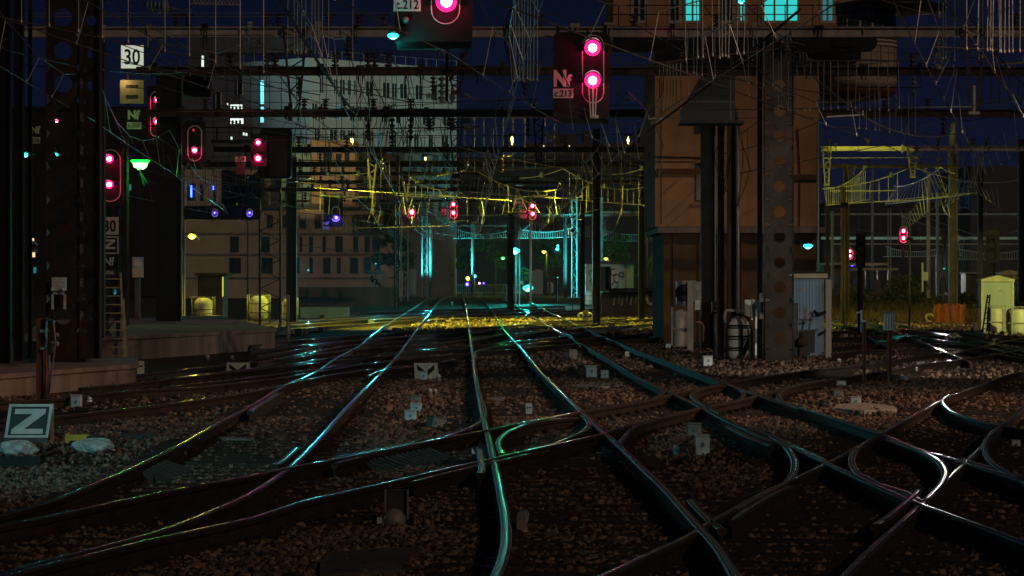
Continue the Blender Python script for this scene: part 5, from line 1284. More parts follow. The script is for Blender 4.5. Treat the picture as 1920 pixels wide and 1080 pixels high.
# signs standing on the ballast
def a_board(label, x0, y0, x1, y1, skew, polys, lettering_m, face_m, border_m, name='board_sign'):
    Y = on_ground(y1); w_ = (x1-x0)*Y/F; h = (y1-y0)*Y/F; x = X_(x0, Y); z = Z_(y1, Y)
    root = thing(name, label, 'sign', (x+w_/2, Y, z))
    lean = .16*h
    def q(u, v, o=0): return (x + w_*u + skew*w_*v, Y + lean*v - o, z + h*v)
    def panel(us, vs, o0, o1, m, nm, parent):
        mb = MB(); a = [q(us[0], vs[0], o1), q(us[1], vs[0], o1), q(us[1], vs[1], o1), q(us[0], vs[1], o1)]; b = [q(us[0], vs[0], o0), q(us[1], vs[0], o0), q(us[1], vs[1], o0), q(us[0], vs[1], o0)]
        mb.add(a+b, [(0,1,2,3),(7,6,5,4),(0,4,5,1),(1,5,6,2),(2,6,7,3),(3,7,4,0)]); return mb.build(nm, m, parent)
    v0 = .2 if face_m is PLATEB else .04
    panel((0, 1), (v0, 1), 0, .015, border_m, 'board', root)
    panel((.07, .93), (v0 + .06, .94), .015, .022, face_m, 'face', root)
    for P_ in polys:
        mb = MB(); vs = [q(.07+.86*u, v0+.06+(.88-v0)*v, .027) for u, v in P_] + [q(.07+.86*u, v0+.06+(.88-v0)*v, .022) for u, v in P_]; n = len(P_)
        mb.add(vs, [tuple(range(n))] + [(i, n+i, n+(i+1) % n, (i+1) % n) for i in range(n)]); mb.build('mark', lettering_m, root)
    mb = MB(); mb.bar(q(.97, .98), (x+w_*1.02, Y+h*.7, z-.05), .05); mb.bar(q(.05, .98), (x+w_*.05, Y+h*.7, z-.05), .05); mb.build('prop', border_m, root)
    if v0 > .1: panel((0, 1), (-.06, v0-.005), -.01, .012, BOXD, 'base', root)
a_board('tilted black board with a big white letter Z and white edge, on the ballast', 6, 758, 88, 836, .12, [[(.1, .92), (.1, .74), (.58, .74), (.08, .2), (.08, .04), (.92, .04), (.92, .22), (.42, .22), (.92, .76), (.92, .92)]], SIGNW, PLATEB, SIGNW)
CH = [[(.06, .98), (.06, .62), (.5, .08), (.94, .62), (.94, .98), (.5, .45)]]
a_board('white board with a black chevron, alone among the rails left of the cyan-lit track', 424, 680, 466, 706, .02, CH, BLKTXT, SIGNW, SIGNW)
a_board('white board with a black chevron half hidden behind a box on a stalk', 778, 681, 821, 712, -.04, CH, BLKTXT, SIGNW, SIGNW)
def marker(label, x0, y0, x1, y1, kind):
    Y = on_ground(y1); root = thing('marker_block', label, 'marker', (X_((x0+x1)/2, Y), Y, -.2))
    mb = MB(); mb.px(x0, y0, x1, y1, Y, .12); mb.build('block', WHITE, root)
    mb = MB()
    if kind: 
        for u in (.3, .7): mb.lathe(P(x0+(x1-x0)*u, y0+(y1-y0)*.3, Y-.001), [(.013, 0), (.013, -.01)], 10, 0, 'Y')
    else: mb.px(x0+2, y0+8, x1-2, y0+10.5, Y-.006, .005)
    mb.build('mark', BLKTXT, root)
marker('little white stub with two black dots, between the two central tracks', 986, 757, 998, 781, 1)
marker('white end marker with a black dash at the corner of the low platform', 257, 677, 269, 712, 0)
marker('small pale stub with two holes, left of the slanting track', 1172, 659, 1180, 673, 1)
def slab(label, pts, t=.05, m=CONC, name='concrete_slab'):
    g = [G(x, y, -.16) for x, y in pts]; mb = MB(); n = len(g)
    mb.add([(p.x, p.y, -.21) for p in g] + [(p.x, p.y, -.13 + rnd.uniform(-.01, .01)) for p in g], [tuple(range(n, 2*n)), tuple(range(n-1, -1, -1))] + [(i, (i+1) % n, n+(i+1) % n, n+i) for i in range(n)])
    tag(mb.build(name, m), label, 'slab')
PALE = mat('pale_slab', (0.34, 0.32, 0.3), .9, 0, .25, 3, .5)
slab('long pale broken slab lying on the ballast under the close pair of boxes', [(1076, 727), (1090, 720), (1130, 719), (1166, 719), (1174, 726), (1120, 728)], m=PALE)
slab('pale greenish patch of slab beside the stack of three boxes at right', [(1560, 768), (1572, 760), (1620, 759), (1674, 763), (1682, 769), (1620, 773)], m=PALE)
slab('grey plank lying at the left between the dark tracks', [(230, 818), (250, 812), (300, 813), (292, 820)], m=CONCD)
slab('bluish board lying on the ballast beside the bottom-centre track', [(912, 752), (918, 747), (948, 748), (942, 755)], m=BOXG)
slab('flat dark concrete sheet at the very bottom left of the centre track', [(600, 1062), (625, 1040), (720, 1036), (790, 1034), (740, 1075), (600, 1085)], m=CONCD)
slab('pale strip of board amid the dark ballast left of the cyan-lit track', [(408, 826), (412, 822), (476, 825), (476, 829)], m=PALE)
# brown posts
def brown_post(label, x, w_, y0, yb, m=RUST):
    Y = on_ground(yb); root = thing('steel_post', label, 'post', (X_(x, Y), Y, -.2), 'short brown steel posts')
    mb = MB(); W = w_*Y/F; mb.box((X_(x, Y)-W/2, Y, -.25), (X_(x, Y)-W/4, Y+W, Z_(y0, Y))); mb.box((X_(x, Y)+W/4, Y, -.25), (X_(x, Y)+W/2, Y+W, Z_(y0, Y))); mb.box((X_(x, Y)-W/4, Y+W*.35, -.25), (X_(x, Y)+W/4, Y+W*.55, Z_(y0, Y)-.002))
    mb.build('shaft', m, root); return root, Y
POSTM = mat('post_rust', (0.2, 0.085, 0.05), .7, 0, .35, 3, .3, streak=True)
s, Y = brown_post('brown steel post with a cyan-edged bracket in front of the platform end', 77, 18, 597, 762, POSTM)
mb = MB()
for b in ((85, 597, 88, 655), (75, 618, 85, 623.5), (75, 651, 88, 655.5)): mb.px(*b, Y-.03, .028)
mb.bar(P(86, 598, Y-.02), P(102, 603, Y-.3), .03); mb.build('bracket', mat('cyan_bracket', (0.2, .62, .7), .5), s)
mb = MB(); mb.tube([P(100, 603, Y-.3), P(104, 640, Y-.2), P(98, 690, Y-.1), P(90, 755, Y-.1)], .015, 6); mb.tube([P(92, 664, Y-.05), P(93, 700, Y-.08), P(86, 758, Y-.1)], .02, 6); mb.build('cable', BOXG, s)
mb = MB(); mb.lathe(P(106, 645, Y-.1), [(.04, -.03), (.05, 0), (.03, .04)], 10, 0, 'Y'); mb.lathe(P(107, 628, Y-.1), [(.03, -.03), (.035, 0), (.02, .04)], 10, 0, 'Y'); mb.px(95, 640, 101, 662, Y-.1, .06); mb.build('fitting', BOXG, s)
s, Y = brown_post('thin brown post with a slim grey stick behind it, right of the blue cabinet', 1620.5, 6, 603, 724, POSTM)
mb = MB(); mb.bar(P(1615, 624, Y+.1), P(1615, 581, Y+.1), .035); mb.bar(P(1606, 587, Y+.1), P(1617, 584, Y+.1), .03); mb.px(1616, 600, 1624, 603.5, Y-.02, .1); mb.build('stick', BOXB, s)
s, Y = brown_post('brown post carrying a ribbed grey relay case', 1668.5, 9, 612, 720, POSTM)
mb = MB(); mb.px(1659, 586, 1678, 619, Y-.06, .2); mb.build('relay_case', BOXB, s)
mb = MB()
for x in (1661, 1666, 1671, 1675): mb.px(x, 588, x+1.6, 617, Y-.075, .014)
mb.px(1656, 584, 1681, 586.5, Y-.1, .3); mb.build('case_rib', BOXG, s)
mb = MB(); mb.tube([P(1664, 718, Y-.1), P(1655, 740, Y-.3)], .02, 5); mb.build('cable', BOXD, s)
s, Y = brown_post('slim brown post far at right bottom of the canopy', 1589, 4, 545, 585)
s, Y = brown_post('thick brown stump at the end of the dark platform edge, left of the yellow zone', 501, 24, 612, 648, mat('stump', (0.16, .1, .08), .85, 0, .3, 2, streak=True))
s, Y = brown_post('thin pale-tipped post stuck between the tracks at the end of the left platform', 540, 5, 553, 647, GALV)
mb = MB(); mb.lathe(P(540, 646, Y), [(.05, 0), (.09, .5), (.03, .9)], 8); mb.build('sleeve', GALV, s)
# tanks: upright cylinders with domed tops in bar cages
def tank(label, x0, x1, y0, yb, cage=True, m=TANKW, hoops=2, zb=None, lean=None):
    Y = on_ground(yb) if zb is None else zb[0]; z = ground(Y) if zb is None else zb[1]
    r = (x1-x0)*Y/F/2; c = Vector((X_((x0+x1)/2, Y), Y+r, z)); h = Z_(y0, Y) - z
    root = thing('counterweight_tank', label, 'tank', tuple(c), 'pale domed tanks in bar cages')
    d = min(r*.75, h*.3)
    mb = MB(); mb.lathe(c, [(r*.55, .04), (r*.9, d*.35), (r, d*.8)] + [(r, h-d)] + [(r*math.cos(t), h-d+d*math.sin(t)) for t in (.35, .7, 1.05, 1.35)] + [(r*.08, h)], 28); mb.build('shell', m, root)
    for k in range(hoops):
        zz = c.z + h*(k+1)/(hoops+1); mb = MB(); mb.lathe((c.x, c.y, zz), [(r*1.015, -.02), (r*1.03, 0), (r*1.015, .02)], 28); mb.build('hoop', BOXD, root)
    if cage:
        mb = MB(); a = r*1.12
        for k, (sx, sy) in enumerate(((-1,-1),(1,-1),(1,1),(-1,1))): mb.tube([(c.x+sx*a, c.y+sy*a, z), (c.x+sx*a, c.y+sy*a, z+h*1.02)], .03, 6)
        for zz in (z+h*.35, z+h*.98):
            for p, q in (((-1,-1),(1,-1)),((1,-1),(1,1)),((1,1),(-1,1)),((-1,1),(-1,-1))): mb.tube([(c.x+p[0]*a, c.y+p[1]*a, zz), (c.x+q[0]*a, c.y+q[1]*a, zz)], .022, 6)
        mb.build('cage', BOXG, root)
    return root, Y, c, r, h
tank('yellow-lit squat tank in a pipe cage before the grey-brown shed', 362, 397, 557, 604, True, TANKW, 1)
tank('pale tank in a cage just left of the lattice gantry mast', 466, 501, 553, 603, True, TANKW, 2)
tank('shaded slim tank right of the lattice gantry mast, cut by a dark pole', 527, 555, 559, 603, True, TANKW, 2)
tank('small white cyan-tinted tank at the foot of the thick cyan pole', 788, 803, 529, 553, True, TANKW, 2)
tank('white tank in the centre of the yard at the end of the tracks', 945, 964, 534, 566, True, TANKW, 2)
tank('small cyan-lit tank beside the tall pale green-grey cabinet', 1024, 1038, 529, 551, False, TANKW, 1)
tank('pale tank standing beneath the graffiti hut, left of the slab-like mast', 1092, 1113, 545, 574, False, TANKW, 2)
tank('pale tank with a brighter side, in front of the low graffiti wall', 1170, 1198, 547, 579, True, TANKW, 1)
s, Y, c, r, h = tank('tall dull white tank in a frame below the fan unit', 1263, 1291, 580, 655, False, TANKW, 1)
mb = MB(); mb.px(1258, 575, 1262, 655, Y-.05, .06); mb.px(1258, 648, 1300, 655, Y-.05, .06); mb.px(1258, 615, 1292, 619, Y-.06, .05); mb.build('cage', BOXG, s)
s, Y, c, r, h = tank('big white tank in a rounded bar cage with a triangle mark, before the orange building', 1365, 1409, 594, 678, False, TANKW, 3)
mb = MB()
for sx in (-1, .15, 1):
    mb.tube([(c.x+sx*r*1.06, c.y-r*(1.05 if abs(sx) < 1 else .3), c.z), (c.x+sx*r*1.1, c.y-r*(1.1 if abs(sx) < 1 else .3), c.z+h*.7), (c.x+sx*r*.7, c.y-r*.5, c.z+h*.99), (c.x, c.y, c.z+h*1.06)], .032, 7)
for zz in (.3, .56, .8): mb.lathe((c.x, c.y, c.z+h*zz), [(r*1.09, -.025), (r*1.12, 0), (r*1.09, .025)], 24)
mb.build('cage', DARK, s)
mb = MB(); p = P(1385, 622, Y); mb.prism([(p.x-.06, p.z-.04), (p.x+.06, p.z-.04), (p.x, p.z+.06)], c.y-r*1.13, c.y-r*1.125); mb.build('warning_mark', mat('warn_orange', (.7, .4, .15), .6), s)
mb = MB(); mb.px(1397, 562, 1425, 594, Y+.35, .25); mb.build('cabinet', SIGNW, s)
mb = MB(); mb.px(1409, 560, 1413, 600, Y+.32, .028); mb.px(1361, 580, 1397, 584, Y+.3, .1); mb.tube([P(1361, 582, Y+.3), P(1358, 595, Y+.3), P(1360, 605, Y+.3)], .05, 7); mb.build('pipe', BOXG, s)
mb = MB(); mb.bar(P(1384, 684, Y-.3), P(1409, 628, Y-.2), .16, .08); mb.build('plank', WOOD, s)
mb = MB(); mb.bar(P(1404.5, 686, Y-.35), P(1406, 632, Y-.3), .05); mb.build('yellow_stick', mat('yellow_stick', (.5, .45, .2), .7), s)
mb = MB(); mb.bar(P(1417, 680, Y-.15), P(1418, 580, Y-.1), .045); mb.bar(P(1410, 600, Y-.12), P(1409, 573, Y-.12), .03); mb.bar(P(1402, 573, Y-.12), P(1410, 573, Y-.12), .025); mb.build('stick', BOXB, s)
mb = MB(); mb.px(1424, 550, 1444, 598, Y+.1, .1); mb.build('panel', SIGNW, s)
mb = MB(); mb.px(1427, 566, 1441, 586, Y+.05, .045); mb.build('switch_case', DARK, s)
mb = MB(); mb.px(1431, 572, 1440, 584, Y+.02, .025); mb.px(1428, 552, 1442, 558, Y+.08, .018); mb.build('yellow_plate', mat('ochre_plate', (.5, .36, .12), .6), s)
plate(s, Y+.075, 1429, 550, 1440, 557, SIGNW, 'P2', BLKTXT, .01)
mb = MB(); mb.lathe(P(1435.5, 580, Y+.02), [(.03, 0), (.03, -.012)], 12, 0, 'Y'); mb.build('dial', BLACK, s)
s, Y, c, r, h = tank('white tank in a cage far on the weedy bank at right', 1766, 1781, 515, 546, True, TANKW, 2)
# two fat tanks at the right edge
for lab, x0, x1, y0, yb in (('fat yellow-lit tank with a bite-shaped stain, left of two beside the gabled cabinet', 1853, 1884, 577, 626), ('fat cream tank at the right edge of the yard, cut by the view', 1890, 1932, 579, 628)):
    Y = on_ground(yb); r = (x1-x0)*Y/F/2; z = -.1; h = Z_(y0, Y)-z; c = Vector((X_((x0+x1)/2, Y), Y+r, z))
    root = thing('counterweight_tank', lab, 'tank', (c.x, c.y, -.2), 'pale domed tanks in bar cages')
    mb = MB(); mb.lathe(c, [(r*.7, -.1), (r*.85, 0), (r, h*.15), (r*1.02, h*.5), (r, h*.8), (r*.93, h*.93), (r*.75, h), (r*.1, h*1.02)], 28); mb.build('shell', TANKW, root)
    mb = MB()
    for t in (.2, 1.0): mb.bar((c.x-r*1.05+2.1*r*t, c.y-r*1.02, z-.1), (c.x-r*1.05+2.1*r*t, c.y-r*1.02, z+h*1.1), .05)
    for zz in (.4, 1.08): mb.bar((c.x-r*1.05, c.y-r*1.06, z+h*zz), (c.x+r*1.2, c.y-r*1.06, z+h*zz), .04)
    mb.build('cage', BOXG, root)
# blue cabinet
Y = on_ground(672); zt = Z_(523, Y)
s = thing('blue_cabinet', 'tall corrugated blue metal cabinet with a pale flat roof beside the riveted column', 'cabinet', (X_(1518, Y), Y, -.2))
BLUC = mat('blue_cabinet_paint', (0.2, 0.34, 0.5), .5, 0, .18, 1.5, streak=True)
mb = MB(); mb.box((X_(1486, Y), Y, -.2), (X_(1541, Y), Y+1.0, zt))
for k in range(9): x = X_(1488+k*6, Y); mb.box((x, Y-.025, -.18), (x+.035, Y-.001, zt-.02))
mb.build('body', BLUC, s)
mb = MB(); mb.px(1481, 513, 1552, 521.5, Y-.15, 1.3); mb.build('roof_edge', mat('cream_trim', (.5, .44, .3), .6, 0, .2), s)
mb = MB(); xa, xb, za, zb = X_(1481, Y), X_(1552, Y), Z_(513, Y), Z_(509, Y)
mb.add([(xa, Y-.15, za), (xb, Y-.15, za), (xb, Y+1.15, za), (xa, Y+1.15, za), (xa+.2, Y+.3, zb), (xb-.2, Y+.3, zb), (xb-.2, Y+.7, zb), (xa+.2, Y+.7, zb)], [(0,1,5,4),(1,2,6,5),(2,3,7,6),(3,0,4,7),(4,5,6,7)]); mb.build('roof', RUST, s)
mb = MB(); mb.px(1509, 577, 1514, 600, Y-.06, .03); mb.build('handle', CONC, s)
mb = MB(); mb.px(1497, 542, 1506, 544.5, Y-.032, .006); mb.build('label_strip', mat('red_strip', (.5, .1, .06), .6), s)
mb = MB(); mb.px(1541.2, 524, 1545, 660, Y+.1, .5); mb.build('side_frame', SIGNW, s)
s = thing('steel_post', 'pale grey upright post with torn black flaps close by the blue cabinet', 'post', (X_(1553, Y-.3), Y-.3, -.2), 'short brown steel posts')
mb = MB(); mb.px(1548, 524, 1559, 675, Y-.3, .12); mb.build('shaft', GREYP, s)
mb = MB(); mb.tube([P(1526, 583, Y-.35), P(1533, 589, Y-.4), P(1540, 588, Y-.35), P(1548, 585, Y-.32)], .05, 6); mb.tube([P(1540, 626, Y-.35), P(1548, 620, Y-.33)], .04, 6); mb.build('flap', BLACK, s)
s = thing('point_motor', 'dark point motor with rods and an upright bracket at the foot of the blue cabinet', 'machine', (X_(1510, Y-.8), Y-.8, -.2))
mb = MB(); mb.px(1504, 620, 1528, 662, Y-.8, .5); mb.build('case', BLACK, s)
mb = MB(); mb.lathe(P(1504, 640, Y-.85), [(.14, 0), (.14, -.25), (.08, -.28)], 14, 0, 'Y'); mb.bar(P(1502, 672, Y-.9), P(1502, 640, Y-.9), .09); mb.build('drum', RUST, s)
mb = MB(); mb.bar(P(1493, 668, Y-.7), P(1493, 568, Y-.7), .1); mb.bar(P(1486, 571, Y-.7), P(1496, 568, Y-.7), .04); mb.bar(P(1498, 600, Y-.75), P(1523, 600, Y-.75), .05); mb.bar(P(1517, 618, Y-.75), P(1521, 592, Y-.75), .05); mb.bar(P(1498, 620, Y-.85), P(1535, 619, Y-.85), .05); mb.build('rod', BOXD, s)
# gabled cabinets
def gabled(label, x0, x1, ye, yt, yb, m, roof_m, strip=None):
    Y = on_ground(yb); s = thing('gabled_cabinet', label, 'cabinet', (X_((x0+x1)/2, Y), Y, ground(Y)), 'cabinets with gabled roofs')
    w_ = (x1-x0)*Y/F; xm = X_((x0+x1)/2, Y)
    mb = MB(); mb.box((xm-w_*.44, Y, ground(Y)), (xm+w_*.44, Y+w_*.8, Z_(ye+3, Y)))
    for k in range(16): mb.box((xm-w_*.42+k*w_*.054, Y-.015, ground(Y)), (xm-w_*.42+k*w_*.054+.02, Y-.0005, Z_(ye+4, Y)))
    mb.build('body', m, s)
    mb = MB(); mb.prism([(xm-w_*.5, Z_(ye+3, Y)), (xm+w_*.5, Z_(ye+3, Y)), (xm+w_*.5, Z_(ye-1, Y)), (xm, Z_(yt, Y)), (xm-w_*.5, Z_(ye-1, Y))], Y-.12, Y+w_*.9); mb.build('roof', roof_m, s)
    mb = MB()
    for sx in (-.46, .455): mb.box((xm+w_*sx-.045, Y-.04, ground(Y)), (xm+w_*sx+.045, Y-.0165, Z_(ye+3, Y)))
    mb.build('corner_post', roof_m, s)
    if strip: mb = MB(); mb.px(x0+34, strip, x0+40, strip+2, Y-.025, .008); mb.build('label_strip', mat('orange_strip', (.6, .25, .05), .6), s)
gabled('gabled ridged metal cabinet standing in yellow light at right', 1839, 1902, 525, 516, 624, mat('cab_metal', (.42, .46, .44), .5, .1, .15, 2, streak=True), mat('cab_roof', (.6, .58, .42), .6), 544)
gabled('greyer gabled cabinet half behind the yellow-lit one', 1873, 1913, 512, 506, 598, BOXG, GREYP)
s = front_building('dim grey flat cabinet far left of the two gabled cabinets', 1811, 1836, 513, 190, 2, BOXD, 'cabinet', 'cabinet')
mb = MB(); mb.px(1809, 510.5, 1838, 512.9, 189.8, 2.5); mb.build('roof', GREYP, s)
# air cooler frame
Y = on_ground(662)
s = thing('fan_unit', 'grey cooling fan unit on a tall pale post in front of the orange building', 'machine', (X_(1287, Y), Y, -.2))
mb = MB(); mb.px(1269, 526, 1306, 573, Y+.2, .45); mb.px(1306.3, 528, 1315, 572, Y+.25, .4); mb.build('case', BOXG, s)
mb = MB(); mb.lathe(P(1282, 549, Y+.19), [(.26, -.002), (.26, -.03), (.22, -.03)], 24, 0, 'Y'); mb.lathe(P(1282, 549, Y+.16), [(.07, 0), (.06, -.02)], 12, 0, 'Y'); mb.build('fan_ring', BLACK, s)
mb = MB(); mb.px(1289, 528, 1300, 660, Y, .12); mb.build('post', GREYP, s)
mb = MB(); mb.px(1303, 563, 1313, 581, Y+.05, .12); mb.build('switch_box', SIGNW, s)
mb = MB(); mb.tube([P(1302, 603, Y), P(1316, 605, Y), P(1319, 612, Y), P(1318, 640, Y)], .03, 7); mb.build('pipe', mat('copper_pipe', (.35, .16, .08), .5), s)
mb = MB(); mb.px(1272, 655, 1293, 668, Y-.2, .3); mb.build('foot_block', CONC, s)
s = thing('switch_box', 'small grey switch box with a lamp stub on a pole before the dark posts', 'box', (X_(1341, 80), 80, Z_(640, 80)))
mb = MB(); mb.px(1334, 565, 1348, 587, 80, .2); mb.build('case', BOXD, s)
mb = MB(); mb.tube([(X_(1341, 80), 80.1, -.2), (X_(1341, 80), 80.1, Z_(587, 80))], .05, 7); mb.build('pole', GALV, s)
mb = MB(); mb.lathe(P(1343, 575, 80), [(.03, 0), (.025, -.05)], 10, 0, 'Y'); mb.lathe(P(1341, 584, 80), [(.05, 0), (.04, -.06)], 10, 0, 'Y'); mb.build('stub', GALV, s)
# orange safety net
Y = on_ground(609)
s = thing('safety_net', 'orange plastic safety net stretched by the weedy bank', 'net', (X_(1782, Y), Y, -.2))
mb = MB(); n = 34; rows = 22
pt = lambda i, j: P(1752 + 58*i/n + 1.2*math.sin(j*.7), 571 + 1.5*math.sin(i*.9) + 37*j/rows + .8*math.sin(i*1.7), Y + .08*math.sin(i*.8))
for j in range(rows+1): mb.tube([pt(i, j) for i in range(n+1)], .02, 4, 0, False)
for i in range(n+1): mb.tube([pt(i, j) for j in range(rows+1)], .014, 4, 0, False)
mb.build('mesh', mat('net_orange', (.5, .16, .05), .6, 0, .2, 4), s)
for x in (1752, 1782, 1810):
    mb = MB(); mb.bar(P(x, 609, Y+.02), P(x-1, 566, Y+.05), .04); mb.build('stake', BOXD, s)
mb = MB(); Yh = on_ground(607); cc = P(1743, 596, Yh)
mb.tube([cc + Vector((.2*math.cos(t)*(1+.1*math.sin(3*t)), -.1+.02*t, .2*math.sin(t))) for t in np.linspace(0.4, 5.2, 18)], .07, 7)
tag(mb.build('hose_coil', mat('pale_hose', (.5, .42, .3), .6)), 'pale coiled hose leaning at the end of the orange net', 'hose')
# switch clamp with ring shape, yellow lit
for lab, x, y0, yb, sc in (('yellow-lit clamp box with a ring-shaped cable on top in the middle of the yard', 1098, 584, 605, 1), ('dark rounded clamp box with two white cable loops, right of the cyan strip', 1787, 626, 643, 1.15)):
    Y = on_ground(yb); s = thing('point_machine', lab, 'machine', tuple(P(x, yb, Y)), 'point machines between the rails')
    mb = MB(); mb.px(x-6*sc, yb-10, x+7*sc, yb, Y, .4); mb.build('case', BOXG if sc == 1 else BOXD, s)
    mb = MB(); 
    for sx in (-1, 1): mb.tube([P(x+sx*3, yb-12, Y+.1), P(x+sx*8, y0+3, Y+.1), P(x+sx*13, y0+6, Y+.1), P(x+sx*13, yb-3, Y+.1), P(x+sx*9, yb-1, Y+.1)], .06, 7)
    mb.build('cable', SIGNW, s)
    mb = MB(); mb.px(x-5*sc, y0-1, x+6*sc, y0+5, Y+.05, .25); mb.build('head', BOXG, s)
# rubbish on the left
Y = on_ground(856)
def bag(label, x0, y0, x1, y1, seed):
    g = np.random.default_rng(seed); Y = on_ground(y1); cx = X_((x0+x1)/2, Y); w_ = (x1-x0)*Y/F; h = (y1-y0)*Y/F
    mb = MB(); n, m_ = 26, 12; vs = []
    ph = g.random(8)*6.3
    for i in range(m_+1):
        t = math.pi*i/m_
        for k in range(n):
            a = 2*math.pi*k/n
            rr = 1 + .12*math.sin(3*a+ph[0]+2*t) + .08*math.sin(5*a+ph[1]-t*3) + .05*math.sin(9*a+ph[2]+4*t) + g.uniform(-.03, .03)
            z = math.cos(t)
            vs.append((cx + w_/2*math.sin(t)**.7*math.cos(a)*rr, Y + w_*.3 + w_*.3*math.sin(t)**.7*math.sin(a)*rr, -.2 + h*.5*(1+z*(1+.15*math.sin(4*a+ph[3])))))
    fs = [(i*n+k, i*n+(k+1) % n, (i+1)*n+(k+1) % n, (i+1)*n+k) for i in range(m_) for k in range(n)]
    mb.add(vs, fs, 0, False)
    tag(mb.build('plastic_bag', mat('bag_plastic', (.5, .52, .5), .35, 0, .25, 6, .5, spec=.6)), label, 'bag', 'plastic bags of rubbish on the ballast')
bag('crumpled pale plastic bag at the very left edge beside the Z board', -4, 828, 64, 858, 1)
bag('crumpled pale plastic bag lying in front of the yellow tool', 136, 824, 214, 853, 2)
mb = MB(); p = [G(x, y, -.1) for x, y in ((0, 866), (66, 862))]
s = thing('cable_trough', 'black open trough in the ballast under the plastic bag at the left edge', 'trough', tuple(p[0]))
c = (p[0]+p[1])/2
mb.obox((c.x-.3, c.y, -.13), (1.1, .03, .16), .04); mb.obox((c.x-.3, c.y-.3, -.13), (1.1, .03, .16), .04); mb.obox((c.x-.3, c.y-.15, -.2), (1.1, .27, .03), .04); mb.build('wall', BLACK, s)
mb = MB(); mb.bar(G(62, 862, -.1), G(112, 846, -.06), .05, .03); mb.bar(G(84, 846, -.08), G(104, 836, -.06), .04, .03); mb.build('stick', WOOD, s)
Y = on_ground(842)
s = thing('power_tool', 'yellow tool with a black handle and loop of cord by the Z board', 'tool', tuple(P(145, 842, Y)))
mb = MB(); mb.px(122, 813, 130, 840, Y+.1, .1); mb.px(130, 815, 166, 826, Y+.1, .12); mb.build('casing', mat('tool_yellow', (.62, .45, .03), .45), s)
mb = MB(); mb.px(163, 818, 193, 825, Y+.1, .1); mb.build('handle', BLACK, s)
mb = MB(); mb.tube([P(136, 846, Y) + Vector((.09*math.cos(t), .1*math.sin(t), .09*math.sin(t)+.02)) for t in np.linspace(0, 6.2, 16)], .015, 6); mb.build('cord', BLACK, s)
# motor lump with plate near the bottom
Y = on_ground(990)
s = thing('track_transmitter', 'grubby lump with a blue-white socket under an upright grey plate, near the bottom', 'machine', tuple(P(745, 990, Y)))
mb = MB(); mb.px(722, 918, 766, 975, Y+.25, .03); mb.build('plate', BOXD, s)
for xe in (721, 763): mb = MB(); mb.px(xe, 917, xe+3, 985, Y+.22, .029); mb.build('edge', BOXG, s)
mb = MB(); mb.lathe(P(738, 972, Y+.05), [(.07, -.12), (.11, -.05), (.1, .02), (.06, .07), (.02, .085)], 14); mb.build('motor', BOXG, s)
mb = MB(); mb.px(721, 968, 736, 979, Y-.02, .05); mb.px(707, 971, 716, 985, Y-.03, .05); mb.build('socket', BOXB, s)
mb = MB(); mb.tube([P(752, 990, Y), P(762, 985, Y+.02), P(770, 978, Y+.1)], .03, 6); mb.build('cable', BLACK, s)
# curved guard iron by the central track
pts = [G(x, y, -.06) for x, y in ((982, 962), (975, 985), (980, 1010), (993, 1016))]
s = thing('guard_iron', 'bent flat guard iron standing beside the bottom-centre track', 'iron', tuple(pts[0]))
mb = MB(); a = P(975, 962, on_ground(1010)); Yq = on_ground(1012)
mb.tube([P(984, 962, Yq+.4), P(979, 985, Yq+.1), P(984, 1008, Yq)], .04, 6); mb.prism([(X_(x, Yq), Z_(y, Yq)) for x, y in ((970, 962), (986, 958), (985, 984), (996, 1010), (976, 1012), (968, 988))], Yq+.02, Yq+.1); mb.build('strip', BOXG, s)
# white post, meter boxes on the bank at right
s = thing('meter_post', 'white post with a small white box on the weedy bank at right', 'post', tuple(P(1730, 545, 170)))
mb = MB(); mb.px(1728.5, 492, 1731.5, 547, 170, .1); mb.build('shaft', SIGNW, s)
mb = MB(); mb.px(1732, 510, 1740, 526, 170, .2); mb.build('case', SIGNW, s)
s = thing('rubble_bin', 'yellow-lit upright board leaning at the gabled yellow-lit cabinet', 'board', tuple(P(1835, 620, 112)))
mb = MB(); mb.px(1833, 577, 1839, 612, 112, .08); mb.px(1826, 610, 1840, 619, 112, .3); mb.build('board', mat('yellowish_board', (.5, .45, .3), .7), s)
s = thing('ladder', 'short black ladder frame leaning at the front of the fat yellow-lit tank', 'ladder', tuple(P(1845, 625, 110)))
mb = MB(); mb.bar(P(1842, 622, 109), P(1852, 553, 109.6), .05); mb.bar(P(1850, 622, 109), P(1856, 553, 109.6), .05)
for k in range(7): u = k/7+.08; mb.bar(P(1842+10*u, 622-69*u, 109+.6*u), P(1850+6*u, 622-69*u, 109+.6*u), .04)
mb.build('frame', DARK, s)
# fence at the far crossing
Yq = 345
s = thing('fence', 'cyan-lit low bar fence at the far end of the tracks below the dark trees', 'fence', (X_(880, Yq), Yq, ground(Yq)))
mb = MB()
for x in range(815, 990, 4): mb.bar(P(x, 552, Yq), P(x, 533, Yq), .05)
mb.build('bar', GALV, s)
mb = MB(); mb.bar(P(815, 534, Yq), P(990, 534, Yq), .08); mb.bar(P(815, 549, Yq), P(990, 549, Yq), .08); mb.build('rail', GALV, s)
s = thing('direction_sign', 'small blue square sign beside the low glaring cyan lamp', 'sign', tuple(P(978, 534, 244)))
plate(s, 244, 974, 526, 982, 534, mat('blue_sign', (.05, .2, .7), .5), 'n', SIGNW, .03)
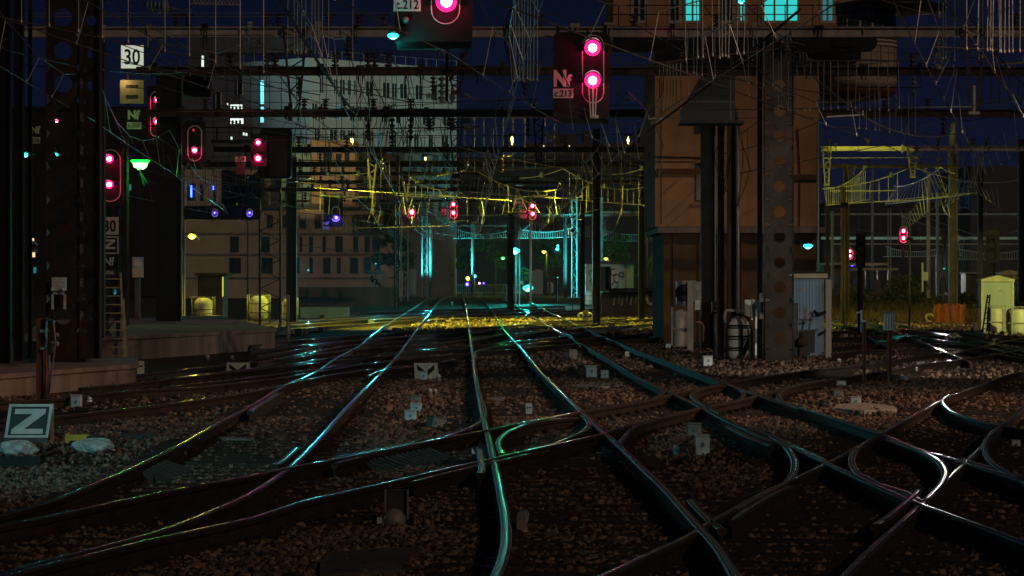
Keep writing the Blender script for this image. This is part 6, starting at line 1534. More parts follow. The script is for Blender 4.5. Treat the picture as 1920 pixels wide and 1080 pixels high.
# ------------------------------------------------------------------ overhead wires
def catenary(label, pts, zc=5.55, zm=7.0, sag=.95, rc=.011, step=4.2, wm=WIRE, dm=DROP, zs=None):
    # pts: supports (X, Y). The messenger sags between them and carries the contact wire by droppers
    path = [Vector((x, y, 0)) for x, y in pts]
    root = thing('catenary_line', label, 'wire', (path[len(path)//2].x, path[len(path)//2].y, zc), 'catenary lines over the tracks')
    con = MB(); mes = MB(); nd = 0; drops = []
    C = []; M = []
    for i in range(len(path)-1):
        a, b = path[i], path[i+1]; L = (b-a).length; n = max(3, int(L/step))
        for k in range(n):
            u = k/n; p = a + (b-a)*u; off = gz(p.y)
            zM = zm - 4*sag*u*(1-u)
            C.append(Vector((p.x, p.y, zc+off - .03*math.sin(math.pi*u)))); M.append(Vector((p.x + .25*math.sin(math.pi*u)*(1 if i % 2 else -1), p.y, zM+off)))
            if k: drops.append((C[-1], M[-1]))
    p = path[-1]; C.append(Vector((p.x, p.y, zc+gz(p.y)))); M.append(Vector((p.x, p.y, zm+gz(p.y))))
    con.tube(C, rc, 5); con.build('contact_wire', wm, root)
    mes.tube(M, rc*1.1, 5); mes.build('messenger_wire', wm, root)
    drops.sort(key=lambda d: d[0].y); drops = [d for d in drops if d[0].y > 26][:98]
    for c, m in drops:
        mb = MB(); mb.tube([c, m], max(.006, c.y*.00009), 4, 0, False)
        mb.box(c + Vector((-.012, -.012, -.02)), c + Vector((.012, .012, .05)))
        mb.build('dropper', dm, root)
    return C, M
def cxl(px1, px2):      # centre line of a traced track, sampled at given depths
    a, b = rail_path(px1), rail_path(px2)
    def f(Y):
        q = min(a, key=lambda p: abs(p.y-Y)); r = min(b, key=lambda p: abs(p.y-Y)); return ((q.x+r.x)/2, Y)
    return f
SUP = (22, 60, 76, 113, 143, 165, 200, 250, 290)
f = cxl(L1, L2); catenary('catenary over the cyan-lit track that curves in from the middle to the left', [f(y) if y > 26 else (f(28)[0]+.8, y) for y in SUP])
f = cxl(L5, L6); catenary('catenary over the straight bottom-centre track', [f(y) for y in SUP])
f = cxl(L7, L8); catenary('catenary over the slanting track between the centre and the orange building', [f(y) if y > 30 else (f(31)[0]+.9, y) for y in SUP])
catenary('catenary crossing high from the upper left towards the orange building', [(-5.2, 18), (-2.2, 30), (3.4, 52), (9.8, 76), (15.5, 100), (24, 141)], zc=5.6)
catenary('catenary sloping over the bottom right crossing to the right edge', [(1.8, 20), (4.6, 33), (7.5, 46), (14, 76), (22, 113), (30, 150)], zc=5.6)
catenary('catenary of the track along the left platform, passing the 30 board', [(-9.2, 28), (-7.3, 40), (-5.3, 60), (-3.9, 95), (-1.2, 130), (4, 165)], zc=5.65)
catenary('catenary high over the left platform beside the riveted column', [(-7.0, 22), (-8.6, 45), (-9.6, 66), (-11.3, 95), (-13.5, 130), (-16, 170)], zc=5.65)
catenary('catenary leaving the centre towards the glazed bay at right', [(2.6, 24), (5.4, 40), (10.2, 66), (16.5, 100), (21, 141), (24.5, 160)], zc=5.6)
catenary('second catenary toward the glazed bay, lower and farther', [(5.6, 30), (8.8, 48), (13.6, 76), (17.5, 110), (20.5, 141), (27, 200)], zc=5.6, zm=7.1)
catenary('catenary crossing the top centre between the c.212 and c.213 panels', [(-4.4, 24), (-1.0, 48), (.9, 66), (4.4, 91), (7.5, 130)], zc=5.7, zm=7.3)
for pts, lab in (([(-6, 91), (-7, 143), (-9, 200), (-11, 285)], 'faint catenary over the far left middle, before the beige brick building'), ([(-12, 91), (-10, 143), (-6, 200), (-2, 285)], 'faint catenary slanting from the left platform towards the far trees'), ([(8, 91), (4, 143), (0, 200), (-3, 285)], 'faint catenary slanting from the orange building towards the thin cyan pole'),
                 ([(3, 91), (5.5, 143), (7, 200), (8, 285)], 'faint catenary along the orange building side towards the tall cyan mast'), ([(-16, 113), (-15, 165), (-13, 220), (-12, 285)], 'faint catenary before the cream clad building at left'), ([(-3, 91), (0, 150), (3, 200), (8, 265)], 'faint catenary fanning through the middle over the yellow-lit zone'),
                 ([(-14, 76), (-9, 113), (-3, 165), (4, 222)], 'faint catenary crossing the middle from upper left to the graffiti hut'), ([(10, 76), (5, 113), (-3, 165), (-9, 222)], 'faint catenary crossing the middle from the orange building to the white block')):
    catenary(lab, pts, zc=5.6, zm=7.2, wm=WIRED, dm=WIRE, step=3.2)
# yellow-lit spans, seen lit by the floodlight on the left
YW = mat('yellow_wire', (.55, .52, .4), .5, .2, .15)
def span(label, a, b, sag, low=None, n=0, r=.022, m=YW, name='catenary_span', clips=()):
    root = thing(name, label, 'wire', tuple(P(*a)), 'short lit wire spans')
    A, B_ = P(*a), P(*b); up = [A + (B_-A)*(k/16) + Vector((0, 0, -sag*4*(k/16)*(1-k/16))) for k in range(17)]
    mb = MB(); mb.tube(up, r, 6); mb.build('messenger_wire', m, root)
    if low:
        A2, B2 = P(*low[0]), P(*low[1]); mb = MB(); mb.tube([A2, (A2+B2)/2 - Vector((0, 0, .05)), B2], r*.8, 6); mb.build('contact_wire', m, root)
        for k in range(1, n):
            u = k/n; i = u*16; p = up[int(i)] + (up[min(16, int(i)+1)]-up[int(i)])*(i-int(i)); t = min(1, max(0, (p.x-A2.x)/(B2.x-A2.x))); q = A2 + (B2-A2)*t + Vector((0, 0, -.2*t*(1-t)))
            if q.z > p.z - .1: continue
            mb = MB(); mb.tube([p, q], r*.5, 4, 0, False); mb.build('dropper', m, root)
    for u in clips:
        p = up[int(u*16)]; mb = MB(); stack(mb, p - Vector((0, 0, .1)), .13, .3); mb.build('insulator', INSU, root)
    return root
YY = 150
span('yellow-lit span dipping between the red signal pairs and the centre frame', (898, 323, YY), (1056, 352, YY+20), .55, ((880, 360, YY), (1075, 373, YY+20)), 9, clips=(.15,))
span('yellow-lit span falling from the centre towards the orange building', (1056, 316, YY), (1212, 350, YY), .5, ((1000, 366, YY), (1228, 386, YY)), 13, clips=(.2, .5))
span('short yellow-lit strand rising to the left of the centre peak', (975, 334, YY), (1056, 316, YY), .12, clips=(.55,))
span('yellow-lit strand rising to the corner of the orange building', (1148, 327, YY), (1212, 313, YY), .1, clips=(.9,))
span('hanging yellow-lit wire bundle at the corner of the orange building', (1209, 322, YY), (1222, 345, YY), .1, ((1206, 386, YY), (1226, 384, YY)), 6, .035)
span('yellow-lit span left of the first red pair, running down to the right', (768, 332, YY), (836, 356, YY), .2, ((740, 366, YY), (850, 370, YY)), 6, clips=(.3,))
span('yellow-lit bar with fittings left of the red signals', (602, 366, YY), (695, 369, YY), .05, r=.05, clips=(.4, .6))
span('yellow-lit strand joining the green and cream gables', (612, 326, YY), (700, 322, YY), .12, clips=(.7,))
span('yellow-lit rod over the lone red lamp', (820, 330, YY), (875, 319, YY), .02, r=.045, clips=(.4,))
s = thing('drop_bracket', 'yellow-lit V-shaped drop bracket among the wires in the middle left', 'bracket', tuple(P(698, 372, YY)))
mb = MB(); mb.bar(P(690, 300, YY), P(696, 372, YY), .09); mb.bar(P(705, 308, YY), P(698, 372, YY), .09); mb.bar(P(690, 304, YY), P(701, 312, YY), .05); mb.bar(P(693, 325, YY), P(703, 318, YY), .05); mb.bar(P(693, 327, YY), P(700, 338, YY), .05); mb.build('legs', YW, s)
s = thing('drop_bracket', 'yellow-lit slim drop bracket left of the lone red lamp', 'bracket', tuple(P(763, 372, YY)))
mb = MB(); mb.bar(P(757, 340, YY), P(763, 376, YY), .08); mb.bar(P(765, 345, YY), P(764, 378, YY), .06); mb.bar(P(752, 369, YY), P(764, 369, YY), .06); mb.build('legs', YW, s)
for x, lab in ((1014, 'yellow-lit pull-off arm with a bent tip near the centre'), (833, 'yellow-lit pull-off arm above the first pair of red lamps')):
    s = thing('pull_off_arm', lab, 'arm', tuple(P(x, 368, YY)), 'yellow-lit pull-off arms')
    mb = MB(); mb.bar(P(x-12, 368, YY), P(x+12, 367, YY), .09); mb.bar(P(x-10, 356, YY), P(x-3, 366, YY), .06); mb.bar(P(x+12, 367, YY), P(x+13, 361, YY), .07); mb.build('arm', YW, s)
# right hand yellow spans
YR = 152
span('yellow-lit rising span with many droppers at the left of the right yard', (1542, 354, YR), (1626, 311, YR), .35, ((1550, 385, YR), (1632, 374, YR)), 22, clips=(.95,))
span('long yellow-lit strand crossing the right yard to the upper right', (1545, 352, YR), (1700, 317, YR), .25, ((1552, 384, YR), (1738, 369, YR)), 9, clips=(.85,))
span('second yellow-lit rising span with droppers, right of the pale grey mast', (1676, 349, YR+40), (1764, 314, YR), .3, ((1660, 383, YR+40), (1776, 367, YR)), 20, .026, clips=(.97,))
span('yellow-lit strand falling from the yellow peak to the right', (1720, 316, YR), (1925, 334, YR+30), .5, clips=(.1,))
span('lower yellow-lit strand dropping to the right behind the twin mast', (1764, 314, YR), (1792, 326, YR), .05)
span('flat yellow-lit contact rod across the right yard', (1556, 358, YR), (1680, 357, YR), .02, r=.035)
span('dim brownish contact rod crossing to the dark mast at right', (1735, 363, YR), (1845, 361, YR), .02, r=.03, m=WIRE)
span('yellow-lit lower wire climbing to the right yard edge', (1640, 378, YR), (1820, 363, YR), .1, r=.025)
# teal-lit far spans
for lab, a, b, lo, n, m in (('far cyan-lit dropper span above the dark trees', (856, 430, 292), (955, 432, 292), ((850, 447, 292), (960, 445, 292)), 26, DROP),
                            ('far teal dropper span left of the tall cyan lattice mast', (972, 428, 292), (1075, 426, 292), ((970, 447, 292), (1078, 444, 292)), 24, DROP),
                            ('far dim teal dropper span right of the tall cyan lattice mast', (1128, 430, 295), (1232, 433, 295), ((1120, 451, 295), (1235, 452, 295)), 24, WIRE),
                            ('far pale dropper span over the weedy bank, left part', (1660, 462, 310), (1760, 466, 310), ((1655, 481, 310), (1765, 480, 310)), 24, DROP),
                            ('far pale dropper span over the weedy bank, right part', (1795, 466, 310), (1920, 468, 310), ((1790, 486, 310), (1925, 485, 310)), 28, DROP),
                            ('far dim dropper span under the dark skyline block', (1840, 390, 380), (1930, 393, 380), ((1835, 405, 380), (1930, 407, 380)), 30, WIRE)):
    span(lab, a, b, .45, lo, n, .035, m)
for i, (a, b) in enumerate((((1690, 405, 320), (1835, 452, 240)), ((1720, 400, 330), (1850, 448, 250)), ((1875, 441, 250), (1925, 424, 220)))):
    span(('upper pale slanting stay in the right yard', 'second pale slanting stay close above it in the right yard', 'pale stay rising to the right edge behind the unlit signal head')[i], a, b, .1, r=.05, m=GALV, name='stay_wire')
# long free wires crossing the view
WL = [((250, 235, 120), (900, 238, 125), .1, DARK, 'thick black level cable under the third gantry beam'), ((330, 246, 130), (1230, 250, 130), .15, WIRED, 'lower level dark cable under the third gantry beam'), ((540, 300, 150), (1225, 297, 150), .1, DARK, 'thick black level cable under the fourth gantry beam'), ((480, 340, 180), (1100, 336, 190), .2, DARK, 'thick black level cable across the yellow-lit wires'), ((250, 165, 95), (860, 160, 98), .15, WIRED, 'level dark cable across the white facade windows'), ((420, 190, 105), (1000, 186, 108), .1, WIRED, 'level dark cable under the white facade windows'),
      ((48, 25, 75.8), (790, 25, 75.8), 0, GALV, 'upper pale feeder wire along the grey gantry beam at left'), ((48, 31, 75.7), (540, 31, 75.7), 0, GALV, 'lower pale feeder wire along the grey gantry beam at left'),
      ((520, -10, 40), (668, 215, 70), .1, DARK, 'thick black stay slanting down across the white building'), ((195, 0, 45), (660, 205, 95), .3, WIRED, 'dark stay starting beside the upper left column'),
      ((0, 90, 50), (350, 135, 80), .2, WIRED, 'dark wire from the upper left edge past the 30 board'), ((170, 60, 58), (560, 155, 90), .3, WIRE, 'thin wire above the 30 board crossing to the white building'),
      ((270, 150, 70), (740, 250, 120), .4, WIRE, 'thin wire sloping over the lit teal windows'), ((380, 215, 100), (1000, 290, 150), .6, WIRED, 'dark wire sinking across the white building foot'),
      ((1500, 18, 55), (1215, 245, 75), .05, DARK, 'thick black stay climbing from the black signal case to the upper right'), ((1180, 40, 60), (1490, 190, 75), .1, WIRE, 'thin stay crossing the balcony girder downwards'),
      ((1380, -10, 50), (1545, 125, 72), .1, WIRE, 'taut wire over the top windows to the right'), ((1440, 55, 60), (1720, 275, 80), .3, WIRE, 'long wire under the round bay running down to the right'),
      ((1790, -10, 50), (1925, 165, 70), .1, WIRED, 'dark stay at the top right passing the V bracket'), ((1640, 160, 75), (1925, 185, 90), .8, WIRED, 'drooping dark wire below the rounded bay'),
      ((1560, 125, 70), (1925, 60, 75), .15, WIRE, 'thin wire climbing to the upper right edge'), ((1500, 120, 60), (1850, 225, 75), .9, WIRE, 'sagging wire with hanging rods under the round bay'),
      ((870, 122, 80), (1560, 122, 80), .05, WIRE, 'level wire crossing in front of the c.213 panel'), ((950, 219, 80), (1925, 217, 80), .05, WIRE, 'level wire along the foot of the c.213 panel'),
      ((640, 128, 85), (1240, 126, 85), .02, WIRE, 'level wire just above the rust brown gantry beam'), ((330, 209, 112), (1240, 196, 112), .05, GALV, 'pale level wire on top of the third gantry beam'),
      ((1540, 212, 110), (1925, 216, 110), .1, WIRE, 'level wire over the blue night sky at right'), ((1540, 240, 90), (1760, 225, 110), .1, WIRE, 'slightly rising wire beside the orange building'),
      ((1545, 296, 140), (1800, 294, 140), .02, GALV, 'level pale wire between the two right gantry beams'), ((0, 120, 60), (480, 128, 80), .1, WIRE, 'level dark wire through the 30 board row'),
      ((560, 130, 90), (860, 175, 100), .3, WIRED, 'drooping black wire over the middle of the white building'), ((640, 60, 60), (960, 200, 90), .3, WIRED, 'black wire crossing the roof corner of the white building'),
      ((860, 275, 140), (1230, 330, 150), .3, WIRE, 'thin wire sloping over the long glazed hall'), ((400, 330, 130), (900, 320, 150), .8, WIRED, 'sagging wire across the green and cream gables'),
      ((330, 290, 120), (620, 345, 150), .3, WIRED, 'dark wire falling past the c.228 plate'), ((980, 10, 60), (1180, 50, 70), .1, WIRE, 'thin wire ending at the balcony girder'),
      ((1640, -5, 60), (1790, 35, 70), .05, GALV, 'pale strut wire by the dark bay roof'), ((1795, 35, 65), (1925, 75, 72), .05, GALV, 'pale strut wire at the upper right corner'),
      ((930, 60, 70), (895, 140, 76), 0, WIRED, 'short dark wire beside the c.212 panel'), ((560, 360, 170), (940, 385, 190), .5, WIRED, 'dark wire hanging across the blue lamp panel'),
      ((440, 380, 160), (760, 400, 190), .4, WIRED, 'dark wire in front of the beige brick building'), ((480, 440, 200), (690, 470, 220), .3, WIRED, 'lowest dark wire across the beige brick building')]
for a, b, sg, m, lab in WL:
    A, B_ = P(*a), P(*b); mb = MB(); r = .018 if m is DARK else .011
    mb.tube([A + (B_-A)*(k/14) - Vector((0, 0, sg*4*(k/14)*(1-k/14))) for k in range(15)], max(r, A.y*.00012) * (1.6 if m is DARK else 1), 5)
    tag(mb.build('overhead_wire', m), lab, 'wire', 'single wires strung across the yard')
# loose groups of hanging rods (droppers of wires above the view)
def rods(label, Y, xs, y0, y1, m=DROP, bend=0):
    root = thing('dropper_set', label, 'wire', tuple(P(sum(xs)/len(xs), y1, Y)), 'sets of hanging dropper rods')
    mb = MB(); mb.tube([P(x, y0 - 4, Y) for x in (min(xs)-12, max(xs)+12)], .014, 5); mb.build('messenger_wire', WIRE, root)
    sl_ = rnd.uniform(-.12, .22); lo = [P(x + rnd.uniform(-bend, bend)*.5, y1 + (x-sum(xs)/len(xs))*sl_ + rnd.uniform(-3, 3), Y+.3) for x in xs]
    for x, q in zip(xs, lo):
        mb = MB(); mb.tube([P(x, y0-4, Y), q], .0095, 4, 0, False); mb.lathe(q, [(.02, -.03), (.022, 0), (.01, .05)], 6); mb.build('dropper', m, root)
    q0, q1 = min(lo, key=lambda v: v.x), max(lo, key=lambda v: v.x); e = (q1-q0)*.6
    mb = MB(); mb.tube([q0 - e, q1 + e], .012, 5); mb.build('contact_wire', WIRE, root)
rods('sparse teal dropper rods at the upper left, past the riveted column', 50, [40, 92, 147, 192, 240, 309, 355, 404, 450, 494], -40, 88)
rods('dense bundle of dropper rods right of the upper left V bracket', 55, [540, 551, 558, 566, 573, 585, 590, 597, 605, 616, 662], -40, 100, bend=3)
rods('bundle of pale dropper rods left of the c.213 panel', 58, [962, 967, 972, 978, 984, 990, 995, 1003, 1008], -20, 150, bend=6)
rods('dense dropper rods in front of the lit teal windows', 52, [1284, 1305, 1316, 1334, 1346, 1354, 1360, 1370, 1384, 1398], -30, 105, bend=9)
rods('dropper rods hanging across the black signal case', 60, [1290, 1300, 1308, 1316, 1340, 1402, 1420, 1432, 1450, 1465], 60, 150, bend=4)
rods('pale dropper rods on the orange wall left of the black signal case', 78, [1236, 1244, 1251, 1256, 1262, 1268, 1276], 122, 205, SIGNW, bend=3)
rods('dropper rods spread below the round glazed bay', 62, [1460, 1478, 1494, 1507, 1520, 1533, 1545, 1557, 1571, 1590, 1606, 1628, 1646, 1664, 1684], 118, 205, bend=5)
rods('dropper rods dipping into the blue sky under the round bay', 78, [1612, 1625, 1640, 1650, 1668, 1680, 1690, 1703, 1716], 168, 245, bend=3)
rods('crowded dropper rods at the top right corner', 50, [1812, 1835, 1852, 1858, 1863, 1872, 1876, 1885, 1892, 1898, 1913], -30, 95, bend=6)
rods('dropper rods left of the upper right V bracket', 58, [1768, 1773, 1790, 1836, 1842], -20, 110, bend=3)
rods('dim dropper rods above the long glazed hall', 130, [1130, 1138, 1150, 1158, 1166, 1176, 1190], 235, 300, WIRE, bend=2)
rods('dim dropper rods over the middle of the white building', 100, [600, 640, 668, 690, 712, 735, 760, 790, 815, 840], 130, 250, WIRED, bend=5)
rods('black dropper rods over the green and cream gables', 140, [535, 550, 575, 595, 610, 630, 655, 670], 262, 345, WIRED, bend=4)
rods('dark dropper rods over the dim grey wing', 145, [690, 715, 730, 750, 768, 790, 815, 835, 860], 262, 365, WIRED, bend=4)
rods('dark dropper rods before the cream clad building', 120, [345, 362, 385, 400, 430, 450, 470], 215, 345, WIRED, bend=4)
rods('dim dropper rods beside the centre red pair', 180, [900, 915, 930, 1020, 1030, 1040, 1052, 1064], 312, 372, WIRE, bend=2)
rods('faint dropper rods between the first and second gantry beams at left', 70, [330, 356, 384, 420, 455, 470, 500], 70, 150, WIRE, bend=2)
rods('dark dropper rods crossing the lit teal windows of the white building', 88, [425, 448, 470, 487, 505, 528, 556], 128, 205, WIRED, bend=3)
rods('black dropper rods on the white facade, upper row', 95, [612, 632, 655, 676, 700, 722, 744, 766, 792, 820, 846], 100, 200, WIRED, bend=4)
rods('black dropper rods on the white facade, lower row', 120, [588, 606, 630, 660, 683, 706, 730, 756, 780, 806, 838], 208, 276, WIRED, bend=4)
rods('dim dropper rods above the centre red pair and star lamp', 150, [872, 890, 908, 925, 944, 962, 985, 1004, 1022, 1040], 225, 318, WIRE, bend=3)
rods('dim dropper rods over the yellow span near the orange building', 150, [1075, 1092, 1110, 1128, 1146, 1165, 1182, 1200], 290, 345, WIRE, bend=2)
rods('dim dropper rods low across the beige brick building', 170, [560, 580, 602, 622, 646, 668, 690, 712, 736], 372, 430, WIRED, bend=3)
rods('pale dropper rods over the weedy bank under the yellow wires', 220, [1570, 1590, 1612, 1650, 1672, 1700, 1722, 1746], 395, 440, WIRE, bend=2)
rods('pale dropper rods in the night sky at the far upper right', 70, [1840, 1858, 1876, 1893, 1910], 120, 190, WIRE, bend=3)
for i, (x, y0, y1, Y, n, lab) in enumerate(((985, -20, 170, 64, 6, 'loose bundle of thin cables hanging left of the c.213 panel'), (735, 195, 330, 112, 7, 'dark cable bundle drooping before the middle of the white building'), (770, 130, 300, 100, 5, 'dark cable bundle drooping near the white building corner'),
        (690, 130, 290, 100, 6, 'black looping cables under the rust brown beam'), (555, 205, 330, 125, 5, 'black looping cables over the cream gable'), (1370, 200, 420, 81, 6, 'long cables running down between the dark posts of the orange building'), (1300, 60, 140, 78, 4, 'looping cables over the black signal case'), (840, 215, 330, 130, 5, 'cables trailing down at the white building corner'))):
    s = thing('cable_bundle', lab, 'cable', tuple(P(x, y1, Y)), 'hanging cable bundles')
    for k in range(n):
        a = P(x + rnd.uniform(-14, 14), y0, Y + rnd.uniform(-.2, .2)); b = P(x + rnd.uniform(-26, 26), y1 + rnd.uniform(-40, 10), Y + rnd.uniform(-.2, .2)); m_ = (a+b)/2 + Vector((rnd.uniform(-.5, .5), 0, rnd.uniform(-.3, .3)))
        mb = MB(); mb.tube(spline([a, (a+m_)/2 + Vector((rnd.uniform(-.2, .2), 0, 0)), m_, b], .4), max(.012, Y*.00013), 5, 0, False); mb.build('cable', WIRED, s)
# glass ball insulators shining on the wires
for i, (x, y, Y, rr, lab) in enumerate(((828, 102, 62, .09, 'shining glass insulator right under the c.212 panel'), (805, 180, 85, .12, 'glass insulator left of the shining cluster at the white building corner'), (829, 190, 85, .1, 'lower glass insulator of the shining cluster at the white building corner'),
        (848, 182, 85, .11, 'middle glass insulator of the cluster at the white building corner'), (874, 180, 85, .11, 'glass insulator in the sky just right of the white building'), (875, 237, 100, .12, 'lower glass insulator in the sky just right of the white building'),
        (835, 226, 100, .13, 'glass insulator hanging above the dark bundle by the white building corner'), (1475, 76, 60, .13, 'big glass insulator before the balcony girder'), (1506, 109, 62, .13, 'second glass insulator before the balcony girder, lower'),
        (285, 12, 66, .16, 'paired glass insulator at the top left, darker one'), (307, 12, 66, .16, 'paired glass insulator at the top left, beside the darker one'), (1022, 252, 130, .18, 'glass insulator left of the far tower blocks'), (1034, 257, 130, .16, 'glass insulator touching the far tower blocks'), (1177, 184, 90, .12, 'glass insulator right of the c.213 panel'))):
    s = thing('glass_insulator', lab, 'insulator', tuple(P(x, y, Y)), 'glass insulators on the wires')
    c = P(x, y, Y); mb = MB()
    for k in (-1, 0, 1): mb.lathe(c + Vector((k*rr*.55, 0, 0)), [(rr*.3, -rr*.2), (rr*.95, -rr*.12), (rr, 0), (rr*.5, rr*.15), (rr*.3, rr*.25)], 18, 0, 'X')
    mb.build('disc', INSU, s)
    mb = MB(); mb.tube([c - Vector((rr*3, 0, -.1)), c + Vector((rr*3, 0, -.1))], .014, 6); mb.build('rod', WIRE, s)
# triangle hanger at right
s = thing('wire_hanger', 'pale triangular wire hanger in the sky right of the round bay', 'hanger', tuple(P(1759, 132, 72)))
Y = 72; mb = MB(); mb.bar(P(1758, 98, Y), P(1750, 122, Y), .05); mb.bar(P(1760, 98, Y), P(1768, 122, Y), .05); mb.bar(P(1750, 122, Y), P(1750, 130, Y), .05); mb.bar(P(1768, 122, Y), P(1768, 130, Y), .05); mb.bar(P(1749, 122, Y), P(1769, 122, Y), .05); mb.build('frame', GALV, s)
mb = MB(); mb.lathe(P(1759, 127, Y), [(.1, -.06), (.12, 0), (.05, .05)], 12); mb.tube([P(1759, 98, Y), P(1759, 84, Y)], .015, 6); mb.build('bell', GALV, s)
s = thing('wire_hanger', 'small pale bell-shaped fitting under the dark bay roof at the top right', 'hanger', tuple(P(1760, 36, 70)))
mb = MB(); mb.lathe(P(1760, 34, 70), [(.1, 0), (.04, .06), (.05, .12), (.015, .2)], 12); mb.build('bell', GALV, s)
mb = MB(); mb.tube([P(1760, 24, 70), P(1760, -20, 70)], .012, 5); mb.build('rod', GALV, s)
s = thing('pull_off_arm', 'pale level pull-off arm below the white-dropper group on the orange wall', 'arm', tuple(P(1230, 222, 78)))
mb = MB(); mb.bar(P(1216, 223, 78), P(1246, 221, 78), .04); mb.bar(P(1216, 216, 78), P(1216, 224, 78), .03); mb.lathe(P(1239, 226, 78), [(.05, -.04), (.06, 0), (.03, .05)], 10); mb.build('arm', SIGNW, s)
s = thing('pull_off_arm', 'pale level pull-off arm under the dropper rods near the orange building corner', 'arm', tuple(P(1590, 217, 76)))
mb = MB(); mb.bar(P(1550, 219, 76), P(1620, 215, 76), .04); mb.bar(P(1618, 207, 76), P(1618, 217, 76), .035); mb.build('arm', GALV, s)
s = thing('pull_off_arm', 'pale pull-off arm at the upper right, right of the V bracket', 'arm', tuple(P(1895, 119, 70)))
mb = MB(); mb.bar(P(1878, 120, 70), P(1918, 118, 70), .04); mb.bar(P(1918, 108, 70), P(1918, 119, 70), .035); mb.lathe(P(1889, 126, 70), [(.07, -.05), (.08, 0), (.03, .06)], 12); mb.build('arm', GALV, s)
s = thing('hanging_lamp_arm', 'pale saw-toothed rod hanging beneath the upper right V bracket', 'rod', tuple(P(1826, 212, 75.4)))
mb = MB(); mb.bar(P(1826, 160, 75.4), P(1826, 216, 75.4), .05)
for k in range(14): mb.bar(P(1826, 162+k*3.3, 75.4), P(1829.5, 163+k*3.3, 75.4), .03)
mb.px(1816, 209, 1837, 214, 75.35, .09); mb.build('rod', SIGNW, s)
# ------------------------------------------------------------------ trees and weeds
LEAFM = mat('leaves', (0.05, 0.075, 0.02), .7, 0, .5, 4, island=True, col2=(0.12, 0.15, 0.045), spec=.2)
DRYM = mat('dry_weeds', (0.09, 0.06, 0.03), .8, 0, .5, 4, island=True, col2=(0.2, 0.13, 0.065), spec=.1)
BARK = mat('bark', (.06, .045, .035), .9, 0, .4, 6, .5)
def leaf_mesh(name, blobs, n, size, m, parent, seed):
    g = np.random.default_rng(seed); blobs = np.array(blobs, float)
    wgt = blobs[:, 3]**2; i = g.choice(len(blobs), n, p=wgt/wgt.sum())
    d = g.normal(size=(n, 3)); d /= np.linalg.norm(d, axis=1, keepdims=True)
    c = blobs[i, :3] + d * (blobs[i, 3] * g.random(n)**.45)[:, None] * np.array([1, 1, .85])
    a = g.normal(size=(n, 3)); a /= np.linalg.norm(a, axis=1, keepdims=True)
    b = np.cross(a, g.normal(size=(n, 3))); b /= np.linalg.norm(b, axis=1, keepdims=True)
    s = size * g.uniform(.5, 1.2, n)[:, None]
    v = np.stack([c - a*s, c + b*s*.5, c + a*s, c - b*s*.5], 1).reshape(-1, 3)
    mb = MB(); mb.v = [tuple(q) for q in v]; mb.f = [(4*k, 4*k+1, 4*k+2, 4*k+3) for k in range(n)]; mb.m = [0]*n; mb.sm = [False]*n
    return mb.build(name, m, parent)
def tree(label, x, ytop, Y, wpx, n, seed, size=.35, group='trees beyond the yard'):
    zb = ground(Y); X = X_(x, Y); h = Z_(ytop, Y) - zb; w_ = wpx*Y/F; r = random.Random(seed)
    root = thing('tree', label, 'tree', (X, Y, zb), group)
    mb = MB(); mb.tube([(X, Y, zb-.2), (X+.1, Y, zb+h*.3), (X, Y+.1, zb+h*.7)], max(.12, w_*.03), 8, 0, True, .05)
    bl = []
    for k in range(11):
        a = r.uniform(0, 6.28); u = r.uniform(.25, .95); rr = w_*.5*r.uniform(.25, .95)*(1.15-abs(u-.5))
        q = (X + math.cos(a)*rr, Y + math.sin(a)*rr, zb + h*(.25+.65*u)); bl.append((*q, w_*r.uniform(.11, .22)))
        mb.tube([(X, Y, zb+h*(.2+.4*u)), q], max(.05, w_*.012), 5, 0, True, .02)
    mb.build('trunk', BARK, root)
    leaf_mesh('crown', bl, n, size, LEAFM, root, seed)
def bush(label, x0, x1, y0, Y, n, seed, m=LEAFM, size=.16, group='bushes on the weedy bank'):
    zb = ground(Y); r = random.Random(seed); root = thing('bush', label, 'bush', (X_((x0+x1)/2, Y), Y, zb), group)
    xa, xb, h = X_(x0, Y), X_(x1, Y), Z_(y0, Y)-zb; bl = []; mb = MB()
    for k in range(10):
        u = r.random(); q = (xa+(xb-xa)*u, Y+r.uniform(-.6, 1.2), zb+h*r.uniform(.2, .8)*(1-1.2*abs(u-.5))); bl.append((*q, h*r.uniform(.16, .32)))
        mb.tube([(q[0]+r.uniform(-.2, .2), q[1], zb-.05), q], .03, 5, 0, True, .012)
    mb.build('stem', BARK, root)
    leaf_mesh('foliage', bl, n, size, m, root, seed)
tree('dark tree with a green-lit side between the thin cyan pole and the star lamp', 928, 415, 340, 70, 3400, 11)
tree('dark tree with a yellow-lit lower side just right of the white block', 868, 425, 352, 50, 2600, 12)
tree('dark broad tree behind the cyan signal head, speckled yellow', 1030, 430, 350, 80, 3400, 13)
tree('slim yellow-green young tree left of the tall pale green-grey cabinet', 984, 492, 300, 18, 900, 14, .25)
tree('dark tree behind the roof of the beige graffiti hut', 1150, 440, 345, 90, 3000, 15)
tree('yellow-lit tree tucked against the corner of the orange building', 1234, 462, 335, 42, 2200, 16)
tree('dark bare-looking tree before the beige brick building near its right end', 742, 425, 275, 66, 2600, 17, .3)
bush('dark bush under the brown shelter, left end of the weedy bank', 1588, 1618, 505, 175, 900, 21)
bush('large dark bush in the middle of the weedy bank at right', 1650, 1745, 492, 178, 2600, 22)
bush('dark bush between the twin mast and the gabled cabinets', 1792, 1842, 528, 172, 1500, 23)
bush('tall tan-lit bush at the right edge behind the gabled cabinets', 1893, 1940, 468, 160, 1700, 24)
bush('low dry bush in front of the caged tank on the weedy bank', 1735, 1775, 548, 176, 700, 25, DRYM)
bush('dark bush at the right end of the weedy bank, by the fat tanks', 1880, 1935, 550, 140, 900, 26)
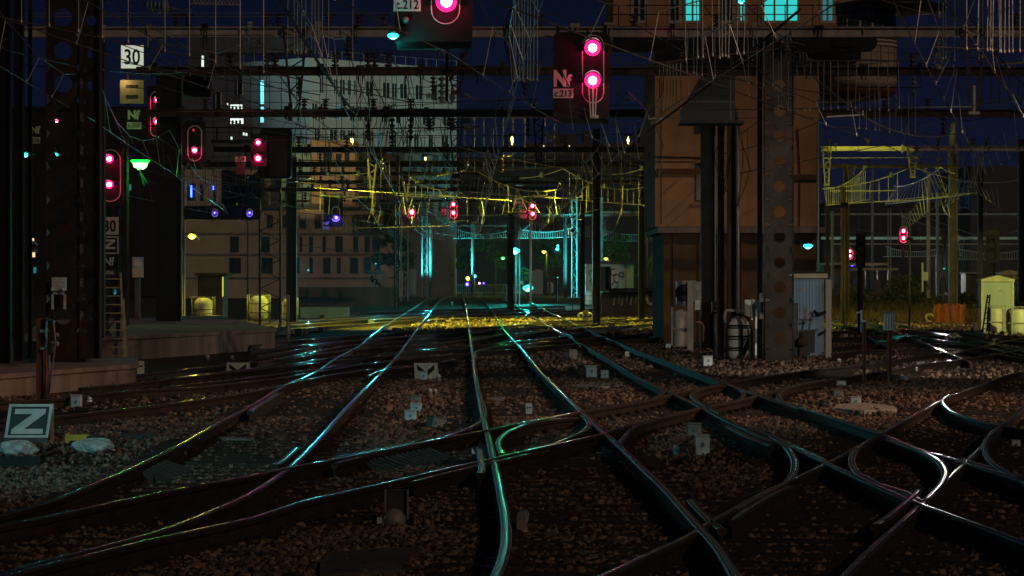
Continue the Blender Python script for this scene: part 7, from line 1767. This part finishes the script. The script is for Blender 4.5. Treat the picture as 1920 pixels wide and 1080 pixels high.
# the weedy bank: an earth rise with dry grass
def bank():
    mb = MB(); nx, ny = 40, 14; vs = []
    for j in range(ny+1):
        for i in range(nx+1):
            Y = 157 + 42*j/ny; x = X_(1555 + 460*i/nx, Y)
            u = j/ny; z = ground(Y) - .05 + 1.5*(u**.7) * min(1, (i/nx)*8) + .15*math.sin(i*1.3+j)*u
            vs.append((x, Y, z))
    mb.add(vs, [(j*(nx+1)+i, j*(nx+1)+i+1, (j+1)*(nx+1)+i+1, (j+1)*(nx+1)+i) for j in range(ny) for i in range(nx)], 0, True)
    tag(mb.build('earth_bank', mat('earth', (0.085, .058, .036), .95, 0, .5, .8, .8, bscale=8)), kind='structure')
    g = np.random.default_rng(5); n = 9000; mb = MB()
    for k in range(n):
        Y = 158 + 40*g.random()**1.2; u = (Y-157)/42; x = X_(1560 + 440*g.random(), Y); z = ground(Y) + 1.4*u**.7 - .1
        h = g.uniform(.15, .5); dx, dy = g.normal(size=2)*.12
        mb.v += [(x-.025, Y, z), (x+.025, Y, z), (x+dx, Y+dy, z+h)]; mb.f.append((3*k, 3*k+1, 3*k+2)); mb.m.append(0); mb.sm.append(False)
    tag(mb.build('dry_grass', DRYM), 'dry brown grass and weeds covering the bank at right', 'grass', kind='stuff')
bank()
# ------------------------------------------------------------------ floodlights added to give the yard's pools of light a source
flood('floodlight on a tall pole beyond the left edge, washing the middle wires yellow', (-33, 143, 15), (4, 152, 6.5), 36000, (.93, 1, .07), 24, -.2, FL_Y, .5)  # added out of view as a source for the yellow wires
for x, y, e, lab in ((-8, 144, 16000, 'small yellow work light on the black fourth gantry beam, left one'), (0, 144, 12500, 'small yellow work light on the black fourth gantry beam, middle one'), (5.8, 144, 12500, 'small yellow work light on the black fourth gantry beam, right one'), (-5, 165.8, 17000, 'small yellow work light on the fifth gantry beam, left one'), (5, 165.8, 17000, 'small yellow work light on the fifth gantry beam, right one')):
    flood(lab, (x, y, 9.4), (x, y+.5, 0), e, (.93, 1, .07), 122, 8.6, FL_Y, .25, .6)  # gantry lights added to turn the ground below yellow
flood('yellow floodlight beyond the right edge, aimed at the gabled cabinet', (27.5, 108, 6), (20.6, 125, .5), 7500, (.95, 1, .22), 36, -.2, FL_Y, .5)  # added out of view to light the cabinet and fat tanks
flood('yellow floodlight aimed up at the wires of the right yard', (15, 130, 5.5), (20, 156, 7.2), 4500, (.93, 1, .07), 34, -.2, FL_Y, .4, .5)  # added to light the right-hand wires yellow
flood('low cyan lamp past the right edge, skimming the rails before the gabled cabinet', (24.5, 107.5, 3.2), (14, 107.8, -.2), 26000, (.05, .9, .9), 15, -.2, FL_C, .3)  # added out of view to lay a cyan strip on the ground
flood('warm yard light on a pole past the right edge near the crossings', (22, 44, 12), (3, 48, 0), 7200, (1, .6, .37), 56, -.2, FL_W, 1.0)  # added out of view to light the near ballast
flood('warm white yard light on a pole past the right edge, aimed at the caged tanks', (13.5, 54, 5.0), (6.4, 74, .6), 4200, (1, .88, .7), 42, -.2, FL_W, .6)  # added out of view to brighten the tank, cabinet and posts
flood('small warm lamp on a low pole by the slab-like mast, aimed at the graffiti hut', (4.5, 214, 6), (9, 244, 1.5), 3800, (1, .74, .55), 46, ground(214), FL_W, .6, .4)  # added to light the hut wall
flood('small warm lamp on a low pole, aimed at the orange net', (18.5, 134, 4), (23.5, 153, .6), 3200, (1, .85, .25), 44, -.2, FL_W, .6, .5)  # added to brighten the net and the ground by it
flood('teal yard light on a pole past the left edge near the viewer', (-10, 16, 6.5), (-2, 40, -.3), 3000, (.3, .9, 1), 34, -.2, FL_C, .9)
flood('cyan floodlight on a short pole, aimed at the cyan lattice masts left of the centre', (-10.7, 288.7, 3.0), (-8.3, 290.6, 6.5), 5500, (.06, 1, .95), 112, ground(288), FL_C, .5, .4)  # added to brighten the two left masts
flood('cyan floodlight on a short pole, aimed at the tall lattice mast right of centre', (3.0, 281, 4.0), (6.4, 290, 6.5), 16000, (.06, 1, .95), 84, ground(281), FL_C, .5, .4)  # added to brighten the tall right mast
flood('cyan floodlight on a short pole, aimed at the thin cyan pole before the trees', (-6.2, 298.2, 3.0), (-4.0, 300.2, 6.5), 3600, (.06, 1, .9), 105, ground(298), FL_C, .5, .4)  # added to brighten the thin pole
for x, Y, z, e, c, lab in ((-14.5, 205, 3.0, 6000, (.04, .75, .95), 'low cyan lamp by the mint green lit wall'), (-10.5, 222, 3.6, 6000, (.04, .75, .95), 'low cyan lamp between the mint wall and the lattice mast'), (-6.8, 232, 3.0, 6000, (.04, .75, .95), 'low cyan lamp at the bend of the cyan-lit track'),
                        (3.9, 246, 2.6, 1400, (.9, .95, 1), 'low white lamp right of the low glaring cyan lamp'), (25.5, 228, 3.2, 5000, (1, .96, .9), 'low white lamp on the right yard behind the shelter'), (33, 220, 3.2, 5000, (1, .96, .9), 'low white lamp far at the right yard near the white post')):
    flood(lab, (x, Y, z), (x*.45 if x < 0 else x*.6, 50, -.2), e, c, 15 if x < 0 else 40, ground(Y), FL_C, .8, .2, .12)  # low lamps added to put glints on the rail heads
flood('pale teal floodlight lighting the upper white apartment block', (-52, 250, 16), (-15, 352, 31), 80000, (.6, 1, .98), 21, ground(250), FL_C, 1.0)  # added to light the upper facade
flood('small warm floodlight at the foot of the cream gable', (-24, 262, 8), (-18.5, 293, 15), 8000, (1, .72, .33), 24, ground(262), FL_W, .6)  # added to brighten the gable
# ------------------------------------------------------------------ thin haze added over the yard for a little lamp glow
hm = bpy.data.materials.new('night_haze'); hm.use_nodes = True
ht = hm.node_tree; ht.nodes.remove(ht.nodes['Principled BSDF'])
pv = ht.nodes.new('ShaderNodeVolumePrincipled'); pv.inputs['Color'].default_value = (.9, .92, .95, 1); pv.inputs['Density'].default_value = 0.00006; pv.inputs['Anisotropy'].default_value = 0.75
ht.links.new(pv.outputs[0], ht.nodes['Material Output'].inputs['Volume'])
mb = MB(); mb.box((-400, -30, -1.6), (400, 1000, 75)); tag(mb.build('haze', hm), kind='stuff')
